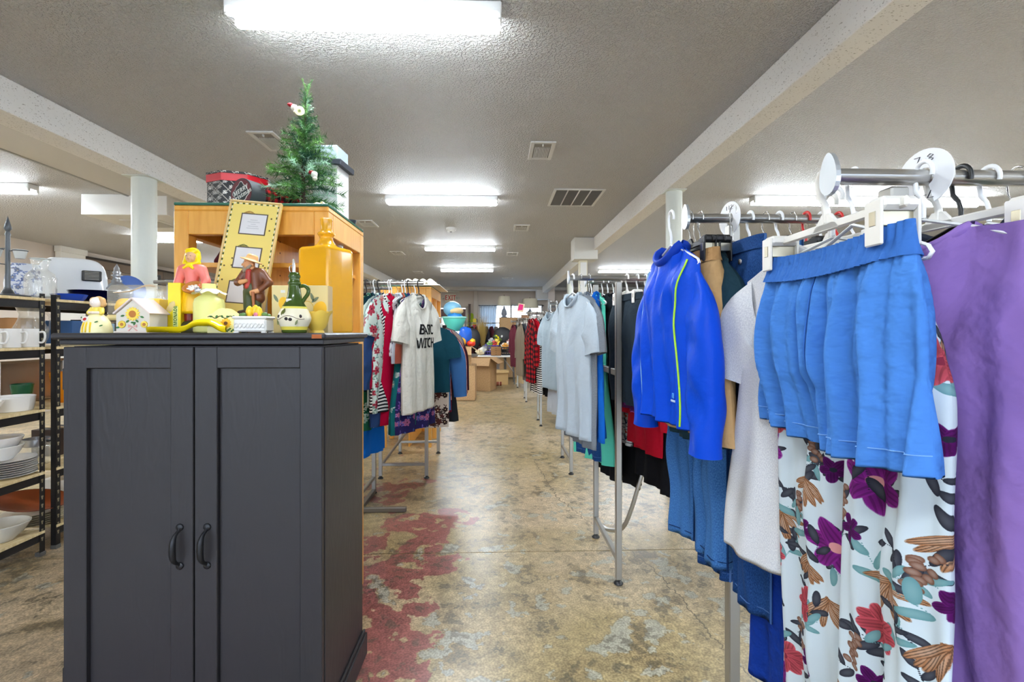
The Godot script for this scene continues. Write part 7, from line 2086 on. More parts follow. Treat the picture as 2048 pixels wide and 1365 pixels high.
	for k in 4:
		t = thing("glass_decanter", "small clear glass decanter behind the gift box on the far shelf top", "decanter", Vector3(-2.78 - 0.1 * (k % 2), y, -3.2 - 0.62 + 0.16 * k * -0.2 - 0.02 * k), 0.0, "decanters on the shelf top")
		t.position = Vector3(-2.62 - 0.09 * k, y, -3.93 + 0.012 * k)
		t.position.x = -2.8 - 0.09 * (k % 2); t.position.z = -4.1 - 0.12 * k
		b = MB.new(); b.lathe([Vector2(0, 0), Vector2(0.035, 0), Vector2(0.04, 0.01), Vector2(0.04, 0.07), Vector2(0.018, 0.1), Vector2(0.016, 0.13), Vector2(0.028, 0.15), Vector2(0.026, 0.15), Vector2(0.013, 0.13), Vector2(0.036, 0.07), Vector2(0.034, 0.01), Vector2(0, 0.008)], 18)
		obj("glass_wall", b, glass, t)
	# --- second shelf: mugs and a pitcher
	y = SHELF_Y[1]
	for k in 3:
		t = thing("white_mug", "plain white straight-sided mug on the second shelf" + [" with its handle showing", " next to the pitcher", " at the row's open end"][k], "mug", Vector3(-2.775, y, -2.95 + k * 0.11), 0.3, "white mugs")
		b = MB.new(); b.lathe([Vector2(0, 0), Vector2(0.044, 0), Vector2(0.046, 0.004), Vector2(0.046, 0.11), Vector2(0.042, 0.11), Vector2(0.041, 0.01), Vector2(0, 0.008)], 24); obj("mug_wall", b, white, t)
		b = MB.new(); b.tube(smooth_path([Vector3(0.045, 0.088, 0), Vector3(0.068, 0.09, 0), Vector3(0.074, 0.06, 0), Vector3(0.064, 0.03, 0), Vector3(0.045, 0.028, 0)], 4), 0.006, 8); obj("handle", b, white, t)
	t = thing("glass_pitcher", "clear glass pitcher behind the white mugs", "pitcher", Vector3(-2.89, y, -3.08))
	b = MB.new(); b.lathe([Vector2(0, 0), Vector2(0.06, 0), Vector2(0.085, 0.06), Vector2(0.085, 0.11), Vector2(0.055, 0.17), Vector2(0.052, 0.2), Vector2(0.07, 0.245), Vector2(0.067, 0.245), Vector2(0.048, 0.2), Vector2(0.08, 0.11), Vector2(0.055, 0.008), Vector2(0, 0.006)], 26); obj("glass_wall", b, glass, t)
	b = MB.new(); b.tube(smooth_path([Vector3(0.06, 0.21, 0), Vector3(0.11, 0.2, 0), Vector3(0.12, 0.13, 0), Vector3(0.085, 0.08, 0)], 5), 0.008, 8); obj("handle", b, glass, t)
	for k in 5:
		t = thing("toaster_box" if k == 0 else "stacked_carton", ["brown cardboard carton at the back of the second shelf", "blue paper carton at the back of the far shelf", "pale blue carton on the far shelf's second tier", "dark slotted metal bin on the far shelf", "striped grey carton on the far shelf"][k], "carton", Vector3([-3.08, -2.86, -2.82, -3.05, -2.9][k], SHELF_Y[1], [-3.2, -3.3, -3.48, -3.7, -3.9][k]), 0.1 * k)
		obj("carton_body", bx(Vector3(0, 0.09, 0), Vector3(0.16, 0.18 - 0.03 * (k % 3), 0.14), 0.002), mat([rgb(190, 140, 90), rgb(50, 90, 140), rgb(150, 180, 200), rgb(34, 34, 38), rgb(120, 120, 124)][k], 0.7), t)
		obj("tape_strip", bx(Vector3(0.0, 0.181 - 0.015 * (k % 3), 0), Vector3(0.03, 0.002, 0.142)), mat(rgb(214, 190, 140), 0.4), t)
	# --- third shelf: casserole, green pot, tray, orange dish
	y = SHELF_Y[2]
	bowl("casserole", "round white casserole dish on the third shelf", "dish", Vector3(-2.85, y, -2.93), 0.1, 0.085, white, 0.85)
	bowl("casserole", "wide white serving bowl at the open end of the third shelf", "dish", Vector3(-2.84, y, -2.7), 0.12, 0.08, white, 0.6)
	bowl("green_pot", "dark green glazed flower pot behind the white casserole", "pot", Vector3(-2.96, y + 0.0, -3.1), 0.055, 0.14, mat(rgb(24, 84, 52), 0.2), 0.65)
	t = thing("roasting_tray", "large rounded steel roasting tray leaning at the back of the third shelf", "tray", Vector3(-3.13, y, -3.33), PI / 2 - 0.1)
	b = MB.new(); b.box(Vector3(0, 0.14, 0), Vector3(0.4, 0.26, 0.012), 0.005); obj("tray_base", b, mat(rgb(170, 164, 150), 0.35, 0.7), t)
	b = MB.new()
	for s in [-1, 1]:
		b.box(Vector3(s * 0.2, 0.14, 0.015), Vector3(0.016, 0.28, 0.04), 0.006); b.box(Vector3(0, 0.14 + s * 0.13, 0.015), Vector3(0.41, 0.016, 0.04), 0.006)
	obj("tray_rim", b, mat(rgb(184, 178, 164), 0.3, 0.7), t)
	t = thing("orange_dish", "tall orange enamel dish standing on the third shelf", "dish", Vector3(-2.87, y, -3.3), 0.2)
	b = MB.new(); b.lathe([Vector2(0, 0), Vector2(0.05, 0), Vector2(0.085, 0.2), Vector2(0.082, 0.2), Vector2(0.048, 0.006), Vector2(0, 0.006)], 22); obj("dish_wall", b, mat(rgb(226, 140, 20), 0.25), t)
	obj("dish_handle", bx(Vector3(0.09, 0.17, 0), Vector3(0.04, 0.02, 0.05), 0.006), mat(rgb(226, 140, 20), 0.25), t)
	t = thing("orange_carton", "orange and black carton on the far unit's third shelf", "carton", Vector3(-2.88, y, -3.62))
	obj("carton_body", bx(Vector3(0, 0.12, 0), Vector3(0.2, 0.24, 0.2), 0.002), mat(rgb(228, 140, 22), 0.6), t)
	obj("printed_panel", bx(Vector3(0.101, 0.13, 0.02), Vector3(0.001, 0.06, 0.1)), mat(rgb(120, 30, 20), 0.6), t)
	# --- fourth shelf: bowls on plates, carafe
	y = SHELF_Y[3]
	for k in 8:
		plate("white dinner plate in the stack on the fourth shelf", Vector3(-2.86, y + k * 0.0125, -2.9), 0.135 - 0.002 * (k % 3), white, "stack of white plates")
	for k in 2:
		bowl("serving_bowl", ["lower white serving bowl stacked on the white plates", "upper white serving bowl stacked on the white plates"][k], "bowl", Vector3(-2.87, y + 0.104 + k * 0.05, -2.87), 0.105, 0.08, white, 0.55)
	t = thing("glass_carafe", "round glass coffee carafe with a steel collar on the fourth shelf", "carafe", Vector3(-2.93, y, -3.16))
	b = MB.new(); b.lathe([Vector2(0, 0), Vector2(0.06, 0), Vector2(0.085, 0.05), Vector2(0.08, 0.1), Vector2(0.062, 0.13), Vector2(0.058, 0.13), Vector2(0.076, 0.1), Vector2(0.08, 0.05), Vector2(0.056, 0.006), Vector2(0, 0.004)], 26); obj("glass_wall", b, glass, t)
	b = MB.new(); b.lathe([Vector2(0.064, 0.118), Vector2(0.068, 0.13), Vector2(0.072, 0.165), Vector2(0.068, 0.165)], 26); obj("steel_collar", b, steel, t)
	b = MB.new(); b.tube(smooth_path([Vector3(0.068, 0.15, 0), Vector3(0.12, 0.15, 0), Vector3(0.125, 0.08, 0), Vector3(0.11, 0.05, 0)], 4), 0.009, 8); obj("handle", b, mat(rgb(30, 30, 32), 0.4), t)
	# --- lowest shelf: platters, copper dish, glass bowl
	y = SHELF_Y[4]
	for k in 6:
		plate("cream oval platter in the low stack on the bottom shelf", Vector3(-2.91, y + k * 0.013, -3.12), 0.15, mat(rgb(222, 214, 190), 0.3), "stack of cream platters")
	t = thing("copper_dish", "broad copper brown dish tilted on top of the cream platters", "dish", Vector3(-2.92, y + 0.11, -3.12))
	b = MB.new(); b.xf = Transform3D(Basis(Vector3(0, 0, 1), -0.2), Vector3.ZERO); b.lathe([Vector2(0, 0), Vector2(0.1, 0), Vector2(0.18, 0.03), Vector2(0.178, 0.034), Vector2(0.1, 0.006), Vector2(0, 0.006)], 30); obj("dish_body", b, mat(rgb(150, 70, 36), 0.35), t)
	b = MB.new(); b.xf = Transform3D(Basis(Vector3(0, 0, 1), -0.2), Vector3.ZERO); b.tube(arc(Vector3(0, 0.032, 0), 0.179, 0, TAU, 30, Vector3.RIGHT, Vector3.FORWARD), 0.003, 5, false); obj("rim", b, mat(rgb(110, 50, 30), 0.35), t)
	bowl("cut_glass_bowl", "ribbed cut glass bowl at the open end of the bottom shelf", "bowl", Vector3(-2.83, y, -2.85), 0.12, 0.1, mat(rgb(206, 202, 190), 0.12), 0.4)
	for k in 4:
		t = thing("back_carton", ["dark brown carton at the back of the fourth shelf", "white styrofoam carton at the back of the bottom shelf", "navy carton on the far unit's fourth shelf", "pale green carton on the far unit's bottom shelf"][k], "carton", Vector3([-3.06, -3.05, -2.85, -2.85][k], SHELF_Y[[3, 4, 3, 4][k]], [-3.45, -3.5, -3.7, -3.6][k]))
		obj("carton_body", bx(Vector3(0, 0.09, 0), Vector3(0.16, 0.18, 0.2), 0.002), mat([rgb(60, 44, 36), rgb(226, 226, 224), rgb(40, 60, 90), rgb(180, 200, 170)][k], 0.7), t)
		obj("tape_strip", bx(Vector3(0, 0.181, 0), Vector3(0.162, 0.002, 0.03)), mat(rgb(206, 180, 130), 0.4), t)
	# --- beyond: cream pilaster, plank panels, dark cabinet, mirror, more shelving
	var pil := thing("white_pilaster", "flat white pilaster on the left wall beside plank cladding", "pilaster", Vector3(-7.52, 0, -8.75))
	obj("pilaster_face", bx(Vector3(0, CEIL * 0.5, 0), Vector3(0.1, CEIL, 0.5), 0.004), mat(rgb(226, 222, 214), 0.7), pil)
	obj("pilaster_cap", bx(Vector3(0.01, CEIL - 0.05, 0), Vector3(0.12, 0.1, 0.54), 0.004), mat(rgb(226, 222, 214), 0.7), pil)
	var pc := thing("plank_cladding", "weathered grey brown plank cladding along the left wall", "cladding", Vector3(-7.55, 0, -10.5))
	obj("backing", bx(Vector3(-0.02, 1.4, 0), Vector3(0.02, 2.7, 3.0)), mat(rgb(60, 50, 42), 0.9), pc)
	var tones := [rgb(120, 104, 88), rgb(96, 84, 72), rgb(140, 122, 104), rgb(110, 92, 76)]
	var r := RandomNumberGenerator.new(); r.seed = 8
	for k in 16:
		var zc := -1.5
		while zc < 1.45:
			var ln := minf(r.randf_range(0.5, 1.1), 1.5 - zc)
			var pm := mat(tones[r.randi() % 4], 0.85)
			obj("plank", bx(Vector3(r.randf_range(0, 0.006), 0.15 + k * 0.165, zc + ln * 0.5), Vector3(0.022, 0.158, ln - 0.008), 0.002), pm, pc)
			zc += ln
	var dc := thing("dark_screen", "tall dark grey flat panel standing beside the round post", "screen panel", Vector3(-3.9, 0, -6.3), 0.0)
	obj("panel", bx(Vector3(0, 1.0, 0), Vector3(0.62, 2.0, 0.05), 0.004), mat(rgb(62, 68, 76), 0.35), dc)
	obj("panel_frame", bx(Vector3(0, 2.0, 0), Vector3(0.66, 0.04, 0.06), 0.004), mat(rgb(40, 42, 46), 0.4), dc)
	var mr := thing("wall_mirror", "dark framed mirror standing on a far shelf showing chair backs", "mirror", Vector3(-3.62, 1.5, -5.1), 0.15)
	obj("mirror_frame", bx(Vector3(0, 0.22, 0), Vector3(0.26, 0.44, 0.025), 0.004), mat(rgb(40, 34, 30), 0.5), mr)
	obj("mirror_glass", bx(Vector3(0, 0.22, 0.012), Vector3(0.22, 0.4, 0.004)), mat(rgb(226, 232, 236), 0.04, 1.0), mr)
	var tbl := thing("display_table", "low dark display table supporting the mirror behind the shelving", "table", Vector3(-3.6, 0, -5.15))
	obj("table_top", bx(Vector3(0, 1.48, 0), Vector3(0.9, 0.04, 0.5), 0.004), mat(rgb(70, 54, 44), 0.5), tbl)
	for sx in [-1, 1]:
		for sz in [-1, 1]:
			obj("leg", bx(Vector3(sx * 0.41, 0.73, sz * 0.21), Vector3(0.05, 1.46, 0.05), 0.004), mat(rgb(70, 54, 44), 0.5), tbl)

# ---------- the far end of the aisle ----------
func carton(called: String, label: String, pos: Vector3, turn: float, s: Vector3, open := 0, c := Color(0, 0, 0, 0)) -> Node3D:
	var t := thing(called, label, "box", pos, turn)
	var m := texmat(T.card, 0.8); m.uv1_triplanar = true; m.uv1_scale = Vector3(3, 3, 3)
	if c.a > 0: m.albedo_color = c
	var b := MB.new()
	var w := 0.008
	b.box(Vector3(0, w * 0.5, 0), Vector3(s.x, w, s.z))
	for q in [-1, 1]:
		b.box(Vector3(q * (s.x - w) * 0.5, s.y * 0.5, 0), Vector3(w, s.y, s.z)); b.box(Vector3(0, s.y * 0.5, q * (s.z - w) * 0.5), Vector3(s.x - w * 2, s.y, w))
	obj("carton_wall", b, m, t)
	if open:
		for q in [-1, 1]:
			b = MB.new(); b.xf = Transform3D(Basis(Vector3(0, 0, 1), -q * 0.6), Vector3(q * s.x * 0.5, s.y, 0)); b.box(Vector3(q * s.x * 0.22, 0, 0), Vector3(s.x * 0.44, 0.006, s.z)); obj("flap", b, m, t)
			b = MB.new(); b.xf = Transform3D(Basis(Vector3.RIGHT, q * 0.9), Vector3(0, s.y, q * s.z * 0.5)); b.box(Vector3(0, 0, q * s.z * 0.2), Vector3(s.x, 0.006, s.z * 0.4)); obj("flap", b, m, t)
	else:
		obj("lid_flaps", bx(Vector3(0, s.y, 0), Vector3(s.x, 0.006, s.z)), m, t)
		obj("tape_strip", bx(Vector3(0, s.y + 0.0035, 0), Vector3(0.05, 0.001, s.z)), mat(rgb(196, 160, 106), 0.35), t)
	return t

func far_end() -> void:
	var z := -16.5
	# exit sign with two emergency lamps
	var t := thing("exit_sign", "cream exit sign with red letters and two emergency lamp heads above the door", "exit sign", Vector3(-1.556, 2.37, z + 0.03))
	obj("sign_box", bx(Vector3(0, 0.13, 0), Vector3(0.36, 0.26, 0.06), 0.006), mat(rgb(224, 216, 196), 0.5), t)
	lettering("exit_letters", "EXIT", 0.17, mat(rgb(190, 50, 40), 0.5), t, Vector3(0, 0.14, 0.032), Vector3.ZERO, "Droid Sans", 0.75)
	for s in [-1, 1]:
		var b := MB.new(); b.tube([Vector3(s * 0.18, 0.13, 0), Vector3(s * 0.24, 0.14, 0.02)], 0.012, 8); b.tube([Vector3(s * 0.22, 0.15, 0.0), Vector3(s * 0.28, 0.12, 0.06)], [0.03, 0.045], 12)
		obj("lamp_head", b, mat(rgb(214, 210, 200), 0.4), t)
	# curtain in the far window
	t = thing("window_curtain", "grey sheer curtain hanging at the barred far window", "curtain", Vector3(-0.25, 2.24, z + 0.06))
	var p := PackedVector3Array()
	for j in 12:
		for i in 61:
			var u := i / 60.0
			p.append(Vector3(-0.28 + 0.56 * u * (1.0 - 0.06 * sin(j * 0.3)), -j * 0.115, 0.03 * sin(u * 40.0 + 0.1 * j)))
	var mb := MB.new(); mb.patch(p, 61, 12)
	var sheer := StandardMaterial3D.new(); sheer.albedo_color = rgb(176, 184, 190); sheer.roughness = 0.9; sheer.backlight_enabled = true; sheer.backlight = Color(0.6, 0.62, 0.64); sheer.cull_mode = BaseMaterial3D.CULL_DISABLED
	obj("sheer_cloth", mb, sheer, t)
	mb = MB.new(); mb.tube([Vector3(-0.35, 0.01, 0), Vector3(1.9, 0.01, 0)], 0.012, 8); obj("curtain_rod", mb, mat(rgb(60, 60, 62), 0.4, 0.5), t)
	# fire extinguisher, hi-vis vest, broom by the pilaster
	t = thing("fire_extinguisher", "red fire extinguisher with a yellow tag mounted by the pilaster", "extinguisher", Vector3(-0.72, 1.35, z + 0.24))
	mb = MB.new(); mb.lathe([Vector2(0, 0), Vector2(0.07, 0.0), Vector2(0.075, 0.03), Vector2(0.075, 0.32), Vector2(0.04, 0.38), Vector2(0.025, 0.4), Vector2(0.025, 0.44), Vector2(0, 0.44)], 18); obj("cylinder", mb, mat(rgb(190, 34, 30), 0.3), t)
	obj("tag", bx(Vector3(0, 0.34, 0.078), Vector3(0.11, 0.2, 0.004)), mat(rgb(236, 206, 50), 0.6), t)
	mb = MB.new(); mb.tube(smooth_path([Vector3(0, 0.43, 0.0), Vector3(0.08, 0.42, 0.03), Vector3(0.1, 0.25, 0.04), Vector3(0.08, 0.12, 0.05)], 4), 0.01, 6); obj("hose", mb, mat(rgb(28, 28, 28), 0.6), t)
	t = thing("safety_vest", "lime green safety vest hanging on the far wall beside the extinguisher", "vest", Vector3(-0.86, 2.0, z + 0.06))
	obj("vest_body", body_mesh({"sw": 0.09, "hw": 0.12, "len": 0.75, "th": 0.03, "neck": 0.03, "drop": 0.1, "slope": 0.06, "fold": 0.02, "seed": 2.0, "m": null}, 30, 20), fabric(rgb(176, 200, 60)), t)
	obj("reflective_band", bx(Vector3(0, -0.45, 0.045), Vector3(0.16, 0.04, 0.006)), mat(rgb(206, 206, 200), 0.3), t)
	t = thing("door_closer_board", "tall dark brown board leaning beside the far door", "board", Vector3(-1.0 + 0.1, 0, z + 0.1))
	obj("plank", bx(Vector3(0, 1.14, 0), Vector3(0.07, 2.28, 0.04), 0.004), mat(rgb(92, 72, 66), 0.6), t)
	obj("plank_cap", bx(Vector3(0, 2.285, 0), Vector3(0.09, 0.02, 0.05), 0.003), mat(rgb(92, 72, 66), 0.6), t)
	# ceiling fan blades seen over the far hutch
	t = thing("ceiling_fan", "white ceiling fan near the far door", "ceiling fan", Vector3(-1.75, 2.55, -14.2))
	mb = MB.new(); mb.lathe([Vector2(0, -0.06), Vector2(0.08, -0.05), Vector2(0.11, 0.0), Vector2(0.1, 0.05), Vector2(0.03, 0.07), Vector2(0.02, 0.28), Vector2(0.06, 0.28)], 20); obj("motor", mb, mat(rgb(200, 196, 188), 0.4), t)
	for k in 5:
		mb = MB.new(); mb.box(Vector3(0.4, 0, 0), Vector3(0.55, 0.012, 0.13), 0.004); var bl := obj("blade", mb, mat(rgb(232, 230, 224), 0.5), t); bl.rotation = Vector3(0.15, TAU * k / 5.0 + 0.3, 0)
	# --- toys on boxes to the left of the aisle
	carton("cardboard_box", "large brown cardboard box standing on the floor under the toys", Vector3(-0.62, 0, -9.75), 0.0, Vector3(0.42, 0.68, 0.7))
	carton("cardboard_box", "brown cardboard box with open flaps on top of the large box", Vector3(-0.68, 0.69, -9.8), 0.05, Vector3(0.36, 0.36, 0.5), 1)
	carton("cardboard_box", "cardboard box with grey flaps spilling open towards the table", Vector3(-0.3, 0.0, -11.2), -0.25, Vector3(0.5, 0.75, 0.55), 1, Color(0.92, 0.9, 0.88))
	t = thing("kiddie_pool", "blue and green inflated toy tub piled on the boxes", "toy tub", Vector3(-0.86, 1.36, -9.9), 0.3)
	mb = MB.new(); mb.lathe([Vector2(0.0, 0.0), Vector2(0.13, 0.0), Vector2(0.22, 0.2), Vector2(0.24, 0.28), Vector2(0.22, 0.28), Vector2(0.12, 0.02), Vector2(0, 0.02)], 24); obj("tub_wall", mb, mat(rgb(90, 206, 190), 0.3), t)
	mb = MB.new(); mb.tube(arc(Vector3(0, 0.28, 0), 0.235, 0, TAU, 24, Vector3.RIGHT, Vector3.FORWARD), 0.02, 8, false); obj("tub_rim", mb, mat(rgb(150, 226, 214), 0.3), t)
	mb = MB.new(); mb.blob(Vector3(0.02, 0.3, 0), Vector3(0.16, 0.1, 0.14), 16, 8, 0.1, 2.0); obj("blue_lining", mb, mat(rgb(20, 120, 190), 0.4), t)
	t = thing("blue_float", "bright blue inflatable float beside the toy tub", "float", Vector3(-0.62, 1.1, -9.7), 0.2)
	mb = MB.new(); mb.blob(Vector3(0, 0.16, 0), Vector3(0.14, 0.19, 0.08), 18, 12, 0.12, 1.0); obj("float_body", mb, mat(rgb(20, 90, 200), 0.25), t)
	mb = MB.new(); mb.blob(Vector3(-0.14, 0.05, 0.05), Vector3(0.14, 0.09, 0.06), 14, 8, 0.1, 3.0); obj("float_fin", mb, mat(rgb(40, 150, 220), 0.25), t)
	t = thing("beach_ball", "beige and blue beach ball on top of the toy tub", "ball", Vector3(-0.9, 1.72, -9.95))
	mb = MB.new(); mb.blob(Vector3(0, 0.1, 0), Vector3(0.19, 0.16, 0.16), 20, 12); obj("ball_skin", mb, mat(rgb(120, 176, 206), 0.3), t)
	mb = MB.new(); mb.blob(Vector3(0.06, 0.06, 0.02), Vector3(0.17, 0.09, 0.16), 16, 10); obj("ball_panel", mb, mat(rgb(222, 190, 140), 0.3), t)
	t = thing("yellow_ball", "yellow ball resting on the brown cardboard box", "ball", Vector3(-0.69, 1.055, -9.62))
	mb = MB.new(); mb.blob(Vector3(0, 0.09, 0), Vector3(0.092, 0.092, 0.092), 22, 14); obj("ball_skin", mb, mat(rgb(244, 184, 10), 0.35), t)
	mb = MB.new(); mb.tube(arc(Vector3(0, 0.09, 0), 0.0925, 0, TAU, 28, Vector3.RIGHT, Vector3.UP), 0.0015, 5, false); obj("ball_seam", mb, mat(rgb(206, 150, 10), 0.4), t)
	t = thing("red_yellow_toy", "red and yellow plastic toy beside the yellow ball", "toy", Vector3(-0.5, 1.055, -9.65))
	mb = MB.new(); mb.blob(Vector3(0, 0.06, 0), Vector3(0.09, 0.06, 0.07), 14, 8, 0.1, 1.0); obj("toy_base", mb, mat(rgb(226, 54, 30), 0.3), t)
	mb = MB.new(); mb.blob(Vector3(0.03, 0.11, 0), Vector3(0.06, 0.05, 0.05), 14, 8, 0.1, 2.0); obj("toy_top", mb, mat(rgb(250, 206, 40), 0.3), t)
	# --- folding table with crates
	t = thing("folding_table", "white folding table with metal legs at the aisle's far end", "table", Vector3(0.03, 0, -12.6))
	obj("table_top", bx(Vector3(0, 0.72, 0), Vector3(1.0, 0.045, 0.75), 0.01), mat(rgb(232, 230, 226), 0.5), t)
	for s in [-1, 1]:
		for q in [-1, 1]:
			mb = MB.new(); mb.tube([Vector3(s * 0.42, 0.7, q * 0.3), Vector3(s * 0.44, 0.0, q * 0.3)], 0.014, 8); obj("leg", mb, mat(rgb(120, 120, 122), 0.4, 0.6), t)
		mb = MB.new(); mb.tube([Vector3(s * 0.43, 0.3, 0.3), Vector3(s * 0.15, 0.69, 0.3)], 0.01, 8); obj("leg_brace", mb, mat(rgb(150, 150, 152), 0.4, 0.6), t)
	crate("dark wire-sided plastic crate of mixed toys on the folding table", Vector3(0.33, 0.745, -12.45), rgb(44, 44, 50), Vector3(0.36, 0.22, 0.34))
	crate("purple plastic crate at the back of the folding table", Vector3(-0.1, 0.745, -12.62), rgb(92, 80, 160), Vector3(0.36, 0.26, 0.3))
	t = thing("mini_drawers", "small brown four-drawer wooden chest on the folding table", "drawers", Vector3(0.0, 0.745, -12.3))
	obj("chest_body", bx(Vector3(0, 0.11, 0), Vector3(0.26, 0.22, 0.18), 0.003), mat(rgb(140, 100, 60), 0.6), t)
	for k in 4:
		var dwr := obj("drawer", bx(Vector3(0, 0.03 + k * 0.052, 0.092), Vector3(0.24, 0.046, 0.008), 0.002), mat(rgb(160, 116, 70), 0.6), t)
		obj("pull", bx(Vector3(0, 0.03 + k * 0.052, 0.098), Vector3(0.05, 0.008, 0.006), 0.002), mat(rgb(60, 44, 30), 0.5), dwr)
	var cols := [rgb(236, 160, 60), rgb(226, 70, 110), rgb(240, 236, 230), rgb(230, 210, 190), rgb(120, 160, 80), rgb(200, 60, 50), rgb(90, 80, 140), rgb(250, 210, 80), rgb(210, 150, 140), rgb(180, 180, 190)]
	for k in 10:
		t = thing("soft_toy", "%s soft toy heaped in the crates on the folding table" % ["orange", "pink", "white", "cream", "green", "red", "violet", "yellow", "blush", "pale grey"][k], "soft toy", Vector3([0.24, 0.44, 0.32, 0.2, -0.16, -0.05, -0.2, 0.02, 0.36, -0.12][k], [0.9, 0.9, 0.94, 0.9, 0.95, 0.96, 0.92, 0.99, 1.0, 1.03][k], -12.45 - 0.03 * k))
		obj("toy_body", solid([[Vector3(0, 0.03, 0), Vector3(0, 0.06, 0), 0.06, 0.05], [Vector3(0.05, 0.08, 0), Vector3(0.07, 0.1, 0), 0.025, 0.02], [Vector3(-0.05, 0.08, 0), Vector3(-0.07, 0.1, 0), 0.025, 0.02]], 0.014, 0.03), mat(cols[k], 0.9), t)
		mb = MB.new(); mb.blob(Vector3(0, 0.12, 0.02), Vector3(0.05, 0.045, 0.045), 10, 7); obj("toy_head", mb, mat(cols[k].lightened(0.15), 0.9), t)
	t = thing("cardboard_tray", "long low cardboard tray under the folding table", "box", Vector3(0.06, 0.0, -12.4))
	obj("tray_wall", bx(Vector3(0, 0.15, 0), Vector3(0.5, 0.3, 0.4), 0.004), mat(rgb(206, 170, 116), 0.8), t)
	obj("tray_lid", bx(Vector3(0, 0.33, 0), Vector3(0.54, 0.06, 0.44), 0.004), mat(rgb(220, 186, 132), 0.8), t)
	carton("cardboard_box", "cardboard box with a round hand hole stacked beyond the table", Vector3(0.42, 0.02, -14.2), 0.0, Vector3(0.62, 0.75, 0.6))
	t = thing("painted_hand_hole", "black disc painting the shade inside the round hand hole of the cardboard box beyond the table", "painted_hole", Vector3(0.56, 0.42, -13.893))  # hand hole is not cut: its inner shade is painted as a black disc
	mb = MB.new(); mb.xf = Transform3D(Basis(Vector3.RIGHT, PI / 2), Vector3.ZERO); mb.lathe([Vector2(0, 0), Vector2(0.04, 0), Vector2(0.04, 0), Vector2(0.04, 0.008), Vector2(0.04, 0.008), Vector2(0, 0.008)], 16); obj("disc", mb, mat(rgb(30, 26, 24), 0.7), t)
	carton("cardboard_box", "tall cardboard carton with a white label under the table lamp", Vector3(0.42, 0.78, -14.2), 0.0, Vector3(0.66, 0.98, 0.55))
	t = thing("carton_label", "white paper label on the tall cardboard carton", "label", Vector3(0.6, 1.12, -13.921))
	obj("paper", bx(Vector3(0, 0, 0), Vector3(0.2, 0.16, 0.002)), mat(rgb(244, 244, 244), 0.8), t)
	obj("printed_line", bx(Vector3(-0.06, 0.2, 0), Vector3(0.2, 0.03, 0.002)), mat(rgb(110, 76, 44), 0.8), t)
	# lamps standing on the carton and rack
	lamp("table lamp with a pleated cream shade and blue grey base on the tall carton", Vector3(0.24, 1.77, -14.2), 0.34, 0.20, 0.27)
	lamp("table lamp with a plain cream drum shade above the far rack", Vector3(1.02, 1.83, -14.4), 0.22, 0.26, 0.27)
	t = thing("storage_ledge", "plain white storage unit carrying the far lamp", "storage unit", Vector3(1.1, 0, -14.4))
	obj("unit_body", bx(Vector3(0, 0.91, 0), Vector3(0.6, 1.82, 0.5), 0.004), mat(rgb(222, 218, 210), 0.6), t)
	obj("unit_door", bx(Vector3(-0.13, 0.91, 0.252), Vector3(0.26, 1.7, 0.012), 0.003), mat(rgb(230, 226, 218), 0.6), t)
	t = thing("pink_flower_sign", "bright pink and cream flower shaped price card above the far rack", "sign", Vector3(0.66, 2.0, -13.0), 0.1)
	mb = MB.new(); mb.prism(PackedVector2Array([Vector2(-0.1, -0.1), Vector2(0.08, -0.12), Vector2(0.12, 0.1), Vector2(-0.05, 0.13)]), -0.003, 0.003); obj("card", mb, mat(rgb(250, 220, 190), 0.7), t)
	mb = MB.new(); mb.prism(PackedVector2Array([Vector2(-0.07, -0.07), Vector2(0.06, -0.06), Vector2(0.08, 0.08), Vector2(-0.03, 0.1)]), 0.0, 0.005); obj("pink_patch", mb, mat(rgb(244, 40, 130), 0.6), t)
	mb = MB.new(); mb.tube([Vector3(0, -0.1, -0.004), Vector3(0, -0.42, -0.004)], 0.006, 6); obj("card_stem", mb, mat(rgb(180, 180, 180), 0.4), t)
	# potted grasses, umbrella and black bag behind the table
	t = thing("dried_grass", "tall tan dried grass arrangement behind the folding table", "plant", Vector3(-0.37, 0.75, -13.2))
	mb = MB.new(); mb.lathe([Vector2(0, 0), Vector2(0.08, 0), Vector2(0.11, 0.2), Vector2(0.1, 0.2), Vector2(0, 0.18)], 16); obj("pot", mb, mat(rgb(80, 60, 50), 0.6), t)
	mb = MB.new()
	var r := RandomNumberGenerator.new(); r.seed = 21
	for k in 110:
		var a := r.randf() * TAU; var s := r.randf_range(0.02, 0.2); var h := r.randf_range(0.5, 0.95)
		mb.tube([Vector3(cos(a) * 0.03, 0.18, sin(a) * 0.03), Vector3(cos(a) * s * 0.6, 0.18 + h * 0.6, sin(a) * s * 0.6), Vector3(cos(a) * s, 0.18 + h, sin(a) * s)], [0.004, 0.004, 0.001], 4, false)
	var gs := obj("grass_stems", mb, mat(rgb(176, 146, 76), 0.8), t); gs.set_meta("kind", "stuff")
	for e in [[Vector3(-0.66, 0.85, -12.9), 0.3, "left of"], [Vector3(0.18, 0.8, -13.1), 0.34, "right of"]]:
		t = thing("black_dome_bag", "round black domed bag standing %s the dried grass" % e[2], "bag", e[0])
		mb = MB.new(); mb.blob(Vector3(0, e[1], 0), Vector3(e[1] * 0.82, e[1], 0.16), 20, 14, 0.04, 1.0); obj("bag_body", mb, mat(rgb(36, 36, 40), 0.6), t)
		mb = MB.new(); mb.blob(Vector3(-0.02, e[1] * 1.25, 0.15), Vector3(0.03, 0.035, 0.01), 10, 6); obj("white_badge", mb, mat(rgb(220, 220, 220), 0.6), t)
	t = thing("support_bench", "low grey bench carrying the bags and dried grass", "bench", Vector3(-0.3, 0, -13.1))
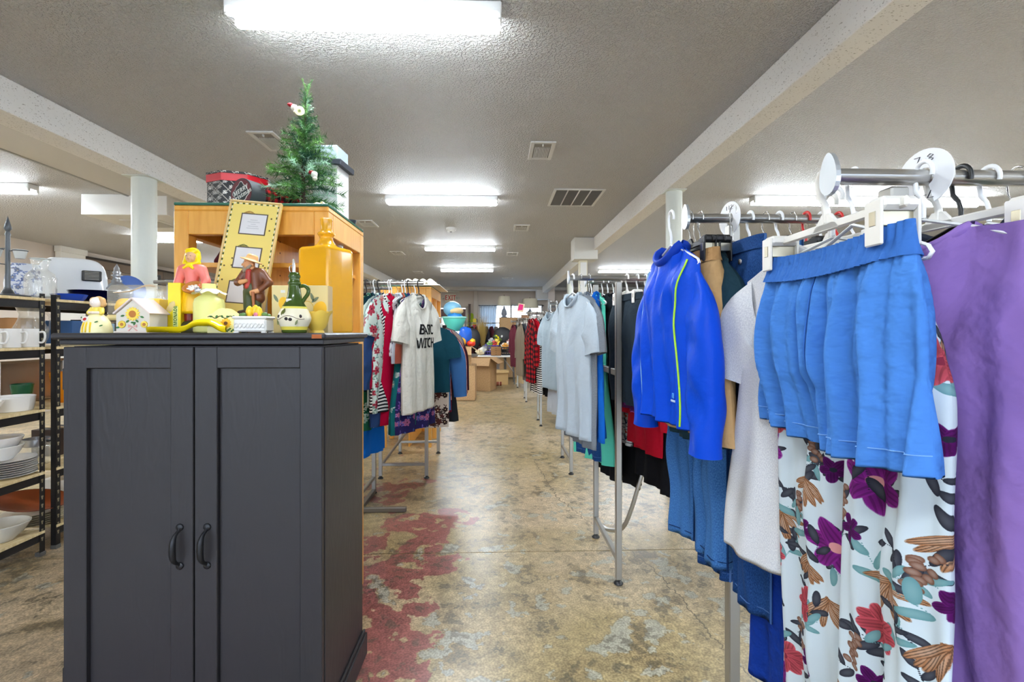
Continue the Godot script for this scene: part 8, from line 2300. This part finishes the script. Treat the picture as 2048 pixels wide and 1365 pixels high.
	obj("bench_top", bx(Vector3(0, 0.73, 0), Vector3(1.3, 0.04, 0.5), 0.004), mat(rgb(120, 116, 110), 0.6), t)
	for s in [-1, 1]: obj("leg", bx(Vector3(s * 0.55, 0.355, 0), Vector3(0.06, 0.71, 0.4), 0.004), mat(rgb(100, 96, 90), 0.6), t)
	t = thing("yellow_blossom", "vase of yellow artificial flowers behind the toys", "flowers", Vector3(-0.02, 0.75, -12.95))
	mb = MB.new(); mb.lathe([Vector2(0, 0), Vector2(0.06, 0), Vector2(0.08, 0.18), Vector2(0.05, 0.3), Vector2(0.06, 0.32), Vector2(0.05, 0.32), Vector2(0, 0.28)], 14); obj("vase", mb, mat(rgb(60, 34, 28), 0.4), t)
	for k in 10:
		mb = MB.new(); mb.blob(Vector3(r.randf_range(-0.02, 0.14), 0.36 + r.randf() * 0.14, r.randf_range(-0.06, 0.08)), Vector3(0.04, 0.035, 0.04), 9, 6, 0.2, k); obj("flower_head", mb, mat(rgb(236, 216, 30) if k % 3 else rgb(90, 110, 50), 0.8), t)
	# mixed heap at the left of the table
	for k in 6:
		t = thing("bundled_goods", "%s bundle heaped at the left end of the folding table" % ["cream paper", "white cloth", "grey plastic", "black plastic", "floral cloth", "brown paper"][k], "bundle", Vector3(-0.42 + 0.07 * k, 0.76 + 0.05 * (k % 3), -12.4 - 0.06 * k), 0.4 * k)
		mb = MB.new(); mb.blob(Vector3(0, 0.06, 0), Vector3(0.11, 0.07, 0.09), 14, 9, 0.25, k * 1.7); obj("bundle_body", mb, mat([rgb(224, 206, 170), rgb(226, 222, 214), rgb(140, 140, 144), rgb(30, 30, 34), rgb(196, 170, 150), rgb(150, 110, 70)][k], 0.8), t)
		obj("tie_band", bx(Vector3(0, 0.065, 0), Vector3(0.03, 0.15, 0.2), 0.01), mat([rgb(190, 170, 130), rgb(180, 180, 176), rgb(90, 90, 94), rgb(60, 60, 64), rgb(150, 110, 100), rgb(110, 80, 50)][k], 0.8), t)
	t = thing("rolled_rug", "rolled patterned red brown rug on the floor before the table", "rug", Vector3(-0.12, 0.0, -12.0), 0.0)
	mb = MB.new(); mb.tube([Vector3(-0.26, 0.05, 0), Vector3(0.26, 0.05, 0)], 0.05, 14); obj("rug_roll", mb, mat(rgb(130, 66, 44), 0.9), t)
	mb = MB.new(); for k in 5: mb.tube(arc(Vector3(-0.2 + k * 0.1, 0.05, 0), 0.051, 0, TAU, 14, Vector3.UP, Vector3.FORWARD), 0.006, 5, false)
	obj("rug_bands", mb, mat(rgb(214, 196, 170), 0.9), t)
	# rack of coats under the far window
	rack("low dark pipe rack of winter coats under the far window", -1.0, 0.36, -14.9, -15.2, [[-14.9, 1.62, -1.15], [-15.2, 1.62, -1.15]], false)
	var list := []
	var cc := [[rgb(40, 40, 46), "black winter coat"], [rgb(70, 40, 46), "aubergine coat"], [rgb(90, 30, 36), "oxblood coat"], [rgb(120, 110, 100), "stone coat"], [rgb(60, 60, 70), "slate winter coat"], [rgb(96, 44, 52), "plum winter coat"], [rgb(180, 170, 160), "putty coat"], [rgb(50, 50, 56), "onyx coat"]]
	for k in 8: list.append([-0.9 + k * 0.15, "coat", fabric(cc[k][0]), cc[k][1], 0.9, 0.3, "white"])
	run_of(-14.9, 1.62, list, -PI / 2, "on the pipe rack under the far window", 0.4)
	# ledge over the far right racks with small goods
	t = thing("wall_ledge", "long narrow ledge with small goods above the far right racks", "shelf", Vector3(1.3, 1.66, -12.9))
	obj("ledge_board", bx(Vector3(0, 0, 0), Vector3(1.5, 0.03, 0.3), 0.003), mat(rgb(120, 90, 60), 0.6), t)
	for s in [-1, 1]: obj("ledge_post", bx(Vector3(s * 0.7, -0.83, 0), Vector3(0.04, 1.64, 0.04), 0.003), mat(rgb(150, 150, 150), 0.4, 0.5), t)
	var goods := [[0.78, rgb(150, 110, 80), "brown wicker basket", 0.2, 0.12], [0.98, rgb(230, 226, 220), "white ceramic dish", 0.12, 0.07], [1.42, rgb(230, 220, 60), "bright yellow tin", 0.24, 0.06], [1.72, rgb(110, 80, 50), "brown wooden crate", 0.3, 0.14], [1.9, rgb(236, 216, 40), "yellow carton", 0.22, 0.1]]
	for k in goods.size():
		t = thing("ledge_item", goods[k][2] + " on the far ledge", "goods", Vector3(goods[k][0], 1.675, -12.88), 0.2 * k)
		obj("goods_body", bx(Vector3(0, goods[k][4] * 0.5, 0), Vector3(goods[k][3], goods[k][4], 0.16), 0.012), mat(goods[k][1], 0.6), t)
		obj("goods_rim", bx(Vector3(0, goods[k][4], 0), Vector3(goods[k][3] + 0.01, 0.012, 0.17), 0.004), mat(goods[k][1].darkened(0.15), 0.6), t)
	t = thing("tall_speaker", "slim dark loudspeaker mounted on the far right rib", "speaker", Vector3(1.72, 1.98, -15.25))
	obj("speaker_box", bx(Vector3(0, 0, 0), Vector3(0.06, 0.28, 0.08), 0.004), mat(rgb(40, 40, 42), 0.5), t)
	obj("speaker_bracket", bx(Vector3(0.03, 0.0, -0.04), Vector3(0.03, 0.06, 0.03), 0.003), mat(rgb(90, 90, 90), 0.4, 0.5), t)

func crate(label: String, pos: Vector3, c: Color, s: Vector3) -> void:
	var t := thing("plastic_crate", label, "crate", pos)
	var m := mat(c, 0.5)
	obj("crate_floor", bx(Vector3(0, 0.005, 0), Vector3(s.x, 0.01, s.z), 0.002), m, t)
	var b := MB.new()
	for y in [0.015, s.y * 0.35, s.y * 0.68, s.y - 0.015]:
		for q in [-1, 1]:
			b.box(Vector3(0, y, q * s.z * 0.5), Vector3(s.x, 0.024, 0.008), 0.002); b.box(Vector3(q * s.x * 0.5, y, 0), Vector3(0.008, 0.024, s.z), 0.002)
	obj("crate_rails", b, m, t)
	for k in 7:
		for q in [-1, 1]: obj("crate_stave", bx(Vector3(-s.x * 0.5 + s.x * k / 6.0, s.y * 0.5, q * s.z * 0.5), Vector3(0.012, s.y, 0.008), 0.002), m, t)

func lamp(label: String, pos: Vector3, base_h: float, r: float, shade_h: float) -> void:
	var t := thing("table_lamp", label, "lamp", pos)
	var b := MB.new(); b.lathe([Vector2(0, 0), Vector2(0.09, 0), Vector2(0.09, 0.02), Vector2(0.05, 0.04), Vector2(0.09, base_h * 0.3), Vector2(0.07, base_h * 0.6), Vector2(0.025, base_h * 0.85), Vector2(0.02, base_h)], 20)
	obj("lamp_base", b, mat(rgb(120, 126, 140), 0.35), t)
	var p := PackedVector3Array()
	for j in 2:
		for i in 73:
			var a := TAU * i / 72.0
			var rr := lerpf(r, r * 0.8, j) * (1.0 + 0.02 * (1 if i % 2 else -1))
			p.append(Vector3(cos(a) * rr, base_h + 0.02 + j * shade_h, -sin(a) * rr))
	b = MB.new(); b.patch(p, 73, 2)
	var m := StandardMaterial3D.new(); m.albedo_color = rgb(220, 212, 190); m.roughness = 0.8; m.backlight_enabled = true; m.backlight = Color(0.5, 0.48, 0.42); m.cull_mode = BaseMaterial3D.CULL_DISABLED
	obj("lamp_shade", b, m, t)
	b = MB.new(); b.blob(Vector3(0, base_h + shade_h + 0.05, 0), Vector3(0.014, 0.02, 0.014), 10, 6); b.tube([Vector3(0, base_h, 0), Vector3(0, base_h + shade_h + 0.04, 0)], 0.005, 6); obj("finial", b, mat(rgb(150, 140, 110), 0.3, 0.7), t)
